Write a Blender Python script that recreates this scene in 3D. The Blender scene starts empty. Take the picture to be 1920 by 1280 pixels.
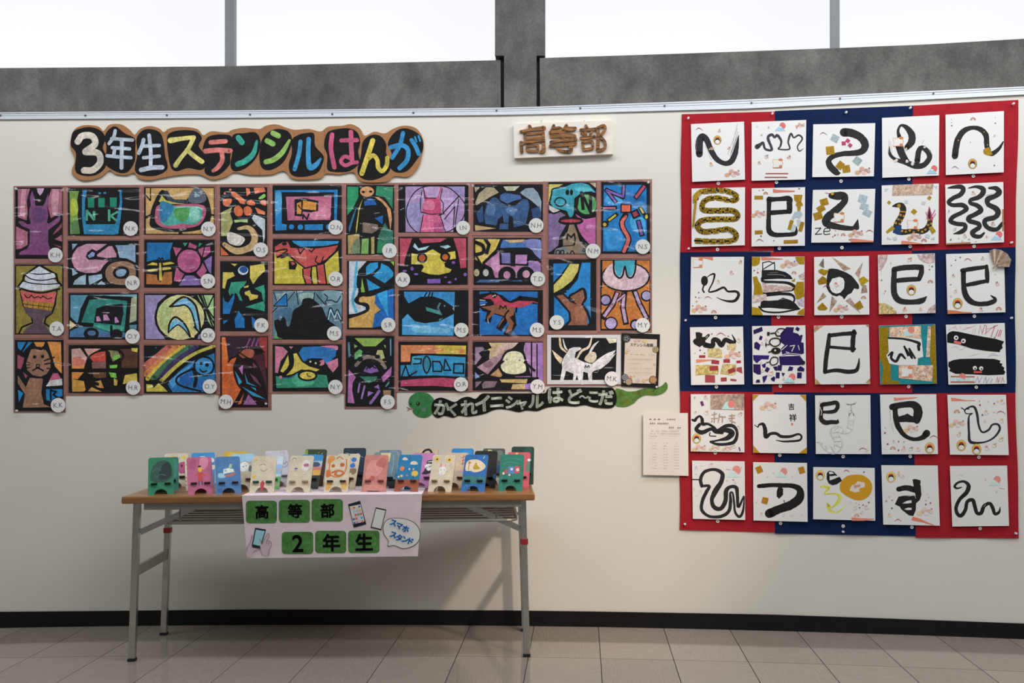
import bpy, math, random
import numpy as np
from mathutils import Vector, Matrix
from mathutils.geometry import tessellate_polygon

S = bpy.context.scene
COL = S.collection
RNG = random.Random(7)

# ---------------------------------------------------------------- camera, world, lights, exposure
CAM_H, PITCH, ROLL, FOC = 1.1816, 0.0318, -0.0061, 1867.0
cam_data = bpy.data.cameras.new('camera')
cam_data.sensor_width = 36.0
cam_data.lens = 36.0 * FOC / 1920.0
cam_data.clip_start = 0.05
cam = bpy.data.objects.new('camera', cam_data)
COL.objects.link(cam)
_fw = Vector((0, math.cos(PITCH), math.sin(PITCH)))
_dn = Vector((0, math.sin(PITCH), -math.cos(PITCH)))
_rt = Vector((1, 0, 0))
_cr, _sr = math.cos(ROLL), math.sin(ROLL)
_R = _rt * _cr - _dn * _sr
_D = _rt * _sr + _dn * _cr
cam.matrix_world = Matrix(((_R.x, -_D.x, -_fw.x, 0), (_R.y, -_D.y, -_fw.y, 0), (_R.z, -_D.z, -_fw.z, CAM_H), (0, 0, 0, 1)))
S.camera = cam

world = bpy.data.worlds.new('world')
S.world = world
world.use_nodes = True
world.node_tree.nodes['Background'].inputs[0].default_value = (0.93, 0.98, 0.93, 1)
world.node_tree.nodes['Background'].inputs[1].default_value = 0.165


def area_light(name, loc, target, sx, sy, power, color):
    d = bpy.data.lights.new(name, 'AREA')
    d.shape = 'RECTANGLE'
    d.size, d.size_y, d.energy, d.color = sx, sy, power, color
    o = bpy.data.objects.new(name, d)
    COL.objects.link(o)
    o.location = loc
    o.rotation_euler = (Vector(target) - Vector(loc)).to_track_quat('-Z', 'Y').to_euler()
    return o


# added overhead fills out of view: strip near the display wall, panel further back
area_light('overhead_fill_strip', (0.4, 3.55, 3.5), (0.4, 3.75, 1.0), 8.0, 0.45, 90, (0.96, 0.98, 1.0))  # unseen strip added for the wall's top-to-bottom falloff
area_light('high_fill_panel', (3.5, 0.5, 4.7), (1.3, 4.7, 0.9), 6.0, 2.0, 112, (1.0, 0.97, 0.94))  # unseen panel for clerestory daylight, placed high to lengthen the table shadow
# low warm sun through a window behind the camera
_sd = bpy.data.lights.new('window_sun_beam', 'SPOT')
_sd.energy, _sd.color = 600, (1.0, 0.77, 0.58)
_sd.shadow_soft_size, _sd.spot_size, _sd.spot_blend = 0.17, math.radians(19), 1.0
_so = bpy.data.objects.new('window_sun_beam', _sd)
COL.objects.link(_so)
_tgt = Vector((0.34, 4.7, 0.55))
_so.location = _tgt + Vector((0.62, -1.0, 0.98)).normalized() * 6.0
_so.rotation_euler = (_tgt - _so.location).to_track_quat('-Z', 'Y').to_euler()

vs = S.view_settings
vs.view_transform = 'Standard'
vs.look = 'None'
vs.gamma = 1.0
vs.use_curve_mapping = False
vs.exposure = 0.08

# ---------------------------------------------------------------- photo pixel -> place on the wall, table or floor
W0, W1, W2 = 4.7069, -0.0695, -0.0257          # the wall bows gently: y = W0 + W1 x + W2 x^2


def ray(px, py):
    u, v = (px - 960.0) / FOC, (py - 640.0) / FOC
    d = _fw + _R * u + _D * v
    return d


def on_z(px, py, z):
    d = ray(px, py)
    k = (z - CAM_H) / d.z
    return Vector((d.x * k, d.y * k, z))


def on_wall(px, py, t=0.0):
    d = ray(px, py)
    a, b, c = W2 * d.x * d.x, W1 * d.x - d.y, W0 - t
    k = (-b - math.sqrt(b * b - 4 * a * c)) / (2 * a)
    return Vector((d.x * k, d.y * k, CAM_H + d.z * k))


def wall_y(x):
    return W0 + W1 * x + W2 * x * x


def project(p):
    q = Vector(p) - Vector((0, 0, CAM_H))
    k = FOC / q.dot(_fw)
    return (960 + q.dot(_R) * k, 640 + q.dot(_D) * k)


class Frame:
    """A flat working plane: origin o, unit axes ex (right), ez (up), n (towards the viewer)."""
    def __init__(self, o, ex, ez):
        self.o, self.ex, self.ez = Vector(o), Vector(ex).normalized(), Vector(ez).normalized()
        self.n = self.ex.cross(self.ez).normalized()      # ex x ez points at the viewer for a wall seen from -y

    def matrix(self):
        e, z, n = self.ex, self.ez, self.n
        m = -n
        return Matrix(((e.x, m.x, z.x, self.o.x), (e.y, m.y, z.y, self.o.y), (e.z, m.z, z.z, self.o.z), (0, 0, 0, 1)))

    def px(self, x, y):
        d = ray(x, y)
        c = Vector((0, 0, CAM_H))
        k = (self.o - c).dot(self.n) / d.dot(self.n)
        p = c + d * k - self.o
        return (p.dot(self.ex), p.dot(self.ez))


def wall_frame(px, py, t):
    o = on_wall(px, py, t)
    m = W1 + 2 * W2 * o.x
    return Frame(o, (1, m, 0), (0, 0, 1))


class CurvedFrame(Frame):
    """a frame whose sheet bends with the wall: flat drawing first, bend() afterwards"""
    def __init__(self, f, t):
        super().__init__(f.o, f.ex, f.ez)
        self.t, self.inv = t, f.matrix().inverted()

    def px(self, x, y):
        p = self.inv @ on_wall(x, y, self.t)
        return (p.x, p.z)

    def bend(self, root):
        m = self.matrix()
        for o in root.children_recursive:
            if o.type == 'MESH':
                for v in o.data.vertices:
                    w = m @ Vector((v.co.x, 0, v.co.z))
                    v.co.y += wall_y(w.x) - self.t - w.y


def slices(poly, step):
    """cut an outline into narrow upright slices so that it can follow the bow of the wall"""
    x0, x1 = min(p[0] for p in poly), max(p[0] for p in poly)
    n = max(1, int((x1 - x0) / step))

    def clip(pl, c, keep):
        out = []
        for i in range(len(pl)):
            a, b = pl[i], pl[(i + 1) % len(pl)]
            ia, ib = keep * (a[0] - c) >= 0, keep * (b[0] - c) >= 0
            if ia:
                out.append(a)
            if ia != ib:
                t = (c - a[0]) / (b[0] - a[0])
                out.append((c, a[1] + t * (b[1] - a[1])))
        return out
    res = []
    for i in range(n):
        q = clip(clip(poly, x0 + (x1 - x0) * i / n, 1), x0 + (x1 - x0) * (i + 1) / n, -1)
        if len(q) > 2:
            res.append(q)
    return res


# ---------------------------------------------------------------- colour
def lin(c):
    return c / 12.92 if c <= 0.04045 else ((c + 0.055) / 1.055) ** 2.4


def hexcol(h, k=1.0):
    if len(h) == 3:
        v = [int(c, 16) * 17 / 255 for c in h]
    else:
        v = [int(h[i:i + 2], 16) / 255 for i in (0, 2, 4)]
    m = sum(v) / 3
    return tuple(min(0.88, lin(max(0.0, m + (c - m) * 0.92)) * k) for c in v) + (1.0,)


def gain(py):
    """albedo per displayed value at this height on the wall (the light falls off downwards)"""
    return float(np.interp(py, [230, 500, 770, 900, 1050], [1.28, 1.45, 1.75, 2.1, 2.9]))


# ---------------------------------------------------------------- materials
def new_mat(name):
    m = bpy.data.materials.new(name)
    m.use_nodes = True
    nt = m.node_tree
    return m, nt, nt.nodes['Principled BSDF']


def node(nt, kind, **kw):
    n = nt.nodes.new(kind)
    for k, v in kw.items():
        if k in n.inputs.keys():
            n.inputs[k].default_value = v
        else:
            setattr(n, k, v)
    return n


def mix_noise(nt, base_socket, scale, amount, detail=3, stretch=None, coord='Object'):
    """multiply a colour by a soft noise of the given strength; returns the colour socket"""
    tc = node(nt, 'ShaderNodeTexCoord')
    src = tc.outputs[coord]
    if stretch:
        mp = node(nt, 'ShaderNodeMapping')
        mp.inputs['Scale'].default_value = stretch
        nt.links.new(src, mp.inputs['Vector'])
        src = mp.outputs[0]
    nz = node(nt, 'ShaderNodeTexNoise', Scale=scale, Detail=detail)
    nt.links.new(src, nz.inputs['Vector'])
    mr = node(nt, 'ShaderNodeMapRange')
    mr.inputs['From Min'].default_value, mr.inputs['From Max'].default_value = 0.3, 0.7
    mr.inputs['To Min'].default_value, mr.inputs['To Max'].default_value = 1 - amount, 1 + amount
    nt.links.new(nz.outputs['Fac'], mr.inputs['Value'])
    mx = node(nt, 'ShaderNodeVectorMath', operation='MULTIPLY')
    nt.links.new(base_socket, mx.inputs[0])
    nt.links.new(mr.outputs[0], mx.inputs[1])
    return mx.outputs[0], nz


def mat(name, color, rough=0.6, metal=0.0, noise=None, bump=None, spec=0.5, attr=False, stretch=None):
    m, nt, b = new_mat(name)
    b.inputs['Roughness'].default_value = rough
    b.inputs['Metallic'].default_value = metal
    b.inputs['Specular IOR Level'].default_value = spec
    if attr:
        a = node(nt, 'ShaderNodeAttribute')
        a.attribute_name = 'Col'
        sock = a.outputs['Color']
    else:
        rgb = node(nt, 'ShaderNodeRGB')
        rgb.outputs[0].default_value = color
        sock = rgb.outputs[0]
    if noise:
        for (sc, am) in noise:
            sock, nz = mix_noise(nt, sock, sc, am, stretch=stretch)
    nt.links.new(sock, b.inputs['Base Color'])
    if bump:
        tc = node(nt, 'ShaderNodeTexCoord')
        nz = node(nt, 'ShaderNodeTexNoise', Scale=bump[0], Detail=4.0)
        nt.links.new(tc.outputs['Object'], nz.inputs['Vector'])
        bp = node(nt, 'ShaderNodeBump', Strength=bump[1], Distance=bump[2])
        nt.links.new(nz.outputs['Fac'], bp.inputs['Height'])
        nt.links.new(bp.outputs[0], b.inputs['Normal'])
    return m


M = {}
M['print'] = mat('printed_colour', None, 0.7, attr=True, spec=0.15)
M['paint'] = mat('mottled_watercolour', None, 0.65, attr=True, noise=[(20, 0.20), (75, 0.20), (240, 0.12)], spec=0.15)
M['board_paint'] = mat('thin_paint_on_plywood', None, 0.6, attr=True, noise=[(28, 0.10), (220, 0.10)], spec=0.3)
M['ink'] = mat('brush_ink', None, 0.55, attr=True, noise=[(120, 0.15)], spec=0.12)
M['foil'] = mat('crumpled_foil', None, 0.42, metal=0.55, attr=True, noise=[(150, 0.2)], bump=(220, 0.35, 0.002))
M['pattern'] = mat('flower_patterned_paper', None, 0.7, attr=True, noise=[(55, 0.28), (140, 0.35)], spec=0.2)
M['wood_edge'] = mat('plywood_edge', hexcol('6a5136', 1.6), 0.7)
M['plaster'] = mat('cream_board', (0.80, 0.775, 0.715, 1), 0.75, noise=[(3, 0.02), (900, 0.03)], spec=0.25, bump=(700, 0.06, 0.001))
M['aluminium'] = mat('brushed_aluminium', (0.72, 0.77, 0.84, 1), 0.45, 0.35, noise=[(60, 0.03)])
M['screw'] = mat('dark_screw', (0.12, 0.12, 0.13, 1), 0.5, 0.6)
M['black_vinyl'] = mat('black_vinyl', (0.006, 0.006, 0.007, 1), 0.5, noise=[(20, 0.2)], spec=0.3)
M['mount'] = mat('pink_brown_mount', hexcol('8c6058', 1.3), 0.5, noise=[(25, 0.08)], spec=0.4)
M['strip'] = mat('glossy_border_strip', hexcol('93655d', 1.4), 0.32, noise=[(30, 0.1)], bump=(60, 0.3, 0.003))
M['red'] = mat('red_cotton', hexcol('a01c28', 1.25), 0.9, noise=[(30, 0.06), (1200, 0.1)], bump=(14, 0.25, 0.01), spec=0.15)
M['blue'] = mat('navy_cotton', hexcol('0e1f48', 1.25), 0.9, noise=[(30, 0.06), (1200, 0.1)], bump=(14, 0.25, 0.01), spec=0.15)
M['gold_edge'] = mat('gold_board_edge', (0.55, 0.40, 0.12, 1), 0.4, 0.5)
M['kraft'] = mat('kraft_cardboard', hexcol('9a6a42', 1.3), 0.85, noise=[(40, 0.06)])
M['black_card'] = mat('black_card', (0.009, 0.009, 0.010, 1), 0.7, noise=[(50, 0.2)], spec=0.3)
M['white_plaque'] = mat('whitewashed_plank', hexcol('d8d2ca', 1.25), 0.7, noise=[(8, 0.05)], stretch=(1, 1, 8))
M['pin'] = mat('clear_pin', (0.75, 0.76, 0.78, 1), 0.2)
M['chrome'] = mat('worn_chrome', (0.56, 0.56, 0.54, 1), 0.25, 0.9, noise=[(40, 0.08)])
M['painted_steel'] = mat('grey_painted_steel', (0.34, 0.34, 0.31, 1), 0.38, 0.35, noise=[(30, 0.08)])
M['rubber'] = mat('black_rubber', (0.01, 0.01, 0.01, 1), 0.7)
M['red_tape'] = mat('red_vinyl_tape', hexcol('7a1820', 2.0), 0.45)
M['pink_cloth'] = mat('pale_pink_paper', hexcol('a9989e', 2.35), 0.85, noise=[(18, 0.04)], bump=(9, 0.25, 0.01), spec=0.2)
M['tag'] = mat('white_tag', (0.75, 0.75, 0.74, 1), 0.8)
M['concrete'] = None


def wood_mat(name, c1, c2, scale, rough=0.45, axis=(1, 14, 14)):
    m, nt, b = new_mat(name)
    tc = node(nt, 'ShaderNodeTexCoord')
    mp = node(nt, 'ShaderNodeMapping')
    mp.inputs['Scale'].default_value = axis
    nt.links.new(tc.outputs['Object'], mp.inputs['Vector'])
    nz = node(nt, 'ShaderNodeTexNoise', Scale=scale, Detail=6.0, Distortion=0.8)
    nt.links.new(mp.outputs[0], nz.inputs['Vector'])
    cr = node(nt, 'ShaderNodeValToRGB')
    cr.color_ramp.elements[0].color, cr.color_ramp.elements[1].color = c1, c2
    cr.color_ramp.elements[0].position, cr.color_ramp.elements[1].position = 0.35, 0.65
    nt.links.new(nz.outputs['Fac'], cr.inputs['Fac'])
    nt.links.new(cr.outputs[0], b.inputs['Base Color'])
    b.inputs['Roughness'].default_value = rough
    return m


M['table_wood'] = wood_mat('table_wood', hexcol('6e4a2c', 1.7), hexcol('83592f', 1.8), 5, 0.3, (1, 12, 12))
M['letter_wood'] = wood_mat('scorched_cedar', hexcol('3a2012', 1.2), hexcol('a06a34', 1.4), 7, 0.5, (2, 2, 26))


def concrete_mat():
    m, nt, b = new_mat('bare_concrete')
    rgb = node(nt, 'ShaderNodeRGB')
    rgb.outputs[0].default_value = (0.128, 0.124, 0.120, 1)
    s, _ = mix_noise(nt, rgb.outputs[0], 3.0, 0.30, 6)
    s, _ = mix_noise(nt, s, 11.0, 0.24, 6, stretch=(1.3, 1, 0.8))
    s, _ = mix_noise(nt, s, 90.0, 0.16, 3)
    # pale scuffs
    tc = node(nt, 'ShaderNodeTexCoord')
    mp = node(nt, 'ShaderNodeMapping')
    mp.inputs['Scale'].default_value = (2.2, 1, 26)
    nt.links.new(tc.outputs['Object'], mp.inputs['Vector'])
    nz = node(nt, 'ShaderNodeTexNoise', Scale=2.0, Detail=8.0, Roughness=0.75)
    nt.links.new(mp.outputs[0], nz.inputs['Vector'])
    mr = node(nt, 'ShaderNodeMapRange')
    mr.inputs['From Min'].default_value, mr.inputs['From Max'].default_value = 0.68, 0.78
    nt.links.new(nz.outputs['Fac'], mr.inputs['Value'])
    mx = node(nt, 'ShaderNodeMix', data_type='RGBA')
    nt.links.new(mr.outputs[0], mx.inputs[0])
    nt.links.new(s, mx.inputs[6])
    mx.inputs[7].default_value = (0.24, 0.24, 0.24, 1)
    nt.links.new(mx.outputs[2], b.inputs['Base Color'])
    b.inputs['Roughness'].default_value = 0.85
    b.inputs['Specular IOR Level'].default_value = 0.25
    nz2 = node(nt, 'ShaderNodeTexNoise', Scale=120.0, Detail=5.0)
    nt.links.new(tc.outputs['Object'], nz2.inputs['Vector'])
    bp = node(nt, 'ShaderNodeBump', Strength=0.3, Distance=0.004)
    nt.links.new(nz2.outputs['Fac'], bp.inputs['Height'])
    nt.links.new(bp.outputs[0], b.inputs['Normal'])
    return m


M['concrete'] = concrete_mat()


def pane_mat():
    m = bpy.data.materials.new('frosted_daylit_pane')
    m.use_nodes = True
    nt = m.node_tree
    nt.nodes.clear()
    out = node(nt, 'ShaderNodeOutputMaterial')
    em = node(nt, 'ShaderNodeEmission')
    tc = node(nt, 'ShaderNodeTexCoord')
    nz = node(nt, 'ShaderNodeTexNoise', Scale=0.7, Detail=1.0)
    nt.links.new(tc.outputs['Object'], nz.inputs['Vector'])
    cr = node(nt, 'ShaderNodeValToRGB')
    cr.color_ramp.elements[0].color = (0.84, 0.86, 0.97, 1)
    cr.color_ramp.elements[1].color = (1.0, 0.98, 0.99, 1)
    cr.color_ramp.elements[0].position, cr.color_ramp.elements[1].position = 0.3, 0.6
    nt.links.new(nz.outputs['Fac'], cr.inputs['Fac'])
    nt.links.new(cr.outputs[0], em.inputs['Color'])
    em.inputs['Strength'].default_value = 1.0
    nt.links.new(em.outputs[0], out.inputs['Surface'])
    return m


M['pane'] = pane_mat()


def film_mat():
    m = bpy.data.materials.new('clear_plastic_sleeve')
    m.use_nodes = True
    nt = m.node_tree
    nt.nodes.clear()
    out = node(nt, 'ShaderNodeOutputMaterial')
    tr = node(nt, 'ShaderNodeBsdfTransparent')
    gl = node(nt, 'ShaderNodeBsdfGlossy', Roughness=0.12)
    gl.inputs['Color'].default_value = (1, 1, 1, 1)
    tc = node(nt, 'ShaderNodeTexCoord')
    mp = node(nt, 'ShaderNodeMapping')
    mp.inputs['Rotation'].default_value = (0, 0.5, 0)
    mp.inputs['Scale'].default_value = (1.0, 1.0, 3.2)
    oi = node(nt, 'ShaderNodeObjectInfo')
    ad = node(nt, 'ShaderNodeVectorMath', operation='ADD')
    nt.links.new(tc.outputs['Object'], ad.inputs[0])
    nt.links.new(oi.outputs['Location'], ad.inputs[1])
    nt.links.new(ad.outputs[0], mp.inputs['Vector'])
    nz = node(nt, 'ShaderNodeTexNoise', Scale=4.5, Detail=0.0, Distortion=1.5)
    nt.links.new(mp.outputs[0], nz.inputs['Vector'])
    bp = node(nt, 'ShaderNodeBump', Strength=1.0, Distance=0.024)
    nt.links.new(nz.outputs['Fac'], bp.inputs['Height'])
    nt.links.new(bp.outputs[0], gl.inputs['Normal'])
    mx = node(nt, 'ShaderNodeMixShader')
    mx.inputs[0].default_value = 0.026
    nt.links.new(tr.outputs[0], mx.inputs[1])
    nt.links.new(gl.outputs[0], mx.inputs[2])
    nt.links.new(mx.outputs[0], out.inputs['Surface'])
    return m


M['film'] = film_mat()


def tile_mat(name, stretch):
    m, nt, b = new_mat(name)
    oi = node(nt, 'ShaderNodeObjectInfo')
    cr = node(nt, 'ShaderNodeValToRGB')
    cr.color_ramp.elements[0].color, cr.color_ramp.elements[1].color = (0.285, 0.243, 0.210, 1), (0.34, 0.293, 0.256, 1)
    nt.links.new(oi.outputs['Random'], cr.inputs['Fac'])
    ad = node(nt, 'ShaderNodeTexCoord')
    mp = node(nt, 'ShaderNodeMapping')
    mp.inputs['Scale'].default_value = stretch
    nt.links.new(ad.outputs['Object'], mp.inputs['Vector'])
    nz = node(nt, 'ShaderNodeTexNoise', Scale=9.0, Detail=6.0, Roughness=0.65)
    nt.links.new(mp.outputs[0], nz.inputs['Vector'])
    mr = node(nt, 'ShaderNodeMapRange')
    mr.inputs['From Min'].default_value, mr.inputs['From Max'].default_value = 0.3, 0.55
    mr.inputs['To Min'].default_value, mr.inputs['To Max'].default_value = 0.78, 1.0
    nt.links.new(nz.outputs['Fac'], mr.inputs['Value'])
    mx = node(nt, 'ShaderNodeVectorMath', operation='MULTIPLY')
    nt.links.new(cr.outputs[0], mx.inputs[0])
    nt.links.new(mr.outputs[0], mx.inputs[1])
    nt.links.new(mx.outputs[0], b.inputs['Base Color'])
    b.inputs['Roughness'].default_value = 0.075
    b.inputs['Specular IOR Level'].default_value = 0.6
    return m


M['tile_a'] = tile_mat('vinyl_tile_grain_across', (1.2, 16, 1))
M['tile_b'] = tile_mat('vinyl_tile_grain_along', (16, 1.2, 1))
M['floor_base'] = mat('floor_screed', (0.05, 0.045, 0.04, 1), 0.6)
M['floor_far'] = mat('vinyl_floor', (0.28, 0.255, 0.235, 1), 0.25, noise=[(3, 0.1)])


# ---------------------------------------------------------------- objects
def empty(name, matrix, parent=None):
    o = bpy.data.objects.new(name, None)
    o.empty_display_size = 0.02
    COL.objects.link(o)
    if parent:
        o.parent = parent
        o.matrix_basis = matrix
    else:
        o.matrix_world = matrix
    return o


def tag(o, label=None, category=None, group=None, kind=None):
    for k, v in (('label', label), ('category', category), ('group', group), ('kind', kind)):
        if v:
            o[k] = v
    return o


def mesh_obj(name, verts, faces, material, parent=None, cols=None, smooth=False, matrix=None):
    me = bpy.data.meshes.new(name)
    me.from_pydata([tuple(v) for v in verts], [], faces)
    if cols is not None and faces:
        at = me.color_attributes.new('Col', 'FLOAT_COLOR', 'CORNER')
        buf = np.empty((len(me.loops), 4), dtype=np.float32)
        i = 0
        for f, c in zip(faces, cols):
            buf[i:i + len(f)] = c
            i += len(f)
        at.data.foreach_set('color', buf.ravel())
    if smooth:
        me.polygons.foreach_set('use_smooth', [True] * len(me.polygons))
    me.materials.append(material)
    me.update()
    o = bpy.data.objects.new(name, me)
    COL.objects.link(o)
    if parent:
        o.parent = parent
    if matrix is not None:
        if parent:
            o.matrix_basis = matrix
        else:
            o.matrix_world = matrix
    return o


def smooth_path(pts, closed=False, n=7):
    """Catmull-Rom through the points (each point a tuple of any length)"""
    if len(pts) < 3:
        return pts
    P = [np.array(p, float) for p in pts]
    out = []
    m = len(P)
    rng = range(m) if closed else range(m - 1)
    for i in rng:
        if closed:
            a, b, c, d = P[i - 1], P[i], P[(i + 1) % m], P[(i + 2) % m]
        else:
            b, c = P[i], P[i + 1]
            a = P[i - 1] if i else 2 * b - c
            d = P[i + 2] if i + 2 < m else 2 * c - b
        for k in range(n):
            t = k / n
            out.append(tuple(0.5 * ((2 * b) + (c - a) * t + (2 * a - 5 * b + 4 * c - d) * t * t + (3 * b - a - 3 * c + d) * t ** 3)))
    if not closed:
        out.append(tuple(P[-1]))
    return out


def tess(poly):
    vs_ = [Vector((p[0], p[1], 0)) for p in poly]
    return [tuple(t) for t in tessellate_polygon([vs_])]


_GLYPH = {}


def glyph(text, bold):
    key = (text, bold)
    if key not in _GLYPH:
        c = bpy.data.curves.new('glyph', 'FONT')
        c.body = text
        c.size = 1.0
        c.offset = bold
        c.resolution_u = 3
        o = bpy.data.objects.new('glyph', c)
        me = bpy.data.meshes.new_from_object(o)
        vv = [(v.co.x, v.co.y) for v in me.vertices]
        ff = [tuple(p.vertices) for p in me.polygons]
        bpy.data.meshes.remove(me)
        bpy.data.objects.remove(o)
        bpy.data.curves.remove(c)
        xs, ys = [v[0] for v in vv], [v[1] for v in vv]
        cx, cy = (min(xs) + max(xs)) / 2, (min(ys) + max(ys)) / 2
        _GLYPH[key] = ([(x - cx, y - cy) for x, y in vv], ff, max(xs) - min(xs), max(ys) - min(ys))
    return _GLYPH[key]


class Draw:
    """Collects flat coloured shapes in drawing units and lays them on a Frame as one thin mesh."""
    def __init__(self, to_uv, gain_=1.0, y0=0.0, step=0.00006):
        self.to_uv, self.k, self.layer, self.step = to_uv, gain_, y0, step
        self.v, self.f, self.c = [], [], []
        self.clip = None

    def _clipped(self, q):
        x0, y0, x1, y1 = self.clip
        for ax, c, keep in ((0, x0, 1), (0, x1, -1), (1, y0, 1), (1, y1, -1)):
            out = []
            for i in range(len(q)):
                a, b = q[i], q[(i + 1) % len(q)]
                ia, ib = keep * (a[ax] - c) >= 0, keep * (b[ax] - c) >= 0
                if ia:
                    out.append(a)
                if ia != ib:
                    t = (c - a[ax]) / (b[ax] - a[ax])
                    out.append((a[0] + (b[0] - a[0]) * t, a[1] + (b[1] - a[1]) * t))
            q = out
            if len(q) < 3:
                return None
        return q

    def _add(self, pts, faces, col):
        if self.clip and faces:
            x0, y0, x1, y1 = self.clip
            if any(p[0] < x0 or p[0] > x1 or p[1] < y0 or p[1] > y1 for p in pts):
                np_, nf = [], []
                for f in faces:
                    q = self._clipped([tuple(pts[i][:2]) for i in f])
                    if q:
                        nf.append(tuple(range(len(np_), len(np_) + len(q))))
                        np_ += q
                pts, faces = np_, nf
        b = len(self.v)
        for p in pts:
            u, w = self.to_uv(p[0], p[1])
            self.v.append((u, -self.layer, w))
        for f in faces:
            g = tuple(b + i for i in f)
            p0, p1, p2 = (self.v[i] for i in g[:3])
            if (p1[0] - p0[0]) * (p2[2] - p0[2]) - (p1[2] - p0[2]) * (p2[0] - p0[0]) < 0:
                g = g[::-1]
            self.f.append(g)
            self.c.append(col)

    def shape(self, pts, faces, col):
        self.layer += self.step
        self._add(pts, faces, col)

    def poly(self, pts, col):
        self.shape(pts, tess(pts), col)

    def disc(self, x, y, rx, ry, col, n=22, rot=0.0):
        c, s = math.cos(rot), math.sin(rot)
        pts = []
        for i in range(n):
            a, b = rx * math.cos(2 * math.pi * i / n), ry * math.sin(2 * math.pi * i / n)
            pts.append((x + a * c - b * s, y + a * s + b * c))
        self.shape(pts, [tuple(range(n))], col)

    def rect(self, x, y, w, h, rot, col):
        c, s = math.cos(math.radians(rot)), math.sin(math.radians(rot))
        pts = [(x + a * c - b * s, y + a * s + b * c) for a, b in ((-w / 2, -h / 2), (w / 2, -h / 2), (w / 2, h / 2), (-w / 2, h / 2))]
        self.shape(pts, [(0, 1, 2, 3)], col)

    def stroke(self, pts, col, closed=False, jitter=0.0, sharp=False):
        """pts: (x, y, width)"""
        self.layer += self.step
        if sharp:
            for a, b in zip(pts[:-1], pts[1:]):
                dx, dy = b[0] - a[0], b[1] - a[1]
                L = math.hypot(dx, dy) or 1e-6
                nx, ny = -dy / L, dx / L
                ex, ey = dx / L, dy / L
                q = [(a[0] + nx * a[2] / 2 - ex * a[2] * .3, a[1] + ny * a[2] / 2 - ey * a[2] * .3), (a[0] - nx * a[2] / 2 - ex * a[2] * .3, a[1] - ny * a[2] / 2 - ey * a[2] * .3),
                     (b[0] - nx * b[2] / 2 + ex * b[2] * .3, b[1] - ny * b[2] / 2 + ey * b[2] * .3), (b[0] + nx * b[2] / 2 + ex * b[2] * .3, b[1] + ny * b[2] / 2 + ey * b[2] * .3)]
                self._add(q, [(0, 1, 2, 3)], col)
            return
        n = len(pts)
        L_, R_ = [], []
        for i, p in enumerate(pts):
            if closed:
                a, b = pts[i - 1], pts[(i + 1) % n]
            else:
                a, b = pts[max(0, i - 1)], pts[min(n - 1, i + 1)]
            dx, dy = b[0] - a[0], b[1] - a[1]
            L = math.hypot(dx, dy) or 1e-6
            w = max(p[2], 0.05) / 2
            w1 = w * (1 + jitter * (RNG.random() - .5))
            w2 = w * (1 + jitter * (RNG.random() - .5))
            L_.append((p[0] - dy / L * w1, p[1] + dx / L * w1))
            R_.append((p[0] + dy / L * w2, p[1] - dx / L * w2))
        q = L_ + R_
        m = n if closed else n - 1
        self._add(q, [(i, (i + 1) % n, n + (i + 1) % n, n + i) for i in range(m)], col)
        if not closed:
            for e in (0, -1):
                p = pts[e]
                r = max(p[2], 0.05) / 2
                k = 10
                self._add([(p[0] + r * math.cos(6.2832 * i / k), p[1] + r * math.sin(6.2832 * i / k)) for i in range(k)], [tuple(range(k))], col)

    def text(self, s, x, y, size, col, rot=0.0, bold=0.0, wide=1.0):
        vv, ff, w, h = glyph(s, 0.01 if bold > 0.02 else bold)
        c, sn = math.cos(math.radians(rot)), math.sin(math.radians(rot))
        extra = max(0.0, bold - 0.01) if bold > 0.02 else 0.0
        self.layer += self.step
        for k in range(9 if extra else 1):
            ox, oy = ((0, 0) if k == 0 else (extra * math.cos(k * math.pi / 4), extra * math.sin(k * math.pi / 4)))
            pts = []
            for a, b in vv:
                a, b = (a + ox) * size * wide, -(b + oy) * size
                pts.append((x + a * c - b * sn, y + a * sn + b * c))
            self._add(pts, ff, col)

    def build(self, name, parent, material, thick=0.0):
        if not self.f:
            return None
        return mesh_obj(name, self.v, self.f, material, parent, self.c)


def slab(name, uv, y_back, y_front, material, parent, side_material=None, cols=None):
    """a flat plate with the outline uv (u, w), between two depths (y axis away from the viewer)"""
    n = len(uv)
    area = sum(uv[i][0] * uv[(i + 1) % n][1] - uv[(i + 1) % n][0] * uv[i][1] for i in range(n))
    if area < 0:
        uv = uv[::-1]
    v = [(p[0], y_front, p[1]) for p in uv] + [(p[0], y_back, p[1]) for p in uv]
    t = tess(uv)
    f = []
    for a in t:
        p0, p1, p2 = uv[a[0]], uv[a[1]], uv[a[2]]
        if (p1[0] - p0[0]) * (p2[1] - p0[1]) - (p1[1] - p0[1]) * (p2[0] - p0[0]) < 0:
            a = a[::-1]
        f.append(a)
    nf = len(f)
    f = f + [tuple(n + i for i in a[::-1]) for a in f] + [(i, i + n, (i + 1) % n + n, (i + 1) % n) for i in range(n)]
    o = mesh_obj(name, v, f, material, parent, None if cols is None else [cols] * len(f))
    if side_material:
        o.data.materials.append(side_material)
        for i, p in enumerate(o.data.polygons):
            if i >= nf:
                p.material_index = 1
    return o


def bent_slab(name, uv, y_back, y_front, material, parent, step, cols=None):
    parts = [slab(name, q, y_back, y_front, material, None, cols=cols) for q in slices(uv, step)]
    v, f = [], []
    for p in parts:
        b = len(v)
        v += [tuple(x.co) for x in p.data.vertices]
        f += [tuple(b + i for i in g.vertices) for g in p.data.polygons]
        me = p.data
        bpy.data.objects.remove(p)
        bpy.data.meshes.remove(me)
    return mesh_obj(name, v, f, material, parent, None if cols is None else [cols] * len(f))


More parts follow.
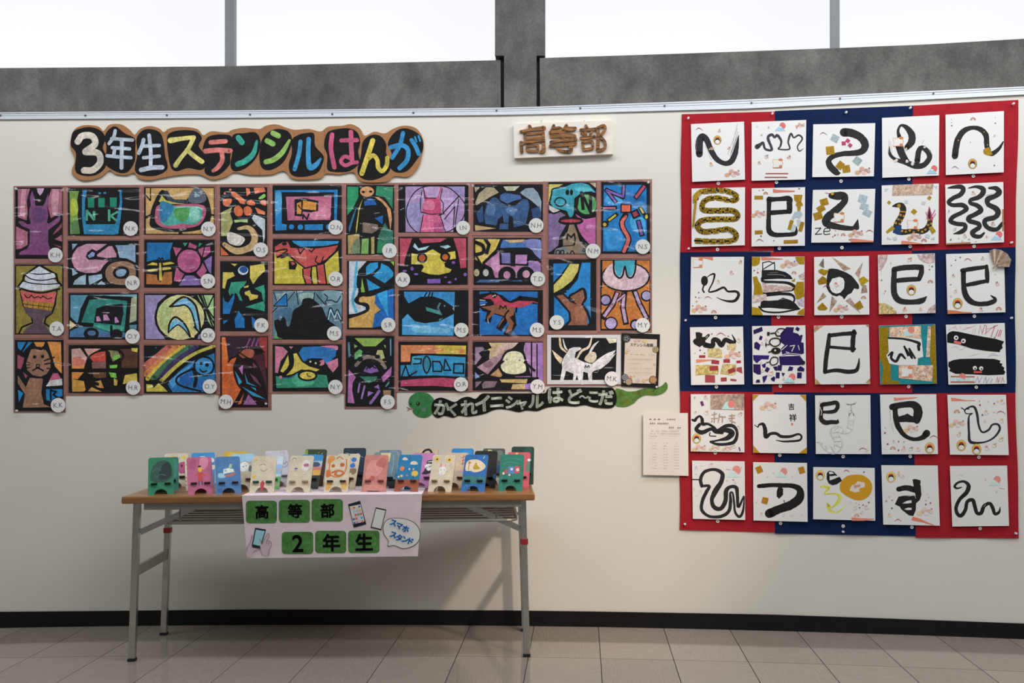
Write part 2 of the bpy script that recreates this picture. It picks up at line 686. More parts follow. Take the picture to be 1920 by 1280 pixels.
class BoxB:
    """boxes, bars and tubes collected into one mesh"""
    def __init__(self):
        self.v, self.f = [], []

    def box(self, x0, x1, y0, y1, z0, z1):
        b = len(self.v)
        self.v += [(x, y, z) for x in (x0, x1) for y in (y0, y1) for z in (z0, z1)]
        self.f += [tuple(b + i for i in q) for q in ((0, 1, 3, 2), (4, 6, 7, 5), (0, 4, 5, 1), (2, 3, 7, 6), (0, 2, 6, 4), (1, 5, 7, 3))]
        return self

    def bar(self, p, q, w, h, up=(0, 0, 1)):
        p, q = Vector(p), Vector(q)
        d = (q - p).normalized()
        s = d.cross(Vector(up))
        if s.length < 1e-4:
            s = d.cross(Vector((0, 1, 0)))
        s.normalize()
        u = s.cross(d)
        b = len(self.v)
        for e in (p, q):
            for a, c in ((-1, -1), (1, -1), (1, 1), (-1, 1)):
                self.v.append(tuple(e + s * a * w / 2 + u * c * h / 2))
        self.f += [tuple(b + i for i in g) for g in ((3, 2, 1, 0), (4, 5, 6, 7), (0, 1, 5, 4), (1, 2, 6, 5), (2, 3, 7, 6), (3, 0, 4, 7))]
        return self

    def tube(self, pts, r, n=10):
        P = [Vector(p) for p in pts]
        b0 = len(self.v)
        for i, p in enumerate(P):
            d = (P[min(i + 1, len(P) - 1)] - P[max(i - 1, 0)]).normalized()
            s = d.cross(Vector((0, 0, 1)))
            if s.length < 1e-3:
                s = d.cross(Vector((0, 1, 0)))
            s.normalize()
            u = s.cross(d)
            for k in range(n):
                a = 2 * math.pi * k / n
                self.v.append(tuple(p + s * math.cos(a) * r + u * math.sin(a) * r))
        for i in range(len(P) - 1):
            for k in range(n):
                a, b = b0 + i * n + k, b0 + i * n + (k + 1) % n
                self.f.append((a, b, b + n, a + n))
        self.f.append(tuple(b0 + k for k in range(n))[::-1])
        self.f.append(tuple(b0 + (len(P) - 1) * n + k for k in range(n)))
        return self

    def build(self, name, material, parent=None, bevel=0.0):
        o = mesh_obj(name, self.v, self.f, material, parent)
        if bevel:
            md = o.modifiers.new('edge', 'BEVEL')
            md.width, md.segments, md.limit_method = bevel, 2, 'ANGLE'
        return o


# ---------------------------------------------------------------- crops used when reading coordinates off the photograph
CROP = {'A': (15, 335, 5.819), 'B': (260, 335, 5.819), 'C': (500, 335, 5.819), 'D': (740, 335, 5.819), 'E': (980, 335, 5.818),
        'F': (15, 540, 5.335), 'G': (260, 540, 5.335), 'H': (500, 540, 5.335), 'I': (740, 540, 5.335), 'J': (980, 540, 4.921),
        'K': (1270, 180, 5.819), 'L': (1500, 180, 5.819), 'M': (1660, 180, 5.819), 'N': (1270, 330, 5.819), 'O': (1500, 330, 5.819),
        'P': (1660, 330, 5.819), 'Q': (1270, 465, 5.819), 'R': (1500, 465, 5.819), 'S': (1660, 465, 5.819), 'T': (1270, 590, 4.573),
        'U': (1500, 590, 4.573), 'V': (1660, 590, 4.573), 'W': (1190, 760, 4.925), 'X': (1400, 840, 7.112), 'Y': (1640, 840, 6.4),
        't': (120, 220, 2.7826), 'p': (940, 200, 5.3333), 'e': (445, 900, 5.3333), 'c': (1160, 620, 11.13), 'n': (1204, 772, 10.667),
        's': (755, 725, 3.802), 'u': (0, 0, 1.0)}


def cpx(crop, x, y):
    a, b, s = CROP[crop]
    return (a + x / s, b + y / s)


def P2(s):
    return tuple(float(q) for q in s.split(','))


def draw_text(spec, crop, to_uv, k, parent, default='painted_picture', default_mat='paint', y0=0.0009, raw=False, clip=None):
    """Read a small drawing language: colour, kind, numbers.  Lines starting with !name go to an object of their own."""
    main = Draw(to_uv, k, y0)
    main.clip = clip
    n_extra = 0
    for line in spec.replace(';', '\n').split('\n'):
        tk = line.split()
        if not tk:
            continue
        d, own = main, None
        if tk[0].startswith('@'):
            crop = tk[0][1:]
            tk = tk[1:]
            if not tk:
                continue
        if tk[0].startswith('!'):
            own = tk[0][1:]
            tk = tk[1:]
            d = Draw(to_uv, k, y0 + 0.0004 + 0.00005 * n_extra)
            n_extra += 1
        elif tk[0] in MACROS and default == 'ink_drawing':
            own = 'sticker'
            d = Draw(to_uv, k, y0 + 0.0004 + 0.00005 * n_extra)
            n_extra += 1
        s = CROP[crop][2] if not raw else 1.0

        def pt(q):
            v = P2(q)
            if raw:
                return v
            return cpx(crop, v[0], v[1]) + tuple(w / s for w in v[2:])
        kind = tk[1] if len(tk) > 1 else ''
        if tk[0] in MACROS:
            MACROS[tk[0]](d, pt, s, tk)
        else:
            col = hexcol(tk[0], k)
            if kind == 'P':
                d.poly([pt(q) for q in tk[2:]], col)
            elif kind == 'B':
                d.poly(smooth_path([pt(q) for q in tk[2:]], True, 4), col)
            elif kind in 'SLC':
                w = float(tk[2]) / s
                pp = [pt(q) for q in tk[3:]]
                pp = [p if len(p) > 2 else p + (w,) for p in pp]
                if kind == 'L':
                    d.stroke(pp, col, sharp=True)
                else:
                    d.stroke(smooth_path(pp, kind == 'C', 6), col, closed=kind == 'C', jitter=0.10 if default == 'ink_drawing' else 0.06)
            elif kind == 'D':
                p = pt(tk[2])
                r = [float(q) / s for q in tk[3:]]
                d.disc(p[0], p[1], r[0], r[-1], col, 22 if r[0] > 2 else 10)
            elif kind == 'H':
                # foil pieces laid end to end along a path: width, sideways offset, piece length, gap, first gap
                w, off, dash, gap, ph = [float(q) / s for q in tk[2:7]]
                path = smooth_path([pt(q)[:2] for q in tk[7:]], False, 10)
                run, nxt, piece = 0.0, ph, []
                for a, b in zip(path[:-1], path[1:]):
                    dx, dy = b[0] - a[0], b[1] - a[1]
                    L = math.hypot(dx, dy) or 1e-6
                    run += L
                    if run > nxt:
                        piece.append((b[0] - dy / L * off, b[1] + dx / L * off, w))
                    if run > nxt + dash and len(piece) > 1:
                        dd = Draw(to_uv, k, y0 + 0.0004 + 0.00005 * n_extra)
                        n_extra += 1
                        dd.stroke(piece, hexcol(tk[0], k * RNG.uniform(0.8, 1.1)), sharp=True)
                        dd.build('foil_piece', parent, M['foil'])
                        nxt, piece = run + gap, []
            elif kind == 'R':
                p = pt(tk[2])
                w, h = float(tk[3]) / s, float(tk[4]) / s
                d.rect(p[0], p[1], w, h, float(tk[5]) if len(tk) > 5 else 0, col)
            elif kind == 'T':
                p = pt(tk[3])
                d.text(tk[4].replace('_', ' '), p[0], p[1], float(tk[2]) / s, col, rot=float(tk[5]) if len(tk) > 5 else 0, bold=float(tk[6]) if len(tk) > 6 else 0.0)
        if own:
            d.build(own, parent, M['foil'] if 'foil' in own else M['pattern'] if 'pattern' in own else M['print'])
    main.build(default, parent, M[default_mat])
    return n_extra


# small stock stickers that recur on the calligraphy boards
def m_fuji(d, pt, s, tk):
    x, y = pt(tk[1])
    r = float(tk[2]) / s
    k = d.k
    d.disc(x + .35 * r, y - .3 * r, .55 * r, .6 * r, hexcol('cf6a68', k), 14)
    d.poly([(x - r, y + .6 * r), (x - .35 * r, y - .15 * r), (x, y - .25 * r), (x + .3 * r, y), (x + .9 * r, y + .6 * r)], hexcol('94bdd6', k))
    d.poly([(x - .35 * r, y - .1 * r), (x, y - .25 * r), (x + .25 * r, y - .05 * r), (x - .02 * r, y + .05 * r)], hexcol('ddd', k))


def m_cluster(d, pt, s, tk):
    x, y = pt(tk[1])
    r = float(tk[2]) / s
    for i, (a, b, q, c) in enumerate(((-.75, .25, .36, 'c8a07c'), (-.2, -.25, .34, 'c79a90'), (.1, .3, .3, 'd3b2aa'), (.35, -.05, .27, 'b08a80'), (.7, .1, .25, 'bd9c92'), (.75, -.3, .13, '8c6f6a'), (-.4, .1, .2, 'a8887c'))):
        d.disc(x + a * r, y + b * r, q * r, q * r * .8, hexcol(c, d.k), 9)


def m_dog(d, pt, s, tk):
    x, y = pt(tk[1])
    r = float(tk[2]) / s
    k = d.k
    d.disc(x, y, r, r * 1.15, hexcol('a08a48', k), 16)
    d.disc(x, y - .25 * r, .75 * r, .75 * r, hexcol('c9a850', k), 14)
    d.disc(x, y - .25 * r, .6 * r, .5 * r, hexcol('bb4238', k), 12)
    d.disc(x, y + .2 * r, .62 * r, .66 * r, hexcol('222226', k), 12)
    d.disc(x, y + .42 * r, .56 * r, .5 * r, hexcol('d6d4d4', k), 12)


def m_spot(d, pt, s, tk):
    x, y = pt(tk[1])
    r = float(tk[2]) / s
    c = tk[3] if len(tk) > 3 else '8a6a62'
    if r < 2.2:
        d.disc(x, y, r, r * .9, hexcol(c, d.k), 7)
        return
    q = (x * 7.3 + y * 3.1) % 6.28
    d.disc(x - .15 * r, y + .25 * r, r * .75, r * .6, hexcol('c9bdb8', d.k), 8, q)
    d.disc(x + .3 * r * math.cos(q), y - .3 * r, r * .5, r * .36, hexcol(c, d.k), 7, q)
    d.disc(x - .4 * r, y + .35 * r * math.sin(q), r * .3, r * .24, hexcol(c, d.k), 6)
    d.disc(x + .35 * r, y + .4 * r, r * .28, r * .2, hexcol('a8958e', d.k), 6)


def m_arch(d, pt, s, tk):
    x, y = pt(tk[1])
    r = float(tk[2]) / s
    for q, c in ((.85, 'a8705c'), (.5, 'c9a08a')):
        d.stroke([(x - q * r * math.cos(t), y + .45 * r - q * 1.1 * r * math.sin(t), .3 * r) for t in (0.1, 0.7, 1.3, 1.85, 2.45, 3.04)], hexcol(c, d.k))


def m_ribbon(d, pt, s, tk):
    x, y = pt(tk[1])
    r = 40 / s
    c = hexcol('8a3a3c', d.k)
    d.stroke(smooth_path([(x - r, y + .3 * r, .5), (x - .3 * r, y - .2 * r, 1.3), (x + .3 * r, y - .1 * r, 1.0), (x + r, y + .4 * r, .5)]), c)


def m_lion(d, pt, s, tk):
    x, y = pt(tk[1])
    r = float(tk[2]) / s
    w = [(.95, -.2), (.7, -.7), (.2, -.8), (-.3, -.7), (-.85, -.75), (-.9, -.2), (-.75, .2), (-.95, .75), (-.3, .8), (.2, .7), (.75, .85), (.85, .3)]
    d.poly(smooth_path([(x + a * r, y + b * r) for a, b in w], True, 3), hexcol('c8a48e', d.k))
    d.poly(smooth_path([(x + a * r * .88 - .03 * r, y + b * r * .86) for a, b in w], True, 3), hexcol('dcd4d0', d.k))
    d.disc(x + .5 * r, y - .68 * r, .42 * r, .26 * r, hexcol('c07a48', d.k), 10)
    d.disc(x + .5 * r, y + .5 * r, .3 * r, .25 * r, hexcol('bf7658', d.k), 8)
    d.stroke([(x - .7 * r, y + .78 * r, .12 * r), (x + .7 * r, y + .75 * r, .12 * r)], hexcol('b06a4a', d.k))


MACROS = {'F': m_fuji, 'Z': m_cluster, 'G': m_dog, 'o': m_spot, 'A': m_arch, 'N': m_ribbon, 'X': m_lion}
# ================================================================ the setting
def interp_ext(xs, ys, x):
    if x < xs[0]:
        return ys[0] + (ys[1] - ys[0]) / (xs[1] - xs[0]) * (x - xs[0])
    if x > xs[-1]:
        return ys[-1] + (ys[-1] - ys[-2]) / (xs[-1] - xs[-2]) * (x - xs[-1])
    return float(np.interp(x, xs, ys))


def wall_strip(name, x0, x1, top, bot, t_front, t_back, material, n=24, parent=None, z_bot=None, kind='structure'):
    """a band that follows the bowed wall between two lines read off the photograph"""
    v, f = [], []
    for i in range(n + 1):
        px = x0 + (x1 - x0) * i / n
        a = on_wall(px, interp_ext(*top, px), t_front)
        b = on_wall(px, interp_ext(*bot, px), t_front) if bot else Vector((a.x, a.y, 0))
        zb = z_bot if z_bot is not None else b.z
        dy = t_front - t_back
        v += [(a.x, a.y, a.z), (a.x, a.y, zb), (a.x, a.y + dy, a.z), (a.x, a.y + dy, zb)]
    for i in range(n):
        p, q = 4 * i, 4 * i + 4
        f += [(p, p + 1, q + 1, q), (p + 2, q + 2, q + 3, p + 3), (p, q, q + 2, p + 2), (p + 1, p + 3, q + 3, q + 1)]
    f += [(0, 2, 3, 1), (4 * n, 4 * n + 1, 4 * n + 3, 4 * n + 2)]
    o = mesh_obj(name, v, f, material, parent)
    if kind and not parent:
        o['kind'] = kind
    return o


TRIM_T = ([0, 480, 960, 1410, 1920], [210.5, 206.5, 201.5, 186, 162])
TRIM_B = ([0, 480, 960, 1410, 1920], [223.5, 220.5, 215, 203, 177])
BASE_T = ([0, 240, 480, 960, 1120, 1440, 1620, 1920], [1147, 1145, 1142.5, 1144.5, 1146.5, 1152, 1158, 1169])
BASE_B = ([0, 240, 480, 960, 1240, 1492, 1622, 1755, 1920], [1175, 1173, 1171.5, 1173, 1177.5, 1184, 1188, 1193, 1199])
FAR0, FAR1 = -700, 2700

tag(wall_strip('wall_back', FAR0, FAR1, TRIM_T, None, 0.0, -0.035, M['plaster'], 60, z_bot=0.0), 'cream painted display partition behind the pictures')
tag(wall_strip('baseboard_back', FAR0, FAR1, BASE_T, None, 0.007, 0.0005, M['black_vinyl'], 60, z_bot=0.0), 'black vinyl skirting along the foot of the partition')

# aluminium cap rail with its lips and screws
trim = wall_strip('trim_1', FAR0, FAR1, TRIM_T, TRIM_B, 0.006, 0.0003, M['aluminium'], 60)
tag(trim, 'pale aluminium edging along the top of the partition')
for fr0, fr1, t in ((0.0, 0.16, 0.0085), (0.36, 0.44, 0.0075), (0.86, 1.0, 0.0085)):
    tp = (TRIM_T[0], [a + (b - a) * fr0 for a, b in zip(TRIM_T[1], TRIM_B[1])])
    bt = (TRIM_T[0], [a + (b - a) * fr1 for a, b in zip(TRIM_T[1], TRIM_B[1])])
    wall_strip('lip', FAR0, FAR1, tp, bt, t, 0.0058, M['aluminium'], 60, parent=trim)
for x, y in ((1, 216.5), (160, 216.5), (313, 216), (469, 215), (623, 214), (775, 211.5), (931, 207.5), (1088, 203), (1246, 198.5), (1409, 193), (1575, 185), (1750, 175.5)):
    fr = wall_frame(x, y, 0.006)
    mx = fr.matrix()
    n = 10
    pts = [(0.0052 * math.cos(6.2832 * i / n), 0.0052 * math.sin(6.2832 * i / n)) for i in range(n)]
    o = slab('screw', pts, 0.0, -0.002, M['screw'], trim)
    o.matrix_basis = mx

# concrete beams, column and clerestory windows
BEAM_L = ([0, 200, 430, 925], [127.5, 126, 124, 113])
BEAM_R = ([1020, 1290, 1558, 1740, 1920], [108.5, 100, 90.5, 83, 72.5])
HID = ([0, 1920], [235, 200])
bl = wall_strip('beam', FAR0, 938.5, BEAM_L, HID, -0.045, -0.40, M['concrete'], 30)
tag(bl, 'bare concrete beam under the pale windows')
br = wall_strip('beam', 1012, FAR1, BEAM_R, HID, -0.045, -0.40, M['concrete'], 30)
tag(br, 'bare concrete beam sloping up beside the column')


def px_prism(name, pts, t_front, t_back, material, parent=None):
    fr = wall_frame(sum(p[0] for p in pts) / len(pts), 150, t_front)
    uv = [fr.px(*p) for p in pts]
    o = slab(name, uv, t_front - t_back, 0.0, material, parent)
    o.matrix_world = fr.matrix()
    return o


col = px_prism('column', [(928, -220), (1021.5, -220), (1021.5, 104), (1006, 104), (1006, 240), (945, 240), (945, 104), (928, 104)], -0.040, -0.42, M['concrete'])
tag(col, 'bare concrete column between the two beams', kind='structure')
gapm = M['rubber']
for xs in ((936, 947), (1004, 1014)):
    o = px_prism('joint_gap', [(xs[0], 103), (xs[1], 103), (xs[1], 240), (xs[0], 240)], -0.075, -0.09, gapm)
    tag(o, 'dark open joint beside the concrete column', kind='structure')

WINDOWS = ((-700, 421.5, (173.5,), BEAM_L, 1), (439, 929, (683.5,), BEAM_L, 2), (1020.5, 1558.5, (1288,), BEAM_R, 3), (1574.5, 2700, (1905,), BEAM_R, 4))
FR_M = mat('grey_window_frame', (0.20, 0.21, 0.22, 1), 0.5)
for x0, x1, joints, beam, n in WINDOWS:
    cx = (max(x0, -100) + min(x1, 2020)) / 2
    rootf = wall_frame(cx, 60, -0.11)
    root = empty('window_%d' % n, rootf.matrix())
    tag(root, ('frosted clerestory window bright with daylight, %s' % ('at the far end past the grey mullion', 'between grey mullion and column', 'between column and second mullion', 'beyond the second grey mullion')[n - 1]), kind='structure')
    inv = rootf.matrix().inverted()
    edges = [x0] + list(joints) + [x1]
    for a, b in zip(edges[:-1], edges[1:]):
        v = []
        for px, dxx in ((a, 0.9 if a != x0 else 0), (b, -0.9 if b != x1 else 0)):
            for py in (interp_ext(*beam, px) + 14, -240):
                v.append(inv @ on_wall(px + dxx, py, -0.11))
        v += [Vector((p.x, p.y + 0.012, p.z)) for p in v]
        mesh_obj('pane', v, [(0, 2, 3, 1), (4, 5, 7, 6), (0, 1, 5, 4), (2, 6, 7, 3), (1, 3, 7, 5), (0, 4, 6, 2)], M['pane'], root)
    for j in joints:
        v = []
        for px in (j - 1.2, j + 1.2):
            for py in (interp_ext(*beam, j) + 14, -240):
                v.append(inv @ on_wall(px, py, -0.112))
        mesh_obj('joint', v, [(0, 2, 3, 1)], M['pane'], root)
for x0, x1, beam, n in ((421.5, 439.5, BEAM_L, 2), (1558.5, 1574.5, BEAM_R, 3)):
    o = px_prism('trim_%d' % n, [(x0, -220), (x1, -220), (x1, interp_ext(*beam, x1) + 10), (x0, interp_ext(*beam, x0) + 10)], -0.07, -0.13, FR_M)
    tag(o, 'grey steel mullion between two frosted windows', kind='structure')

# floor: vinyl tiles laid in rows that follow the wall, each tile a piece of its own
floor = mesh_obj('floor', [(-6, -6, -0.004), (6, -6, -0.004), (6, 6, -0.004), (-6, 6, -0.004)], [(0, 1, 2, 3)], M['floor_base'])
tag(floor, 'beige vinyl tile floor below the display wall', kind='structure')
far = mesh_obj('floor_area', [(-6, -6, -0.002), (6, -6, -0.002), (6, 2.05, -0.002), (-6, 2.05, -0.002)], [(0, 1, 2, 3)], M['floor_far'], floor)
_n = math.hypot(1, W1)
_dir = Vector((W1, -1)) / _n


def arc_x(s):
    xs = np.linspace(-5, 5, 2001)
    ys = W0 + W1 * xs + W2 * xs * xs
    L = np.concatenate([[0], np.cumsum(np.hypot(np.diff(xs), np.diff(ys)))])
    L -= np.interp(0, xs, L)
    return float(np.interp(s, L, xs))


ROWS = [0.0, 0.5157, 1.03, 1.55, 2.06, 2.58]
G = 0.0017
for r in range(5):
    for c in range(-8, 16):
        quad = []
        for s, t in ((c * 0.3 + G, ROWS[r + 1] - G), ((c + 1) * 0.3 - G, ROWS[r + 1] - G), ((c + 1) * 0.3 - G, ROWS[r] + G), (c * 0.3 + G, ROWS[r] + G)):
            x = arc_x(-1.1044 + s)
            quad.append(Vector((x + _dir.x * t, wall_y(x) + _dir.y * t)))
        o_ = sum(quad, Vector((0, 0))) / 4
        v = [(q.x - o_.x, q.y - o_.y, 0.0) for q in quad] + [(q.x - o_.x, q.y - o_.y, -0.003) for q in quad]
        m_ = M['tile_a'] if (r + c) % 2 else M['tile_b']
        t_ = mesh_obj('tile', v, [(0, 1, 2, 3), (0, 4, 5, 1), (1, 5, 6, 2), (2, 6, 7, 3), (3, 7, 4, 0)], m_, floor)
        t_.location = (o_.x, o_.y, 0.0)
# ================================================================ folding table
TZ = 0.685
A_ = on_z(227, 931, TZ)
B_ = on_z(1003, 924.5, TZ)
TX = Vector((B_.x - A_.x, B_.y - A_.y, 0)).normalized()
TY = Vector((-TX.y, TX.x, 0))
TW, TD = (B_ - A_).length, 0.50
TM = Matrix(((TX.x, TY.x, 0, A_.x), (TX.y, TY.y, 0, A_.y), (0, 0, 1, 0), (0, 0, 0, 1)))
TI = TM.inverted()
table = empty('folding_table', TM)
tag(table, 'long folding table with wooden top and steel legs against the wall', 'table')


def on_table(px, py, z=TZ):
    return TI @ on_z(px, py, z)


top = BoxB().box(0, TW, 0, TD, TZ - 0.030, TZ).build('tabletop', M['table_wood'], table, 0.006)
ap = BoxB()
ap.box(0.085, TW - 0.055, 0.022, 0.040, TZ - 0.058, TZ - 0.0302)
ap.box(0.085, TW - 0.055, TD - 0.04, TD - 0.022, TZ - 0.058, TZ - 0.0302)
ap.build('apron', M['painted_steel'], table, 0.002)
LEGX0, LEGX1 = 0.03, TW - 0.062
LY0, LY1 = 0.065, 0.475
for sx, x in ((0, LEGX0), (1, LEGX1)):
    for sy, y in ((0, LY0), (1, LY1)):
        b = BoxB()
        if sy == 0:
            lean = -0.018 if sx == 0 else 0.012
        else:
            lean = -0.022 if sx == 0 else 0.016
        b.bar((x + 0.014, y, TZ - 0.0305), (x + 0.014 + lean, y, 0.011), 0.027, 0.027, (0, 1, 0))
        leg = b.build('leg', M['chrome'], table, 0.003)
        BoxB().bar((x + 0.014 + lean, y, 0.011), (x + 0.014 + lean, y, 0.0), 0.030, 0.030, (0, 1, 0)).build('foot', M['rubber'], leg)
        n_ = 10
        for hz in (0.44, ):
            if sy == 0:
                bo = slab('bolt', [(0.006 * math.cos(6.2832 * i / n_), 0.006 * math.sin(6.2832 * i / n_)) for i in range(n_)], 0.0, -0.004, M['chrome'], leg)
                bo.location = (x + 0.014 + lean * (1 - hz / TZ), y - 0.0135, hz + 0.02)
    # side stretcher
    hz = 0.385
    ln = (lambda z: (-0.018 if sx == 0 else 0.012) * (1 - z / TZ))
    BoxB().bar((x + 0.014 + ln(hz), LY0 + 0.012, hz - 0.018), (x + 0.014 + ln(hz), LY1 - 0.012, hz - 0.018), 0.012, 0.042).build('stretcher', M['painted_steel'], table)
    # folding stays on both sides
    d = 1 if sx == 0 else -1
    for y in (LY0 + 0.004, LY1 - 0.004):
        st = BoxB()
        st.bar((x + 0.014 + d * 0.012, y, TZ - 0.155), (x + 0.014 + d * 0.245, y, TZ - 0.050), 0.010, 0.024)
        st.build('folding_stay', M['chrome'], table)
# wire book shelf under the top
sh = BoxB()
zs = TZ - 0.118
x0s, x1s = 0.155, TW - 0.075
loop = []
for cx_, cy_, a0 in ((x0s + .04, 0.10, 180), (x1s - .04, 0.10, 270), (x1s - .04, 0.44, 0), (x0s + .04, 0.44, 90)):
    for k in range(5):
        a = math.radians(a0 + k * 22.5)
        loop.append((cx_ + .04 * math.cos(a), cy_ + .04 * math.sin(a), zs))
loop.append(loop[0])
sh.tube(loop, 0.0065, 8)
sh.build('shelf_rim', M['painted_steel'], table)
for i in range(5):
    y = 0.13 + i * 0.07
    BoxB().tube([(x0s + 0.005, y, zs), (x1s - 0.005, y, zs)], 0.0045, 8).build('shelf_rail', M['painted_steel'], table)
for x in (0.22, TW - 0.16):
    for y in (0.07, 0.47):
        BoxB().bar((x, y, zs), (x, y, TZ - 0.0302), 0.006, 0.012).build('shelf_hanger', M['painted_steel'], table)
# red tape round one leg of each pair
for x, y, z, lean in ((LEGX0 + 0.014, LY1, 0.475, -0.022), (LEGX1 + 0.014, LY0, 0.478, 0.012)):
    xx = x + lean * (1 - z / TZ)
    BoxB().box(xx - 0.0155, xx + 0.0165, y - 0.0155, y + 0.0155, z - 0.012, z + 0.012).build('tape_band', M['red_tape'], table, 0.002)

# ---------------------------------------------------------------- pink paper notice hung over the table edge
nf_c = [on_z(453.5, 928.2, TZ), on_z(791.5, 925.6, TZ)]
pl, pr = TI @ nf_c[0], TI @ nf_c[1]
hang = Frame(TM @ Vector(((pl.x + pr.x) / 2, -0.0035, TZ - 0.12)), TX, (0, 0, 1))
notice = empty('pink_notice', hang.matrix())
tag(notice, 'pale pink paper notice with green character blocks draped over the table front', 'notice')
hi = hang.matrix().inverted()
tl, tr_ = hang.px(453.5, 930), hang.px(791.5, 927.5)
bl_, br_ = hang.px(463.5, 1046), hang.px(783.5, 1042.5)
zt = (hi @ Vector((0, 0, TZ))).z
prof = []
NS = 14
v, f = [], []
rows = []
for i in range(9):                                   # the part lying on the top, back to front
    yy = 0.30 - 0.30 * i / 8
    rows.append(('top', yy))
for i in range(1, 10):
    rows.append(('hang', i / 9))
for kind_, q in rows:
    for j in range(NS + 1):
        s = j / NS
        if kind_ == 'top':
            x = tl[0] + (tr_[0] - tl[0]) * s
            v.append((x, 0.0035 + q - (0.004 if q == 0 else 0), zt + 0.0012))
        else:
            zb = bl_[1] + (br_[1] - bl_[1]) * s
            xl = tl[0] + (bl_[0] - tl[0]) * q
            xr = tr_[0] + (br_[0] - tr_[0]) * q
            v.append((xl + (xr - xl) * s, 0.0, zt + (zb - zt) * q))
nr = NS + 1
for i in range(len(rows) - 1):
    for j in range(NS):
        f.append((i * nr + j, i * nr + nr + j, i * nr + nr + j + 1, i * nr + j + 1))
mesh_obj('sheet', v, f, M['pink_cloth'], notice)

KN = 2.35
for cx_, cy_, w_, h_, ch, bx, by, sz in ((241, 317, 310, 226, '高', 247, 316, 142), (571, 310, 311, 229, '等', 577, 308, 146), (899, 300, 314, 224, '部', 902, 303, 146),
                                    (602, 627, 314, 222, '2', 604, 632, 236), (934, 617, 311, 224, '年', 940, 622, 180), (1265, 615, 314, 224, '生', 1268, 618, 182)):
    d = Draw(hang.px, KN, 0.0006)
    r = 34
    pts = []
    for sx, sy, a0 in ((1, 1, 0), (-1, 1, 90), (-1, -1, 180), (1, -1, 270)):
        for k in range(5):
            a = math.radians(a0 + k * 22.5)
            pts.append(cpx('e', cx_ + sx * (w_ / 2 - r) + r * math.cos(a), cy_ + sy * (h_ / 2 - r) + r * math.sin(a)))
    d.poly(pts, hexcol('37602f', KN))
    blk = d.build('green_block', notice, M['paint'])
    d = Draw(hang.px, KN, 0.0011)
    d.text(ch, *cpx('e', bx, by), sz / 5.333, (0.012, 0.012, 0.012, 1), rot=-1, bold=0.022 if ch == '2' else 0.036)
    d.build('character', blk, M['print'])
PHONES = """!phone_picture 1d2026 P 1108,240 1228,205 1290,440 1165,475
!phone_screen aab P 1122,262 1232,240 1272,410 1160,440
!phone_picture 26262a P 1385,270 1490,292 1440,500 1333,475 ; !phone_screen b4b6c0 P 1388,284 1480,304 1436,486 1344,464
!speech_bubble 222 B 1490,400 1560,376 1680,385 1780,430 1828,510 1820,600 1760,660 1660,686 1570,655 1505,662 1510,610 1465,540 1458,460
!speech_bubble b9bcc4 B 1492,406 1560,381 1680,390 1776,435 1822,512 1814,598 1756,654 1660,680 1570,649 1511,655 1514,607 1470,538 1463,462
!hand_picture 232327 P 180,474 288,492 232,684 143,668 ; !hand_picture 6f9cc4 P 187,494 276,508 228,656 158,640
!hand_picture 988a92 B 228,600 222,575 235,600 250,640 268,600 300,535 318,530 318,560 300,600 335,615 340,650 320,700 315,750 255,745 235,700 228,650
!hand_picture 988a92 B 95,705 105,660 130,620 150,545 160,550 148,665 230,690 180,700 155,730 140,765 95,760"""
draw_text(PHONES, 'e', hang.px, KN, notice, 'pen_lines', 'print', 0.0006)
apps = ['d8a86a', 'c05050', 'c9c9a0', '2a62a8', 'dfe2e6', '7ab0d8', 'd88aa0', 'e09050', 'c9b0b0', 'c04848', '4f8a5a', 'b83c3c', '2a4f98', 'c04858', 'd0b0c0', '3f80c0', '2f58a0', 'b05890', 'd08aa8', 'd86a50']
for i, c in enumerate(apps):
    r_, c_ = divmod(i, 4)
    d = Draw(hang.px, KN, 0.0034)
    d.rect(*cpx('e', 1141 + c_ * 27 + r_ * 8, 278 + r_ * 37 - c_ * 5.5), 19 / 5.333, 19 / 5.333, -10, hexcol(c, 1.9))
    d.build('app_icon', notice, M['print'])
for ch, x, y in (('ス', 1561, 425), ('マ', 1621, 458), ('ホ', 1684, 485), ('ス', 1561, 545), ('タ', 1619, 572), ('ン', 1681, 592), ('ド', 1735, 610)):
    d = Draw(hang.px, KN, 0.0034)
    d.text(ch, *cpx('e', x, y), 74 / 5.333, hexcol('2f6fa8', KN), rot=17, bold=0.05)
    d.build('blue_letter', notice, M['print'])
for pts in ([(95, 705), (105, 660), (135, 612), (150, 548)], [(150, 668), (228, 690)], [(228, 650), (240, 720), (256, 748)], [(222, 577), (232, 600), (250, 640), (270, 598), (303, 535), (318, 532), (317, 562), (298, 600)], [(298, 600), (335, 612), (341, 650), (322, 700), (314, 750)], [(160, 722), (190, 702), (225, 692)], [(297, 600), (290, 640)], [(318, 606), (312, 640)]):
    d = Draw(hang.px, KN, 0.0036)
    d.stroke(smooth_path([cpx('e', *p) + (0.55,) for p in pts]), hexcol('4a3c40', KN))
    d.build('pen_line', notice, M['print'])
# ================================================================ pink-brown mount with the stencil prints in clear sleeves
mount_c = wall_frame(620, 550, 0.0)
mount = empty('print_mount', mount_c.matrix())
tag(mount, 'wide pink-brown mounting sheet with stepped bottom edge behind the stencil prints', 'display sheet')
m_inv = mount_c.matrix().inverted()
MOUNT_TOP = ([0, 26, 260, 510, 745, 1020, 1223], [350, 348.5, 346.5, 344, 342.5, 340.5, 335.5])


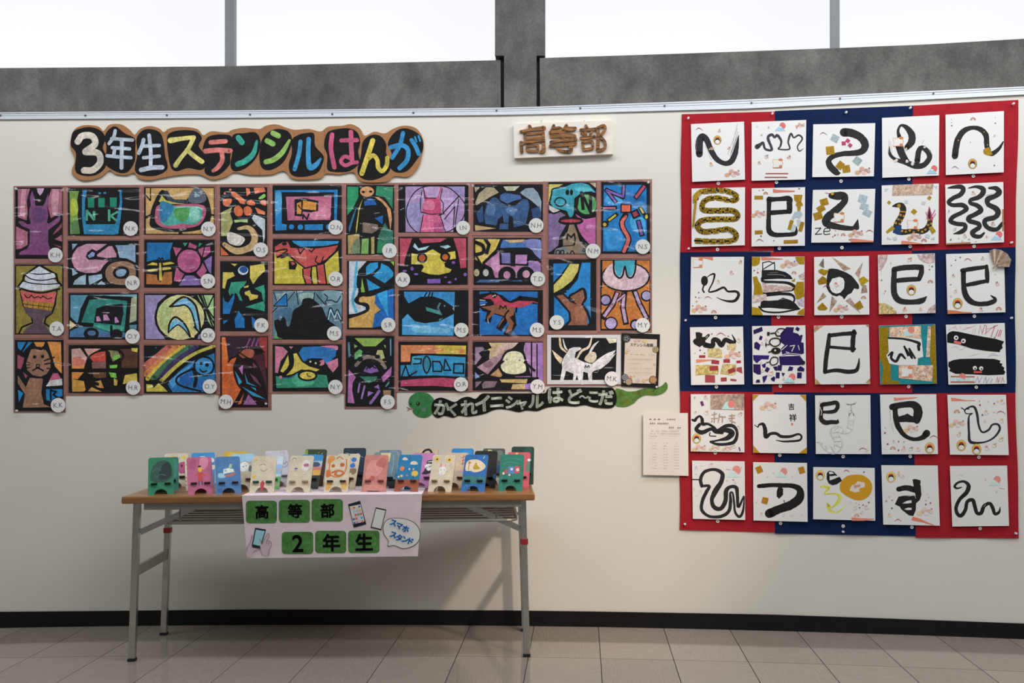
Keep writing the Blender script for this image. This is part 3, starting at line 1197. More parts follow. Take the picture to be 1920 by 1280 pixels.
def mount_piece(name, x0, x1, y0, y1, t, material, top=None):
    n = max(1, int(abs(x1 - x0) / 40))
    v = []
    for i in range(n + 1):
        px = x0 + (x1 - x0) * i / n
        for py in (interp_ext(*top, px) if top else y0, y1):
            v.append(m_inv @ on_wall(px, py, t))
    v += [p + Vector((0, t - 0.0004, 0)) for p in v]
    k = 2 * (n + 1)
    f = []
    for i in range(n):
        a = 2 * i
        f += [(a, a + 1, a + 3, a + 2), (k + a, k + a + 2, k + a + 3, k + a + 1), (a, a + 2, k + a + 2, k + a), (a + 1, k + a + 1, k + a + 3, a + 3)]
    f += [(0, k, k + 1, 1), (2 * n, 2 * n + 1, k + 2 * n + 1, k + 2 * n)]
    return mesh_obj(name, v, f, material, mount)


for x0, x1, yb in ((25.5, 123, 773), (123, 266, 741), (266, 410, 739), (410, 509, 768), (509, 646, 737.5), (646, 744, 766), (744, 882, 735), (882, 1021, 734), (1021, 1165, 723), (1165, 1222.5, 623)):
    mount_piece('backing_sheet', x0, x1, 0, yb, 0.0022, M['mount'], MOUNT_TOP)
for x0, x1, y0, y1 in ((119.5, 125, 349, 741), (262.5, 269, 347, 739), (406.5, 412.5, 346, 739), (505, 511, 345, 737), (642.5, 649, 344, 737), (740.5, 747, 343, 735), (878.5, 885, 342, 734), (1018, 1024, 340, 723), (1119.5, 1125.5, 338, 622),
                       (26, 120, 485.5, 493), (26, 120, 627, 634), (125, 262, 443, 449), (125, 262, 541, 548), (125, 262, 637, 644), (269, 406, 441, 447.5), (269, 406, 539.5, 547), (269, 406, 637, 645), (412, 505, 480, 488), (412, 505, 621, 629),
                       (511, 642, 438.5, 446), (511, 642, 535.5, 543), (511, 642, 636.5, 643), (649, 740, 478, 486), (649, 740, 618, 626.5), (747, 878, 436, 443), (747, 878, 534, 541), (747, 878, 630.5, 638), (885, 1018, 434, 441), (885, 1018, 533, 540), (885, 1018, 630, 638), (1024, 1120, 476.5, 484), (1024, 1120, 620, 626), (1125.5, 1221, 476.5, 484)):
    mount_piece('border_strip', x0, x1, y0, y1, 0.0036, M['strip'])

PR_GROUP = 'stencil prints on the brown mount'
# crop, sheet rectangle, sheet colour, tag (crop, x, y, radius, initials), label, drawing
PRINTS = [
('A', '80,95 597,870', '171318', 'A 523,834 80 K.H', 'purple long-eared figure with raised arms on dark pink ground', """
9a5d70 P 108,110 240,110 205,240 215,360 205,455 110,420;b88494 P 150,115 200,115 190,300 190,430 130,400
9a5d70 P 475,110 590,110 590,380 540,390 470,430 440,330 430,250;b88494 P 490,115 560,115 545,370 490,400 470,250
a8667c P 90,520 215,580 215,720 150,760 90,770;844458 P 490,600 590,480 590,530 560,560 500,610;995a70 P 510,660 590,610 590,685;844458 P 490,710 580,740 580,760
b894b8 P 315,105 395,105 380,150 350,185 325,150
74436f P 265,130 290,200 300,290 310,295 380,295 400,270 440,160 445,250 430,320 440,400 425,480 450,490 520,440 565,410 575,430 560,470 480,530 440,560 440,700 460,760 450,832 120,830 130,800 215,760 238,700 240,550 160,520 115,480 125,460 170,465 215,500 250,490 232,420 235,330 250,290 240,200
5d3a66 B 280,330 400,330 420,420 360,480 280,460;7b3f74 B 150,800 300,740 440,800 430,828 160,825;8a4a66 D 342,240 13"""),
('A', '655,95 1430,620', '14161a', 'A 1343,545 80 N.K', 'blue bus front with three green windows beside a green strip', """
6f9443 P 672,135 775,135 755,230 770,330 760,400 785,600 680,605;a0b040 B 690,230 750,240 755,370 690,400;557a4c P 690,480 765,440 780,595 690,600
2779a8 P 815,125 862,125 842,240 840,400 852,497 1170,495 1200,380 1222,250 1215,122 1240,125 1247,250 1230,430 1205,600 1150,612 830,605 808,420 808,260
1a8064 P 870,208 942,208 942,315 875,315;1a8064 P 985,210 1057,210 1055,312 988,312;1a8064 P 1112,205 1187,205 1187,310 1115,305
3580b0 P 988,148 1015,148 1015,168 988,168;3580b0 P 1043,145 1072,145 1072,165 1043,165
47a184 L 27 858,450 862,350 940,445 940,362;47a184 L 27 1105,455 1105,345;47a184 L 22 1195,362 1120,405 1185,455"""),
('A', '655,675 1425,1190', '15151a', 'A 1363,1137 80 N.R', 'pink and brown rings over pale blue pieces', """
7d9bb8 P 700,710 760,710 705,775;7d9bb8 P 1170,725 1390,725 1392,915 1300,870 1215,860 1195,770;8ba7bb P 700,980 765,1030 705,1058;8fa9ba P 850,1045 850,1155 710,1155 730,1110 790,1065;93adc0 P 880,1060 1025,1040 1030,1085 950,1130 890,1158 880,1110;93adc0 P 975,1155 1020,1112 1070,1155
b7829c P 860,710 1080,712 1000,770 965,790 920,765 870,800 850,850 880,885 960,880 1100,895 1040,950 1010,1000 960,1025 850,1028 780,1010 720,960 695,890 710,820 760,750
b7829c P 970,830 1100,735 1140,735 1185,830 1185,855 1080,865 980,850;7f93c8 P 870,840 920,797 950,810 940,845 890,865
8f6c56 B 1270,900 1360,930 1395,1000 1390,1060 1340,1150 1200,1155 1110,1130 1065,1060 1075,980 1140,920;15151a B 1145,1020 1180,970 1250,955 1310,980 1325,1030 1290,1085 1200,1090 1155,1060;7d9bb8 B 1175,1020 1210,990 1280,990 1290,1025 1260,1060 1200,1065"""),
('F', '70,-236 554,462', '131216', 'F 493,406 73 T.A', 'whipped ice-cream sundae in a tall purple cup on olive', """
857634 P 82,-222 542,-222 542,452 82,452
131216 L 18 118,0 155,170 195,250 235,290 250,345 140,390 110,455;131216 L 18 492,10 470,170 440,250 380,295 365,350 420,390
574654 P 160,188 432,228 440,250 352,300 350,350 390,395 420,455 140,455 190,395 250,360 255,310 180,250
bf5a58 P 120,25 485,42 460,155 150,125;131216 L 10 165,65 190,95 215,95 235,70 260,98 300,85 330,98 350,80 400,110 440,95
a57b2e P 148,130 458,163 440,225 160,185;131216 L 6 150,158 445,195;131216 L 5 200,138 195,190;131216 L 5 255,145 250,200;131216 L 5 310,150 305,208;131216 L 5 365,155 360,212;131216 L 5 415,160 408,220
@A 131216 L 22 105,1185 165,1110 175,1060 255,1000 345,940 460,1005 530,1045 540,1110 585,1165
b9c0c8 P 345,955 455,1020 508,1035 518,1065 500,1095 533,1120 545,1145 570,1160 540,1190 380,1225 240,1215 122,1180 160,1130 195,1110 190,1085 195,1050 250,1015
131216 S 12 190,1052 260,1095 380,1108 520,1085;131216 S 12 165,1112 260,1140 420,1152 550,1142;131216 S 11 240,1028 340,1042 470,1030;131216 S 18 105,1178 230,1224 380,1242 565,1200"""),
('F', '70,518 556,1226', '14131a', 'F 507,1170 73 K.K', 'brown whiskered cat raising a paw on orange ground', """
c47f3c P 395,535 530,540 540,860 470,780 430,640;c47f3c P 260,540 370,540 355,580 320,598 280,580;1f6fa8 P 95,540 245,540 150,640 100,600;14131a L 20 190,545 120,660
8e4858 P 95,665 170,700 150,760 130,810 95,800;8e4858 P 150,840 205,880 180,905;1f75b0 P 380,1010 545,1010 545,1080 460,1100 430,1130 385,1120;1f75b0 P 100,1015 155,1050 110,1140
a84c70 P 410,930 450,850 500,850 535,910;b5b5b8 P 380,980 420,925 540,905 545,970 400,988
14131a L 34 205,890 180,1010 140,1200;14131a L 30 365,910 345,1050 370,1150 430,1200;14131a L 26 95,880 170,990;14131a L 24 370,995 550,985;14131a L 26 400,900 470,810 550,880
8a6450 P 220,895 350,905 345,960 335,1050 360,1160 430,1190 150,1195 170,1060 100,950 100,870 180,990
14131a D 305,745 148 160;8a6450 P 205,690 230,615 280,605 330,625 365,605 400,650 428,720 425,800 390,855 330,885 250,870 195,820 182,760;14131a P 230,600 250,560 290,610;14131a P 350,610 390,545 420,640
14131a D 268,688 18;14131a D 348,684 17;14131a L 10 285,790 285,765 318,765 315,790 285,790;14131a S 15 250,822 300,800 355,825
14131a L 8 175,735 225,748;14131a L 8 175,765 222,768;14131a L 8 180,805 222,790;14131a L 12 365,725 465,690;14131a L 12 370,760 480,740;14131a L 10 390,800 430,805
14131a L 18 430,1115 430,1020 485,1035 455,1065 520,1105"""),
('F', '607,50 1305,512', '14161c', 'F 1250,483 73 O.Y', 'teal van with pink seats driving through blue', """
4f86a0 P 625,70 800,70 745,200 720,310 690,350 625,285;9aa184 P 1235,100 1290,70 1285,325 1215,350;6f9aa8 P 800,70 1290,62 1290,90 1220,85 960,78
3f6c94 P 617,490 622,430 720,385 850,390 1030,445 1180,440 1180,490;50618a P 860,460 1030,470 1040,490 860,490;bfae78 P 618,322 685,370 617,415;50808f P 1215,370 1290,365 1285,410 1220,410
14161c L 26 800,92 740,210 715,340;14161c L 22 790,100 960,84 1225,108;14161c L 36 1210,105 1195,250 1188,445;14161c L 30 715,350 860,355
2b7a72 P 815,118 960,102 1192,128 1182,250 1165,432 1040,442 850,390 862,350 735,343 775,230;3f9a84 B 860,375 1000,375 1150,380 1140,425 1040,440
14161c P 885,205 950,178 1150,155 1157,250 1130,372 860,345;14161c L 26 1035,380 1035,440
b07aa8 P 885,285 912,280 935,330 885,332;b07aa8 P 955,265 990,262 1022,322 955,325;b07aa8 P 1068,290 1085,288 1115,342 1070,350
14161c D 835,455 76 60;47688f D 838,450 42 26;14161c D 1085,465 62 55"""),
('F', '607,568 1312,1048', '15120f', 'F 1257,994 73 H.R', 'patchwork of red, orange and green panes crossed by black arcs', """
b8908c P 635,610 735,600 790,690 780,800 640,800;c87c44 P 640,740 770,750 760,805 640,805;b86a5a B 650,700 740,690 770,760 660,770;c8908a P 765,605 930,605 830,660 800,680
b8463c P 820,690 880,645 975,630 985,735 850,735;7d5650 P 840,740 980,735 980,802 840,802;c07c3a P 640,840 760,840 700,910 640,910;b5863c P 640,910 760,930 780,1035 645,1035
70b045 P 1015,770 1095,765 1090,800 1020,800;70b045 P 1010,840 1080,850 1090,900 1030,890;7c7a58 P 1000,620 1100,630 1135,690 1050,735;6fae46 B 1050,680 1110,665 1120,690 1070,720
4e3228 P 1120,610 1300,605 1295,800 1140,800;c0a446 P 1170,870 1290,850 1295,930 1150,960;bfa645 P 1235,600 1300,600 1295,640 1240,630;b08848 P 780,1030 840,990 940,1035;5c3c2a P 850,840 1000,840 980,905 860,900;b8a048 P 1060,900 1100,920 1090,975 1060,970;b07c48 P 850,940 930,920 960,1000 900,1000
15120f S 22 735,595 800,690 835,805;15120f L 24 620,815 1305,825;15120f S 16 1000,610 880,640 805,700 770,800;15120f L 26 992,610 1000,1040;15120f S 24 870,900 810,1000 760,1050;15120f S 16 850,910 960,905 1010,900
15120f S 18 1010,640 1040,740 1115,745 1155,670 1110,618;15120f S 20 1185,830 1135,940 1190,1030;15120f S 16 830,970 900,1000 970,1010;15120f S 30 800,840 830,930 900,960;15120f S 18 1110,800 1100,900 1140,960"""),
('B', '60,90 828,608', '17161a', 'B 765,550 80 N.Y', 'mottled teal and blue shape ringed in pink on tan', """
b8945c P 78,102 820,102 820,600 80,600;17161a L 14 130,100 130,240 70,170;17161a P 75,410 160,370 160,400 80,440;17161a L 40 440,560 460,600;17161a L 20 780,390 825,400
17161a B 255,120 150,300 125,430 130,520 250,570 480,582 700,545 790,430 770,250 700,120 610,105 520,230 380,225
3b3f4a S 46 300,150 370,240 520,250;565d6c B 600,110 690,110 740,230 640,270 540,240;78aab8 P 615,140 672,190 610,205
b0a84c P 252,180 220,250 330,275 520,278 400,262 300,235
a85470 B 210,290 180,420 200,490 300,540 500,542 660,505 730,400 720,300 580,272 400,290
479c90 B 245,250 225,340 240,470 320,512 480,492 600,502 680,440 682,315 560,302 400,300 300,262;2f78a4 B 240,255 225,400 270,480 350,400 380,300 300,255;4a9250 B 400,330 550,320 550,400 500,470 400,425;78b8a8 B 560,330 660,340 660,440 570,480"""),
('B', '62,665 830,1186', '131318', 'B 760,1118 80 S.N', 'pink round flower beside a yellow dragonfly over blue and orange', """
1a66a4 P 92,698 375,698 345,790 345,880 250,890 200,880 90,905;a5673a P 85,1035 200,1050 205,1100 240,1130 280,1020 365,1015 365,1140 350,1155 85,1150
7c62a2 P 800,840 790,1040 760,1000 715,895;7c62a2 P 510,1055 600,1055 680,1120 690,1160 440,1165;2f8a70 P 480,700 535,698 505,738;2f8a70 P 660,700 695,706 650,750
bfac44 P 90,942 150,912 205,922 205,945;bfac44 P 260,920 350,905 395,925 270,945;bfac44 P 85,997 150,982 210,987 205,1010 110,1010;bfac44 P 260,970 350,965 355,985 260,1000;bfac44 P 225,918 245,918 260,1112 225,1112
131318 S 12 215,880 225,862 240,880;131318 S 12 245,880 258,862 270,880
a8507a P 375,745 470,760 410,845;a8507a P 555,695 640,735 620,770 540,748;a8507a P 650,770 700,750 780,740 785,800 730,850 690,860;a8507a P 410,965 500,1035 450,1130 385,1110;a8507a P 700,920 745,1000 690,1090 630,1030
131318 D 550,898 148;a8507a D 550,898 126;94446c B 520,900 620,880 640,960 560,1010;131318 L 12 720,740 690,880"""),
('B', '888,92 1402,842', '15161a', 'B 1336,777 80 O.S', 'orange petals scattered over a pale tan curl', """
d0714e P 1010,140 1050,140 1170,240 1160,280 1110,270 1080,230 1010,180;d0714e P 1170,100 1210,110 1220,160 1180,190;d0714e P 1255,100 1370,95 1385,140 1270,165;d0714e B 920,235 980,215 1020,230 990,290 930,290;d0714e B 1180,250 1230,230 1270,260 1260,290 1190,280;d0714e B 1330,240 1385,235 1390,290 1340,280;c7653e B 1040,330 1090,290 1140,350 1120,405 1060,400;c7653e B 1150,320 1200,300 1240,350 1210,400 1160,390;d0714e P 1270,310 1380,360 1380,395 1300,380;c86a60 D 1000,122 14;c86a60 D 940,160 12
3a3f4c P 900,180 1000,160 1010,190 920,210;3a3f4c B 1080,420 1200,420 1250,380 1200,440 1120,450
9a9a62 P 900,370 1020,310 1000,380 1030,470 990,570 960,625 900,625;a0bd84 P 1040,450 1190,440 1190,480 1120,470 1050,480;a9b4be P 1260,390 1380,440 1378,640 1362,705 1350,560 1270,480 1235,430
b99b6c S 62 1090,545,30 1200,535,50 1265,620,70 1245,720,72 1160,775,70 1050,785,70 935,715,45
c2bcb6 B 990,580 1140,635 1155,680 1100,730 1000,710 965,650;78b45a B 1310,210 1370,165 1382,200 1330,225;c2643c P 895,740 985,832 900,838"""),  # dark grey-blue shapes in this print are glare put into the colour
('G', '815,-268 1292,432', '14151a', 'G 1231,372 72 F.K', 'yellow, teal and blue fragments around a pale blue disc', """
@B c0b050 P 920,1020 1030,1020 1050,1060 965,1100 940,1200 915,1190;c0b050 P 1215,950 1370,925 1380,1000 1300,1080 1250,1150 1215,1080;c0b050 P 1005,925 1075,930 1050,955;b9c6dc D 1140,1000 56 48;1f4a8c B 1100,1000 1120,960 1170,960 1190,1000 1150,1030
2f8f76 P 1010,1130 1180,1115 1150,1170 1110,1200 1090,1280 1060,1220 1020,1200 1000,1280 980,1230;2f8f76 P 1265,1195 1370,1155 1380,1280 1340,1240;c0b050 P 1150,1175 1205,1160 1195,1185 1150,1190
@G 2f8f76 P 905,0 990,0 1040,130 1010,120 980,50 930,60;c0b050 P 1060,40 1110,20 1130,60 1195,70 1190,100 1115,125 1100,80 1065,65;2f8f76 P 1065,190 1250,130 1265,170 1260,232 1170,210;2f8f76 P 1230,30 1265,20 1262,140 1240,110
1c6cae P 845,80 860,130 900,145 960,50 960,100 930,200 910,258 845,258;1c6cae P 960,315 1000,225 1060,310 1062,398 970,398;1c6cae P 1130,280 1170,320 1170,398 1140,398;1c6cae P 845,325 900,318 850,362"""),
('G', '55,52 762,518', '14161a', 'G 697,472 72 O.K', 'two blue dolphins curving across a pale yellow moon', """
8b7fac P 65,70 280,70 190,150 165,260 180,370 265,510 70,510;8b7fac P 600,470 650,440 650,505 590,508
94b87c P 590,70 750,70 750,412 700,340 640,180;14161a L 16 600,60 752,350;14161a L 14 640,60 690,200 752,70;14161a L 14 690,210 752,300;14161a L 16 620,65 755,420
14161a D 420,292 262 250;bdba82 D 420,292 238 226;a8b878 B 200,200 320,110 330,250 280,420 220,380;c6bd78 B 400,280 480,220 520,300 560,450 540,495 450,400
14161a S 22 320,182 400,112 470,92 560,160 595,270 615,430 560,390;62a6d4 P 345,182 400,124 478,100 550,165 582,262 608,432 572,385 530,240 470,172 400,177;14161a S 16 310,185 400,178 470,172 530,240 575,400
14161a S 20 300,440 312,350 365,290 440,335 490,410 515,485;62a6d4 P 305,432 318,362 365,305 440,345 478,402 508,478 470,420 400,370 350,395;14161a S 12 300,440 350,395 400,368 468,425 510,485"""),
('G', '55,572 768,1050', '12151a', 'G 715,983 72 O.Y', 'broad rainbow arching over a round-faced blue ghost', """
2f86ae P 75,590 185,590 80,680
b06050 S 62 40,800 180,690 320,575;c07a44 S 52 65,860 205,740 390,580;c4a840 S 44 90,905 240,755 450,585;3f6a50 S 60 150,900 300,745 520,585;3c2f5c S 44 225,890 350,745 580,585;b0a848 S 48 225,935 400,770 560,665 760,585
12151a P 20,560 200,560 60,740 20,740
1f66a0 P 330,920 420,810 560,720 760,650 765,1040 340,1040 290,960;3f8ac0 P 300,930 420,830 560,740 480,840 340,1000
12151a S 38 240,970 400,812 580,685 770,610
12151a D 655,780 108 104;2b7ab4 D 655,780 88 84;12151a D 627,752 17;12151a D 685,768 19;12151a S 14 612,812 645,838 682,826
12151a S 20 550,800 400,880 380,940 450,985 620,1030;1d55a0 P 410,890 530,830 540,940 510,975 420,950;12151a S 34 550,810 575,900 560,980;1d5fa8 P 590,930 640,915 650,1000 580,1000
b5ac44 P 78,960 140,965 150,1000 200,950 250,990 292,1035 80,1035;12151a S 28 70,945 200,935 320,1040"""),
('G', '818,482 1294,1190', '1c1016', 'G 876,1136 72 M.H', 'perched bird with blue wing feathers on orange and dark red', """
b9582c P 830,490 870,490 870,600 910,700 980,690 950,780 960,900 1030,1000 950,1150 835,1180;c86a30 P 832,490 868,490 900,700 840,720;8c3234 P 1210,490 1285,490 1285,800 1150,700 1260,640 1200,560;44202c P 1100,690 1260,650 1285,1000 1285,1160 1200,1100 1130,800
2f1f2e P 870,490 1210,490 1200,600 1060,600 960,690 900,730;9a5040 B 1000,640 1060,610 1150,620 1140,690 1040,700
74406a L 16 1080,580 1115,505;74406a L 16 1130,580 1160,500;74406a L 16 1175,575 1200,505
1c1016 B 950,760 1040,700 1160,720 1250,900 1280,1110 1150,1090 1020,1010 960,900
2f86b4 P 962,825 1035,940 1005,965;2f86b4 P 1060,845 1095,940 1185,985 1080,955;2f86b4 P 1035,985 1185,1062 1275,1112 1140,1075;2f86b4 P 1120,985 1170,1000 1180,1030;aa70ac P 1000,800 1045,768 1040,865
8a5688 P 1100,1060 1185,1165 1045,1165;b0522e P 990,1165 1055,1050 1025,1160;6a3850 P 1110,850 1180,900 1230,990 1160,930;6a3850 P 1140,740 1190,790 1150,800
1c1016 S 12 960,690 1060,605 1150,600 1260,640;1c1016 S 12 1000,640 1080,690 1140,720 1200,790;1c1016 S 16 900,735 930,700 985,680;1c1016 S 14 1040,1010 1000,1100 970,1170"""),
('C', '62,72 818,602', '15171d', 'C 755,532 80 O.N', 'blue television frame with an orange mug on pink', """
1f78ba P 90,125 775,120 765,455 738,455 738,148 165,145 165,490 220,500 215,560 95,565;4a95c4 B 95,160 160,170 160,330 100,400;1f78ba P 415,500 615,495 612,560 415,560;1f78ba D 272,525 28;15171d D 370,525 48;1f78ba D 368,528 30;1f78ba D 680,525 32
b0607e P 210,197 710,190 695,450 230,455;c47a94 B 500,330 680,320 680,430 480,430
15171d P 305,225 400,208 565,242 562,350 480,368 395,358 388,412 305,405;c8863a P 398,236 540,262 540,345 392,330;c8863a P 330,268 375,250 382,335 375,385 330,385;15171d L 12 345,290 385,340
15171d L 17 395,440 400,392 440,442 462,385"""),
('C', '68,658 818,1158', '15131a', 'C 755,1093 80 O.R', 'red dinosaur striding on yellow under a blue sky', """
2a86c0 P 250,675 790,680 780,705 640,732 370,742;b9ac3c P 85,800 240,850 400,970 420,1145 85,1145;b9ac3c P 490,960 550,960 555,1145 500,1145;b9ac3c P 630,930 780,785 795,1000 720,1145 660,1145
15131a P 130,665 270,665 330,750 240,760 180,700
b54a4a P 90,740 180,690 230,690 260,745 340,750 450,755 560,750 700,730 785,715 740,800 640,890 540,940 420,970 330,900 240,830 160,862 105,860 90,800;c4605a B 300,790 420,790 430,900 360,890;b54a4a P 400,985 490,965 490,1145 430,1145 395,1060;b54a4a P 550,950 625,930 650,1145 565,1145
15131a L 14 160,865 245,832 330,908 420,975 545,945 650,885 785,765;15131a L 14 260,745 340,752 560,752 700,732 790,715;15131a L 13 340,752 365,820 420,752;15131a L 13 440,752 490,800 530,752;15131a L 15 395,985 398,1060 430,1150;15131a L 15 492,965 482,1060 503,1150;15131a L 15 545,950 562,1150;15131a L 15 628,935 655,1150
15131a P 240,900 300,895 335,930 312,992 245,985;b54a4a P 262,910 295,905 310,930 280,945;15131a S 14 100,790 205,768 218,792 120,850;b9ac3c S 7 130,800 190,792;15131a S 20 120,855 230,820;15131a D 195,708 26 18;15131a S 12 550,845 535,900 590,925 620,850"""),
('C', '868,68 1390,826', '15171a', 'C 1343,786 80 I.R', 'bird-headed figure with an orange scarf on green', """
2a8c5e P 880,85 1000,90 1000,200 940,330 880,400;2a7c5a P 1200,80 1378,90 1375,330 1290,200 1190,180;2f6c58 P 1290,480 1330,560 1378,560 1378,815 1205,810 1220,620;2a8058 P 1210,680 1300,700 1300,812 1205,812
c28a5c D 1095,140 76 56;15171a D 1055,145 18 14;15171a D 1135,140 18 12
1f58a0 P 1068,296 1065,250 1130,210 1170,225 1204,282;1f58a0 P 1178,430 1270,398 1265,497;c28a5c P 1178,200 1250,250 1310,320 1330,420 1350,560 1368,440 1352,330 1290,250 1220,200
b4ac4c P 1047,222 1012,340 988,560 975,600 974,540 1005,320;27709c P 985,300 945,450 905,585 893,540 940,400;75645c P 1050,475 1215,500 1210,560 1150,597 1045,585
a48c58 P 885,620 1010,600 1020,815 890,820;74a058 P 1040,655 1115,650 1110,820 1030,818;a49a60 P 1140,640 1175,630 1175,820 1142,820;6a7c60 B 930,720 1010,650 1015,800 930,810"""),
('H', '805,-273 1280,412', '15171c', 'H 1219,368 72 S.R', 'blue-faced head over tan ground and deep blue water', """
@C aeb4c2 P 900,900 1090,900 1000,1000 980,1100 960,1290 900,1290;4aa4da S 30 985,895,20 972,1050 955,1290
15171c D 1220,1085 222 200;2488be P 1085,960 1130,920 1215,910 1215,970 1160,1020 1085,1050;2488be P 1250,920 1330,960 1382,1020 1382,1060 1290,1140 1160,1060 1240,980;2488be P 1090,1090 1150,1130 1250,1190 1115,1222;80b44a P 1040,1085 1072,1232 1030,1238;80b44a P 1350,902 1390,902 1388,950
@H b5bed0 P 822,0 915,0 920,50 870,130 920,160 990,190 990,230 920,250 825,262;4aa4da S 26 893,-15 862,120 895,235
1c5fae P 1060,70 1272,0 1272,320 1150,380 1060,395 1080,260 1140,230 1080,140;2a98d4 P 1100,60 1205,20 1215,290 1160,180
bf9650 P 930,85 1090,75 1080,150 1140,220 1080,260 1060,395 825,395 825,300 930,255 1020,220 1010,170 920,140
15171c S 30 1010,50 930,80 890,120 925,152 1000,165 1012,212 950,250 820,292;15171c S 40 930,60 1050,60 1200,-20;80b44a P 940,-5 975,-5 982,40 950,42"""),
('H', '52,22 758,514', '15171a', 'H 678,453 72 M.S', 'black mountain shape against mottled grey-blue', """
56788a P 62,28 752,28 752,505 62,505;7a98a4 B 80,60 200,60 180,130 110,130;3f6480 B 100,220 250,200 240,330 90,300;6f92a0 B 560,30 740,40 740,150 600,150;86a09c B 330,60 460,50 450,130 350,140
62a058 P 78,505 95,430 150,505
141518 B 365,110 440,100 500,140 560,200 610,310 700,390 690,505 170,505 100,440 75,335 110,312 140,325 160,285 190,310 200,370 225,380 248,310 270,220 345,170
1d6cb4 P 85,165 200,55 205,172;15171a L 9 70,178 200,48 208,180 70,178;15171a L 9 300,30 318,165;15171a L 9 482,40 470,120;15171a L 8 70,40 100,125;15171a L 8 215,120 285,30;15171a S 9 500,60 530,100 600,175 590,130 650,120 700,140 740,80;15171a S 8 60,240 110,190;15171a S 9 600,115 610,90 580,60
15171a L 30 612,325 640,205 680,300 705,225 750,330;8fb4cc L 14 618,312 640,212 680,306 705,230 742,312"""),
('H', '58,562 752,1030', '12161a', 'H 691,988 72 N.Y', 'yellow trumpet on blue and pink dabs above green', """
b86c88 P 85,580 160,588 218,640 140,730 112,850 85,845;2468ac P 320,650 360,590 560,580 700,612 690,680 600,765 560,705 450,700 370,735;b86c88 P 600,745 712,700 716,780 660,848 620,800;b86c88 B 540,580 700,575 705,620 650,600;b86c88 B 525,735 570,715 575,760 530,775;b86c88 P 225,585 265,583 245,610
2c8064 P 90,880 200,885 300,850 500,862 600,870 625,992 100,998;44a080 B 250,880 380,870 480,950 300,980;2a5a8a B 150,900 240,870 300,860 240,900
12161a S 22 120,870 215,650 300,640 350,725 430,775 545,815 500,840 350,820 250,870 190,882 120,870
c0ae48 P 240,662 300,650 350,735 430,785 530,812 500,832 350,812 250,862 195,872 260,790;c0ae48 P 138,832 215,668 226,760 180,852;12161a S 42 245,640 250,770 170,870
12161a P 410,702 545,740 520,790 400,752;b8b48a R 438,735 18 18 15;b8b48a R 492,750 18 18 15;12161a P 540,800 600,770 680,862 705,905 600,868;12161a S 26 690,840 650,900;12161a D 410,872 100 58;c0ae48 D 410,874 78 38;12161a L 8 405,850 412,880 445,885;b86c88 D 140,890 16"""),
('H', '792,475 1275,1182', '131418', 'H 1212,1138 72 F.S', 'black cat with green ears and purple stripes', """
7fa04a P 880,500 1185,500 1090,582 970,582;56985a P 880,650 930,610 960,630 942,700 880,712;a8ac70 P 1110,620 1160,620 1182,700 1150,712 1095,660;74a058 P 875,560 912,580 880,602;74a058 P 1170,570 1192,570 1190,602
a0609a P 820,812 892,890 860,950 855,1020 880,1152 810,1145;a0609a P 1148,890 1252,782 1245,870 1165,942
7c7068 S 34 895,770 960,705 1050,690 1140,725 1185,795;131418 D 1110,685 26 20;131418 D 935,710 30 24;7a549c P 968,832 1000,780 1030,810 1080,770 1122,832 1040,852;131418 S 14 1000,810 1030,770 1090,800
33705c P 930,884 1112,884 1090,922 1020,952;9068b0 S 18 930,955 916,1040;9068b0 S 18 980,980 950,1102;9068b0 P 1075,990 1120,960 1130,1012;9068b0 P 1010,1085 1015,1030 1072,1045;9068b0 S 28 1125,1030 1085,1090 1040,1148
8c6c50 P 1165,1020 1245,1020 1240,1082 1170,1072;4f7890 S 20 822,550 828,680;4f7890 S 16 1240,510 1242,670;4f8a84 S 16 1195,980 1222,945;a8a090 L 5 1140,740 1195,735;a8a090 L 5 1140,760 1190,790"""),
('D', '38,66 804,588', '141418', 'D 748,537 76 I.N', 'pink long-eared rabbit inside a mauve circle', """
9c80b0 P 118,85 765,85 760,462 600,582 120,582;a98cba P 300,90 640,90 640,580 300,580;8c80b4 P 580,85 765,85 760,200 680,180;8c84b4 P 122,260 300,260 270,575 122,460
141418 C 11 130,330 200,170 300,95 450,78 590,100 700,190 768,290 745,430 620,560 450,600 260,590 150,480
b04468 P 316,95 350,200 360,215 445,212 475,190 500,85 518,95 485,190 500,240 512,372 400,388 300,362 305,290 330,220;c45c84 P 310,395 490,388 542,582 278,582;a84c78 P 420,480 520,470 542,580 430,580;c86c8c B 320,250 420,240 430,330 320,330
141418 S 9 312,95 330,215;141418 S 9 300,130 282,250 285,360;141418 S 9 340,210 450,212;141418 S 9 520,110 500,215 530,270 525,370;141418 S 9 290,365 400,388 515,380;141418 S 9 312,388 278,582;141418 S 9 495,390 555,582
141418 L 12 530,375 700,190;141418 L 9 700,220 660,495;141418 L 9 545,440 655,305 640,530;141418 L 8 480,400 545,380"""),
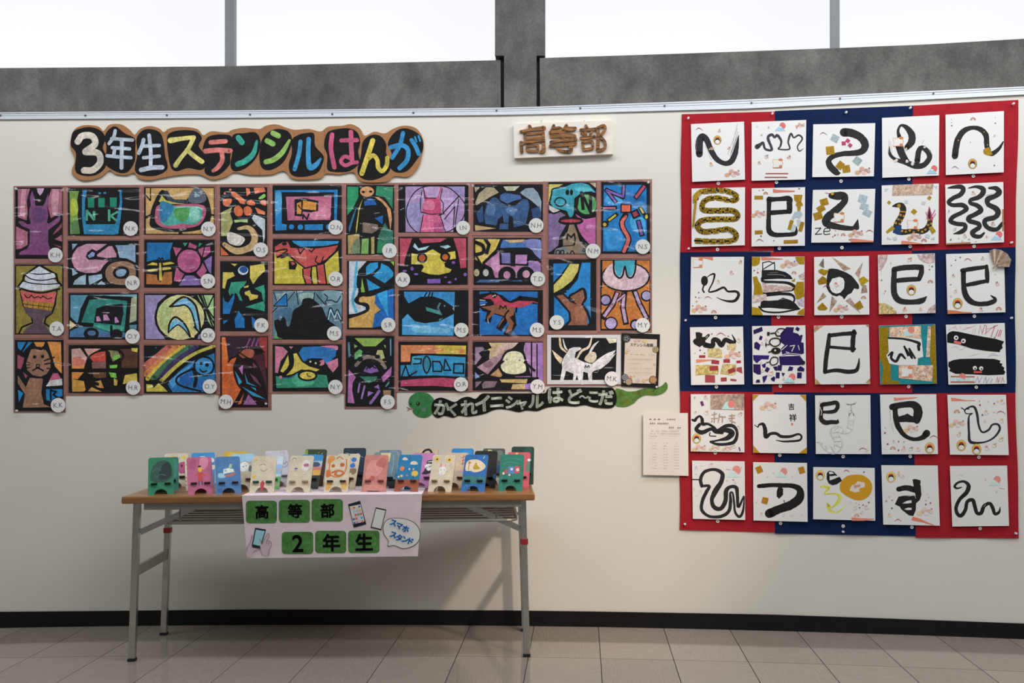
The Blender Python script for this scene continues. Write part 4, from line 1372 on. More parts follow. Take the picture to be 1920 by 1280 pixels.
('D', '40,636 796,1160', '131216', 'D 90,1102 80 A.K', 'yellow mask shape with two orange rings on red ground', """
ac4458 P 55,650 190,650 110,880 105,940 60,945;ac4458 P 265,650 570,648 500,690 300,705;ac4458 P 640,648 780,648 782,968 720,978 690,800
c0b044 P 185,812 280,832 330,810 415,768 500,822 580,802 660,790 668,872 600,882 540,922 550,962 622,992 600,1022 480,1048 380,1042 290,1010 320,962 300,932 182,932
131216 D 300,865 56;131216 D 552,852 56;b0562e D 300,865 37;b0562e D 552,855 33
9cc0d4 P 200,740 220,702 260,760 380,732 340,772 260,785;9cc0d4 P 490,735 520,752 580,722 615,742 560,765
7852a8 P 355,1095 500,1090 500,1140 360,1142;7852a8 D 642,915 20 15;7852a8 D 190,980 17 22;7852a8 D 770,1045 19;7852a8 D 235,1040 24 12;7852a8 D 600,1130 20 12;7852a8 D 665,1095 12;7852a8 D 110,1005 24 12;7852a8 D 555,1075 15 8"""),
('D', '860,60 1616,580', '15161c', 'E 148,512 80 N.H', 'mottled dark blue clover shape with cream arcs', """
9c9274 P 880,260 920,160 1000,95 1080,95 1135,150 1040,200 960,250 890,290;a8aa94 P 1185,85 1365,80 1310,132 1220,132;8294a4 P 1368,150 1430,105 1512,100 1562,150 1602,250 1592,430 1560,300 1480,230 1400,180;9c9274 P 870,90 930,95 880,150
31507c P 1000,290 1060,210 1110,205 1150,250 1230,300 1320,290 1400,220 1450,230 1472,300 1430,500 1300,532 1290,420 1250,400 1240,480 1190,480 1180,400 1130,440 1110,512 990,490 975,400
3c5c90 P 1150,180 1200,155 1370,180 1385,222 1300,240 1232,272 1150,232;4c6c98 B 1030,280 1100,300 1080,400 1000,380;4c6c98 B 1220,320 1330,320 1300,400 1230,370
2a4470 P 890,380 960,290 972,470 922,480;2a4470 P 1490,330 1580,300 1602,400 1520,500;b0966a P 875,505 1110,542 880,568;31507c P 1150,490 1240,490 1240,552 1140,552"""),
('D', '862,645 1600,1158', '14141a', 'E 166,1094 80 T.D', 'pink and violet van with black wheels and a yellow corner', """
bfa84c P 880,660 1150,660 1120,760 1030,860 960,930 880,880;3f6ca8 P 1170,665 1595,665 1595,900 1520,860 1470,770 1150,755;7078b0 B 1400,680 1590,670 1590,880 1480,770;c0a070 P 1200,668 1420,662 1400,690 1260,700
ab7098 P 970,920 1110,820 1140,790 1150,930 1300,950 1450,930 1592,900 1592,1080 1100,1080 1040,960;c088b0 B 1060,880 1140,850 1140,1000 1060,1000;8c6ca8 B 1440,900 1580,920 1580,1060 1480,1020
14141a S 34 1140,775 1300,768 1460,775 1530,850 1610,915;6a68a0 P 1165,810 1260,808 1265,922 1170,922;a070a4 P 1320,830 1445,828 1442,930 1315,932;14141a L 20 1152,780 1155,930 1450,942 1458,790;14141a L 52 1290,790 1290,940
14141a D 1225,1052 96;14141a D 1430,1052 96;14141a P 865,1085 1600,1085 1600,1158 865,1158;b07898 D 1225,1050 38 42;b88ca0 D 1435,1040 40 42;14141a S 36 970,970 1040,980 1060,1050 1000,1080;a8a4a0 D 995,1025 32 40;a89878 D 895,1025 30 40
3a5c88 P 890,1132 930,1100 1160,1100 1140,1132;3a5c88 P 1230,1118 1385,1102 1392,1122;14141a S 38 880,690 960,730 965,800 880,832;14141a L 38 990,660 1030,720 1005,810;14141a L 30 1170,655 1115,780 970,920;14141a L 24 870,800 940,930"""),
('I', '40,20 740,480', '131518', 'I 668,420 72 M.S', 'black fish with a teal fin swimming through blue', """
2f80bc P 95,35 602,38 597,195 480,112 380,82 260,87 140,152 95,82;3f90c6 P 75,312 130,258 200,330 300,352 450,332 592,258 590,475 75,467;64a8d0 B 200,380 400,390 540,400 520,450 200,440
131518 S 14 300,80 320,45;131518 S 14 340,80 355,42;131518 S 14 370,85 380,45
3f8a84 P 310,188 440,225 468,270 320,227;3f8a84 P 445,308 487,298 445,332;4a88a4 D 500,177 9;6a98a8 S 5 460,150 440,200 472,268;6a98a8 S 4 450,145 428,200 455,262;6aa0c8 P 578,200 596,190 596,230"""),
('I', '785,20 1486,480', '141319', 'J 133,386 67 M.S', 'red and brown dinosaur with open jaws on deep blue', """
1d64ae P 848,35 1430,35 1430,467 850,467
141319 L 64 850,150 960,70 1060,100 1150,170 1260,110 1430,130;141319 L 66 900,200 1010,230 1110,260 1180,240;141319 L 60 960,220 935,320;141319 L 62 1130,260 1090,340 1050,400;141319 L 74 1170,280 1180,360 1130,455
141319 P 840,60 1000,40 1100,90 1110,160 900,230 840,190
ac3c50 P 880,100 960,62 1040,75 1090,130 1170,150 1240,125 1400,132 1340,170 1230,202 1000,172 975,120;86543c P 870,190 1000,168 1200,200 1190,270 1150,290 1192,350 1172,420 1110,452 1140,360 1110,292 1080,332 1032,402 1050,350 1100,280 1000,250 940,312 920,300 970,230 900,202
141319 P 866,104 960,108 995,145 950,182 862,172;1d64ae P 850,130 900,128 930,145 900,160 850,165;ccc L 7 852,118 905,124;ccc L 7 858,172 905,164;141319 D 995,78 24 20;ccc D 985,80 8;ccc D 1004,72 8;141319 L 11 1050,210 1056,175 1085,200 1110,175 1118,208;141319 S 16 1140,225 1110,260 1100,300;141319 S 18 1220,200 1215,240;b04050 L 10 1385,135 1430,150;bbb L 7 930,310 940,350"""),
('I', '38,536 730,1024', '141319', 'I 665,962 72 O.R', 'blue band of outlined shapes between orange and red bars', """
c87a50 P 62,570 410,570 420,655 160,652 155,735 62,737;bfa640 P 408,570 715,575 712,662 420,657;c8784e B 320,605 460,600 480,630 340,632;c47c48 B 640,610 700,615 700,640 650,645
2a80b0 P 175,682 290,670 710,690 702,887 400,872 60,882 60,772 165,767;a83e60 P 60,922 250,905 480,895 612,907 600,992 400,977 60,982;3f98b8 B 180,690 270,685 265,740 190,750;2c7c92 D 320,765 36 82
141319 C 14 320,680 352,720 358,780 320,850 288,790 290,720;141319 L 14 380,732 450,735 475,782 470,832 385,832 380,732;141319 L 14 490,820 505,712 560,822 490,820;141319 L 15 595,757 690,757 690,852 590,847 595,757;141319 L 13 70,885 110,775 145,880 222,830;141319 L 12 195,705 270,708 262,752 188,757"""),
('I', '782,536 1488,1022', '15141a', 'J 137,908 67 Y.M', 'pale rounded onion-like figure among mauve shards', """
8c7290 P 805,590 880,588 900,610 840,650 870,690 805,770;b8a878 P 940,545 1090,545 1000,640;c4b048 P 930,612 992,590 970,642;b09a78 B 980,580 1120,560 1060,680 950,720;9a7a88 P 822,790 1000,682 1092,640 1180,545 1240,545 1120,650 1010,770 930,862;b89c98 P 1090,545 1240,545 1180,600 1010,640;7c5c6c B 880,760 960,730 990,760 930,800
9c74a4 P 1300,545 1480,545 1480,892 1370,890 1330,750 1290,622;8664ac P 1440,560 1482,560 1482,980 1440,1000;a88058 P 955,872 1040,798 1077,870 1060,892;7482c0 P 805,838 852,890 805,908;75606a P 870,945 905,925 1025,932 1000,990 880,1005;75606a P 808,935 880,930 810,1000
b09860 P 1050,910 1330,905 1320,952 1070,942;b0986c P 1180,960 1335,955 1342,1012 1165,1012;8c6cb0 P 1300,960 1360,950 1360,1015 1310,1010;9c78a8 P 1205,885 1360,880 1360,905 1205,905
15141a C 34 1120,645 1190,622 1275,648 1305,730 1318,830 1220,866 1110,855 1055,792 1075,720;c8c6a0 B 1120,652 1190,630 1270,652 1298,730 1310,828 1220,860 1112,848 1064,792 1082,720
15141a L 34 1290,540 1262,632;15141a L 14 1370,540 1370,905;15141a L 12 1425,560 1425,900;15141a L 24 1300,740 1400,825;15141a L 20 800,800 930,892 1090,900 1370,898;15141a L 18 860,960 1010,800 1090,730;15141a L 16 800,920 1000,920
6a5a70 D 1122,715 8;6a5a80 D 1250,720 9"""),
('E', '280,38 802,822', '141318', 'E 768,790 80 N.M', 'teal headland above a brown peak with a green ball', """
b8ac58 P 285,60 440,60 350,110 310,160 300,250 280,265;b0a088 P 730,45 798,45 798,100;b5aeae P 285,285 340,315 412,345 340,372 290,345
74608a P 282,380 400,355 470,400 400,430 400,470 490,500 480,580 400,740 330,782 282,802;ac5690 P 565,375 600,420 690,440 798,420 795,720 700,712 640,640 590,500 655,470 645,430
141318 S 36 560,395 580,250 640,170 798,140;328ea4 P 330,110 440,92 520,58 640,45 720,65 798,150 700,145 620,168 562,215 556,385 520,440 480,350 400,330 330,310 298,250 312,170;4aa6b4 B 560,100 700,90 760,130 640,150
141318 S 16 290,270 315,170 330,112 440,88 520,55;141318 C 14 350,255 375,215 420,208 465,235 465,275 420,300 375,290;141318 D 488,150 21 30;141318 D 533,150 17 31;141318 S 16 285,345 340,378 412,350
141318 D 705,285 142 145;49965a D 700,280 108;141318 L 36 640,150 660,330;141318 L 30 660,190 742,370;141318 L 36 742,150 740,360;141318 S 16 590,330 610,200
141318 D 525,462 138 42;a03a4e D 525,460 110 18;141318 L 40 540,490 640,650 720,735;141318 L 40 505,490 420,640 410,735 330,800
84705c P 510,502 558,498 590,580 620,680 680,742 690,818 500,818 440,735 440,640 490,580;141318 L 18 482,665 492,605 530,640 562,600 572,660 562,722;141318 L 10 440,735 560,725
6c7478 P 345,818 360,765 440,742 490,760 480,818;141318 S 12 362,818 370,785 400,785 402,818;141318 S 12 415,818 420,785 448,785 450,818;141318 S 12 520,818 540,785 565,818;6c7478 P 630,818 635,760 690,750 690,818;141318 C 9 660,770 675,765 680,785 660,790"""),
('E', '858,32 1388,815', '12151c', 'E 1310,742 80 N.S', 'bright blue field with coloured bars and a wavy orange line', """
1c70b4 P 885,70 1350,65 1355,795 875,790;3c94cc B 930,180 1080,200 1060,280 900,260;3c94cc B 1180,420 1330,440 1320,600 1200,560;2c84c4 B 900,560 1060,560 1080,740 920,760;1860a4 B 1180,150 1330,200 1200,280
12151c L 46 1015,255 910,120 1095,205 1105,70;7656a4 L 24 1012,250 915,125 1095,198 1105,75;12151c L 56 1235,205 1330,75;a84460 L 30 1240,200 1325,85;12151c L 46 885,320 1015,318;b0587c L 21 890,320 1005,320
12151c R 1127,325 122 96 1;cc5c48 R 1127,323 92 72 1;12151c S 64 1122,395 1085,470 1095,540 1152,640 1145,705 1105,795;c85c58 S 38 1125,412,30 1085,470 1097,540 1150,640 1143,700 1105,790
12151c R 1230,385 88 88 -25;8c3448 R 1228,385 52 52 -25;12151c L 54 1262,465 1300,610;6a4c98 L 30 1264,470 1298,605;12151c L 44 935,455 1025,388;bcac34 L 22 942,452 1012,398;12151c L 44 1280,315 1322,380;bcac34 L 20 1286,322 1314,372;12151c D 900,495 36;bcac34 D 895,500 20;12151c D 1348,415 30;bcac34 D 1350,415 16 24"""),
('J', '240,-266 678,388', '14161a', 'J 316,316 67 Y.S', 'brown squirrel looking up at a yellow crescent', """
@E 1c70b4 P 335,925 510,925 420,1060 335,1135;1f78bc P 630,915 740,915 740,1285 330,1285 480,1240 600,1100;14161a L 26 330,1150 420,1060 520,925;14161a L 30 335,1262 480,1180 590,1080 630,915;bcb25c P 515,930 615,930 600,1010 540,1110 440,1190 340,1245 338,1160 430,1060
@J 1c70b4 P 290,70 340,60 440,200 425,310 390,340 290,330;1f78bc P 400,20 620,-10 632,330 600,330 590,220 560,140 580,60 560,10 450,60 430,100
14161a C 26 305,70 370,55 440,130 490,150 435,80 490,45 560,8 582,90 550,150 600,230 612,345 410,345 440,300 430,220 380,160 330,100;825240 P 310,72 370,60 440,130 500,152 442,82 490,50 555,15 572,90 540,150 590,230 600,342 415,342 450,300 440,220 390,160 340,100;96644c B 480,180 560,180 580,280 500,300;14161a L 30 240,365 675,365"""),
('J', '716,-262 1176,388', '15151b', 'J 1107,342 67 M.Y', 'pale pink jellyfish with a teal crown on orange', """
@E b06a30 P 870,895 1385,890 1385,1290 870,1290
@J b06a30 P 728,0 1165,0 1165,375 728,375;15151b L 26 728,270 800,300
15151b D 765,110 54;9488b4 D 765,110 40;15151b D 815,325 62;9c90bc D 815,325 50;15151b D 1140,72 52;9490b8 D 1142,70 40;15151b D 1040,335 50;9c94bc D 1040,340 36
15151b L 54 870,50 830,150 750,255;15151b L 54 938,45 925,180 952,320;15151b L 54 1035,35 1080,150 1145,275;a888a8 L 28 872,50 830,150 755,255;a888a8 L 28 935,50 925,180 950,310;a08aac L 28 1040,40 1080,150 1140,270;15151b L 32 880,115 945,50;a888a8 L 16 872,120 940,60
@E 15151b D 1122,1070 268 162;bca0ac D 1122,1070 250 146;c8acb4 B 900,1000 1000,920 990,1060 1100,1120 1050,1180 920,1130
15151b S 20 992,885 998,1020 1050,1082 1090,1055 1117,950 1140,1060 1190,1078 1225,1010 1236,885;3694ac P 1005,893 1224,890 1215,1000 1190,1062 1152,1062 1122,945 1100,960 1070,1060 1030,1062 1006,980"""),
('J', '226,430 906,886', 'b4b6ba', 'J 824,835 67 M.K', 'white four-legged animal with flowing tails cut from black', """
15161b P 262,455 870,460 858,846 262,847;c8bca8 P 770,460 868,465 862,500 800,510
bcbcc0 P 380,640 430,560 470,545 530,545 545,560 490,590 480,640 560,680 640,700 700,650 780,600 860,570 830,620 860,600 800,680 720,745 660,762 640,780 642,872 612,872 600,782 560,770 552,872 520,872 500,800 480,872 460,872 470,790 400,762 372,872 340,872 365,740 360,690
c8b094 S 24 342,455,18 352,540,22 400,590,12;c8b094 P 268,568 370,650 350,700 300,640;c4b49c S 22 500,650,16 545,580,22 610,540,22 640,450,10;bcbcc0 S 20 600,640,14 650,540,22 700,490,8;b8ae9c B 570,660 610,600 665,590 682,640 640,690;bcbcc0 S 20 372,470,8 390,540,16 410,570,14
8c8c92 S 4 640,760 660,735 700,740 690,775 660,775;15161b L 8 575,735 580,712 595,730 610,712 615,735"""),
]

TAG_M = mat('tag_card', hexcol('c4c6c4', 1.0), 0.7)
for crop, rect, sheet, tg, what, spec in PRINTS:
    a, b = [P2(q) for q in rect.split()]
    p0, p1 = cpx(crop, *a), cpx(crop, *b)
    cx, cy = (p0[0] + p1[0]) / 2, (p0[1] + p1[1]) / 2
    fr = wall_frame(cx, cy, 0.0034)
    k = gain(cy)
    root = empty('stencil_print', fr.matrix())
    tcrop, txy, tr_, ini = tg.split()
    tag(root, 'stencil print: ' + what, 'print', PR_GROUP)
    uv = [fr.px(*p) for p in ((p0[0], p0[1]), (p1[0], p0[1]), (p1[0], p1[1]), (p0[0], p1[1]))]
    slab('sheet', uv, 0.0, -0.0007, M['print'], root, cols=hexcol(sheet, k))
    draw_text(spec, crop, fr.px, k, root, 'painted_picture', 'paint', 0.0009, clip=(p0[0], p0[1], p1[0], p1[1]))
    # clear sleeve, slightly larger than the sheet
    e = 0.006
    us, ws = [q[0] for q in uv], [q[1] for q in uv]
    v = [(min(us) - e, -0.0062, min(ws) - e), (max(us) + e, -0.0062, min(ws) - e), (max(us) + e, -0.0062, max(ws) + e), (min(us) - e, -0.0062, max(ws) + e)]
    mesh_obj('plastic_sleeve', v, [(0, 1, 2, 3)], M['film'], root)
    # round initial tag
    t0 = cpx(tcrop, *P2(txy))
    r = float(tr_) / CROP[tcrop][2]
    n = 28
    tuv = [fr.px(t0[0] + r * math.cos(6.2832 * i / n), t0[1] + r * math.sin(6.2832 * i / n)) for i in range(n)]
    tg_o = slab('initial_tag', tuv, -0.0066, -0.0074, M['print'], root, cols=hexcol('c6c8c6', k * 0.97))
    d = Draw(fr.px, 1.0, 0.0076)
    RNG.seed(sum(map(ord, what)))
    d.text(ini, t0[0], t0[1], r * 0.92, (0.10, 0.10, 0.11, 1), rot=RNG.choice((-4, 2, 6)), bold=-0.004, wide=0.95)
    d.build('initials', tg_o, M['print'])
# ================================================================ red and navy cloth with thirty calligraphy boards
cl_f = wall_frame(1592, 600, 0.0)
cloth = empty('wall_cloth', cl_f.matrix())
tag(cloth, 'large chequered hanging cloth of red and navy cotton panels behind the calligraphy boards', 'cloth')
c_inv = cl_f.matrix().inverted()
PANELS = [
    ('red', (1277.5, 214), (1453, 209), (1452, 470), (1276, 473)), ('blue', (1453, 208), (1712, 198), (1710, 470), (1451, 472)), ('red', (1712, 198), (1910, 187), (1903.5, 463), (1710, 470)),
    ('blue', (1276, 473), (1445, 472), (1448, 735), (1274.5, 733)), ('red', (1445, 472), (1710, 470), (1710.5, 737), (1446, 735)), ('blue', (1710, 470), (1903.5, 463), (1904, 736), (1710.5, 737)),
    ('red', (1274.5, 733), (1451, 735), (1453, 998), (1274.5, 993)), ('blue', (1451, 735), (1713, 737), (1717, 1005), (1453, 1000)), ('red', (1713, 737), (1904, 736), (1911, 1009), (1717, 1008))]
PLAB = ['red cotton square', 'navy cotton square']


def cloth_t(px, py):
    return 0.0042 + 0.0016 * math.sin(px * 0.043 + 1.3 * math.sin(py * 0.011)) * math.sin(py * 0.017 + 0.5)


for i, (c, p0, p1, p2, p3) in enumerate(PANELS):
    nx, ny = 14, 14
    v, f = [], []
    for b in range(ny + 1):
        for a in range(nx + 1):
            s, t = a / nx, b / ny
            px = (1 - t) * ((1 - s) * p0[0] + s * p1[0]) + t * ((1 - s) * p3[0] + s * p2[0])
            py = (1 - t) * ((1 - s) * p0[1] + s * p1[1]) + t * ((1 - s) * p3[1] + s * p2[1])
            if a == 0 and i % 3 == 0:
                px += 0.9 * math.sin(py * 0.035)
            if a == nx and i % 3 == 2:
                px += 0.8 * math.sin(py * 0.03)
            v.append(c_inv @ on_wall(px, py, cloth_t(px, py) + 0.0003 * (i % 2)))
    w = nx + 1
    for b in range(ny):
        for a in range(nx):
            f.append((b * w + a, b * w + w + a, b * w + w + a + 1, b * w + a + 1))
    o = mesh_obj('fabric_panel', v, f, M[c], cloth, smooth=True)
    tag(o, PLAB[c == 'blue'])

BD_GROUP = 'calligraphy boards on the cloth'
ST_GROUP = 'number stickers under the boards'
# crop, corners TL TR BR BL, sticker (crop x,y number), short description, drawing
BOARDS = [
('K', '148,307 727,280 738,912 162,937', 'K 447,952 50', 'thick black wave with dry-brush tail rising past a gold dog sticker', """
2e2e33 S 80 240,635,75 238,520,82 268,445,72 320,480,64 370,600,62 430,690,58 510,735,52 580,720,62 625,640,62 650,540,42 668,430,8
8a8a8e S 4 550,640 655,350;8a8a8e S 5 575,650 660,390;6a6a6e S 5 590,620 650,450;77777b S 4 212,450 206,600;99999c S 3 300,540 370,700;9a9a9e S 3 600,540 655,300
G 437,482 44;o 460,380 26 b89a88;Z 375,575 30;o 563,572 24 b07a78;o 372,745 30 c48a60;N 238,360;Z 605,842 82"""),
('K', '810,285 1405,262 1398,910 810,925', 'K 1082,940 49', 'thin grey looping double-humped snake line and two red bars', """
3c3e46 S 26 870,555,56 905,530,36 935,512,28 952,570,26 985,590,26 1030,580,28 988,460,32 1030,422,30 1060,452,26 1090,430,30 1132,490,26 1122,550,20 1105,580,17 1222,580,17 1208,500,20 1238,412,24 1270,455,18 1325,428,20 1362,470,19 1310,550,14 1330,602,15 1374,575,4
F 1125,345 62;Z 1340,320 50;o 975,660 30 a88a80;o 1218,668 30 b07870;o 898,730 26 b08a60;X 1095,738 60;!red_bar 9a4a40 L 12 965,847 1205,847;!red_bar 9a4a40 L 12 955,888 1195,888;o 998,342 16 9a9a9c;o 1305,347 14 b06858;o 918,428 12 b0a890;o 870,335 12 c0c0c4"""),
('L', '143,310 820,297 805,877 133,885', 'L 448,928 48', 'heavy black S-curve with gold, silver and pink paper squares', """
2c2b2d S 80 480,398,96 560,405,90 650,445,84 708,520,84 690,590,76 610,622,64 480,630,56 370,655,54 312,705,60 330,770,74 400,835,66 440,842,10
!foil_square 93a3a8 R 380,463 82 74 28;!foil_square a07a14 R 328,595 90 90 -6;!foil_square a07a14 R 437,758 72 84 38;!foil_square a07a14 R 503,797 84 80 -9;!foil_square 8fa0a2 R 625,708 84 78 38
!paper_square b03a68 R 520,490 42 40 38;!paper_square b03a68 R 475,518 44 42 -2;!paper_square b03a68 R 545,540 40 40 40;N 255,410;Z 690,815 84"""),
('L', '893,240 1518,210 1513,867 897,892', 'L 1188,905 47', 'dark coiled brushstroke like a coiled snake with small white animal stickers', """
2d2c30 S 40 1082,450,46 1068,380,30 1100,322,26 1160,345,52 1215,420,76 1215,500,78 1165,562,60
2d2c30 S 60 1080,540,84 1112,640,80 1160,715,66;2d2c30 S 30 972,555,10 978,630,34 1035,690,36 1150,725,56 1250,762,66 1340,758,60 1405,690,56 1400,620,60 1335,565,52 1295,600,58 1278,710,64
9a9a9c S 5 970,480 966,620;9a9a9c S 4 985,500 1000,640;8a8a8c S 5 1400,580 1440,640;9a9a9c S 4 1330,520 1350,480
X 1070,502 62;o 1158,583 24 c0b8a8;o 1045,705 30 d8c8cc;o 1170,710 24 d8c8cc;o 1230,732 30 d8c8cc;o 1362,552 22 c89a98;F 1440,812 62"""),
('M', '655,205 1292,165 1290,833 658,863', 'M 960,872 46', 'tall black arch of a snake with a gold belly patch', """
2a2a2c S 70 757,655,72 772,550,70 795,465,66 855,382,62 950,347,46 1040,368,56 1095,430,62 1105,540,56 1120,592,60
2a2a2c S 40 1120,620,50 1170,628,52 1240,572,36 1284,500,14;2a2a2c L 8 748,650 752,672 742,692
!foil_patch a07c18 P 1065,592 1090,570 1127,558 1170,640 1120,652 1072,632;G 950,740 50;A 955,252 30;N 760,780;o 722,325 9 8a6a78;o 718,258 6 9a9a9c;o 718,292 6 9a9a9c;o 1198,298 9 8a6a78;o 1198,235 6 9a9a9c;o 925,505 8 a8a8a8;o 1190,433 16 b8a888;o 1187,757 8 5a5a60;o 795,485 8 b0903c;o 1075,393 7 b0903c;o 1112,535 7 b0903c"""),
('N', '155,137 738,122 735,755 155,773', 'N 438,800 45', 'winding snake covered in gold foil strips down the whole board', """
2c2a28 S 50 250,172,50 430,155,54 560,168,52 648,222,44 600,272,38 440,238,34 330,255,50 272,305,52 290,372,60 450,378,62 600,378,60 660,425,52 620,468,58 420,470,58 270,485,58 218,545,60 275,605,60 420,597,50 560,580,48 640,640,62 600,702,50 400,712,40 200,705,36
a88416 H 20 -20 62 16 0 250,172 430,157 560,170 648,225 605,268 440,240 330,252 274,305 292,370 450,378 600,378 656,425 620,468 420,472 272,485 222,545 275,603 420,597 560,580 636,640 600,702 400,712 200,705
a88416 H 20 18 62 18 30 250,172 430,157 560,170 648,225 605,268 440,240 330,252 274,305 292,370 450,378 600,378 656,425 620,468 420,472 272,485 222,545 275,603 420,597 560,580 636,640 600,702 400,712 200,705
b08c18 H 14 0 44 40 20 250,172 430,157 560,170 648,225 605,268 440,240 330,252 274,305 292,370 450,378 600,378 656,425 620,468 420,472 272,485 222,545 275,603 420,597 560,580 636,640 600,702 400,712 200,705
!foil_head b08a18 S 34 258,165,40 205,215,56 185,275,36;!foil_strip a88416 S 24 200,280 185,420 172,548;943a50 D 212,247 22"""),
('N', '810,135 1393,122 1390,760 808,768', 'N 1113,787 44', 'square black character with gold strips and silver scraps round it', """
222224 S 56 1000,258,62 1100,252,48 1215,248,62 1222,300,62 1222,385,62;222224 S 48 1210,388,48 1120,395,50 1010,402,52;222224 S 54 1000,250,54 997,400,46 995,560,56 1012,615,62 1070,642,52 1180,640,46 1275,632,46 1298,600,30 1296,550,6
!foil_strip a07a18 R 887,236 94 42;!foil_strip a07a18 R 887,614 85 42 -3;!foil_strip a07a18 P 1270,205 1365,205 1350,280 1366,305 1366,328 1345,330 1340,387 1312,387 1304,330 1288,322 1300,290 1275,265;!foil_strip a07a18 R 1235,535 42 108 16;!foil_strip a07a18 R 1352,553 42 108 16;!foil_strip a07a18 R 1237,717 155 40 -2
!silver_scrap 9aacb4 P 1280,392 1340,380 1368,420 1330,470 1300,450 1262,480 1244,462;!silver_scrap a6b4ba P 1300,475 1345,480 1335,535 1310,560;!silver_scrap a8b6bc R 1262,568 36 76 14
!paper_strip c47060 P 1042,140 1080,150 1280,160 1280,172 1045,182;Z 888,412 76;A 963,188 26;N 900,700;o 935,153 9 8a3a4a;o 893,160 6 8a3a4a;o 912,655 9 6a3a50;o 1052,705 7 8a5060;o 1328,138 9 5a5a60"""),
('O', '140,152 820,140 800,722 122,727', 'O 458,780 43', 'bold black snake with gold eye above the letters ZE', """
2b2a2b S 80 340,215,64 400,218,86 475,218,86 478,285,72 380,385,84 295,460,90 290,515,86 380,548,68 520,570,54 620,568,44;2b2a2b P 570,555 632,465 645,560 640,585 600,590
b0305a L 8 275,183 318,192;b0902c D 352,193 17;1e1e20 L 10 163,572 228,568 165,638 235,632;1e1e20 S 10 262,605 320,600 318,572 270,575 258,612 270,638 325,632
!foil_square a07a14 R 262,285 86 74 -16;!foil_square a07a14 R 228,357 86 68 -30;!foil_square a07a14 R 195,435 94 82 -16;!foil_square 9fb2ba R 683,250 92 84 16;!foil_square a2b4bc R 700,335 90 70 18;!foil_square 9fb0b8 R 732,402 92 70 26
X 425,452 64;Z 612,625 80;!paper_strip cc7a62 P 552,680 650,690 800,707 800,721 552,721;A 470,640 26;o 415,635 14 b08a80;o 380,645 10 8a5060;o 358,662 8 8a3a4a;o 540,695 10 9a6070;o 385,595 10 c0b0ac;N 760,600"""),
('O', '890,103 1513,82 1510,738 890,750', 'O 1202,767 42', 'gold-spotted black snake with blue collar and red feather tail', """
!patterned_strip b39a88 P 1010,100 1455,88 1442,207 1003,217;2c2826 S 60 1010,330,14 1050,322,46 1100,325,70 1125,370,68 1100,450,66 1062,515,70 1060,575,86 1110,612,68 1250,602,46 1340,602,62 1400,552,62 1418,480,54 1410,400,40 1412,355,8
c0c8cc L 8 1035,345 1085,350;1c3c6c P 1038,545 1106,535 1104,645 1060,640 1008,615
a67f26 D 1078,325 20;a67f26 L 14 1090,388 1152,392;a67f26 R 1096,425 26 24 20;a67f26 R 1130,437 22 22 30;a67f26 R 1072,472 28 20 20;a67f26 R 1108,487 22 22 10;a67f26 R 1042,512 26 26 0;a67f26 R 1085,522 22 18 30;a67f26 R 1112,600 24 24 10;a67f26 R 1152,608 26 22 -20;a67f26 R 1195,595 24 20 30;a67f26 R 1240,612 24 18 0;a67f26 R 1290,590 22 22 20;a67f26 R 1330,608 24 22 10;a67f26 R 1365,585 22 22 40;a67f26 R 1395,535 22 22 0;a67f26 R 1430,520 20 22 20;a67f26 R 1402,480 20 20 0;a67f26 R 1440,470 18 18 30
b8466e L 8 1382,470 1408,335;b8466e L 8 1400,475 1372,395;b8466e L 8 1415,478 1470,372;b8466e L 8 1425,490 1478,410;b8466e L 7 1430,470 1415,350
!foil_square a88a1c R 970,290 34 34 40;!foil_square a88a1c R 1242,390 52 52 42;!foil_square a88014 R 1410,240 36 40 35;!foil_strip a88a1c P 935,605 1008,540 1035,578 950,628;!foil_strip a88a1c P 1400,562 1440,545 1482,602 1440,637
!silver_scrap a8b6bc P 922,140 965,138 928,175;!silver_scrap a8b6bc P 1460,110 1497,108 1490,145;!silver_scrap b0c0c6 R 1157,282 34 34 10;!silver_scrap b0bcc2 R 1345,295 44 32 10;!silver_scrap a8b6be P 950,660 1000,692 950,692;!silver_scrap b0bcc2 R 1035,682 40 36 -20;!silver_scrap b0bcc2 R 1390,655 48 40 15;!silver_scrap a8b6be P 1420,690 1468,660 1465,695
X 1225,530 64;Z 1250,660 76;!paper_strip cc7a62 P 1105,705 1180,712 1300,732 1350,742 1105,747;A 1350,700 30"""),
('P', '652,95 1285,65 1293,722 663,750', 'P 968,765 41', 'three black snakes wriggling side by side', """
2d2c2e S 45 682,132,14 740,122,36 820,118,50 850,150,52 815,205,52 740,240,48 690,285,46 730,318,42 840,318,52 882,360,52 830,400,46 735,448,48 712,495,50 780,522,48 860,530,48 868,575,48 820,612,48 740,632,8
2d2c2e S 45 908,132,14 990,117,32 1060,140,56 1062,185,58 1015,232,52 930,262,42 930,298,42 1000,322,50 1042,372,56 990,412,52 908,455,52 920,492,52 1012,520,50 1020,562,50 950,612,54 968,652,50 1030,660,42 1075,622,22
2d2c2e S 45 1130,132,24 1205,135,50 1240,180,62 1190,222,54 1118,252,62 1120,308,52 1200,352,62 1228,400,62 1190,452,56 1088,482,52 1092,540,50 1150,580,50 1220,578,46 1275,515,36
8a888a L 4 1080,215 1180,190;b0aeb0 S 3 1070,240 1070,300 1110,345;aaa8aa S 3 1040,450 1110,440 1170,430;F 1215,660 66;!brown_strip a0683c L 15 670,741 925,728;!brown_strip a0683c L 15 1281,368 1281,598
o 963,185 32 b09a78;o 1175,520 36 b88a88;o 870,652 30 b8a080;o 757,580 24 c0a480;o 692,383 18 9a94a0;o 840,708 14 a8a088;o 912,690 12 a8a890;o 712,695 10 8a5060;o 800,680 8 a8a890;o 1105,662 16 b07878;o 985,715 8 aaa"""),
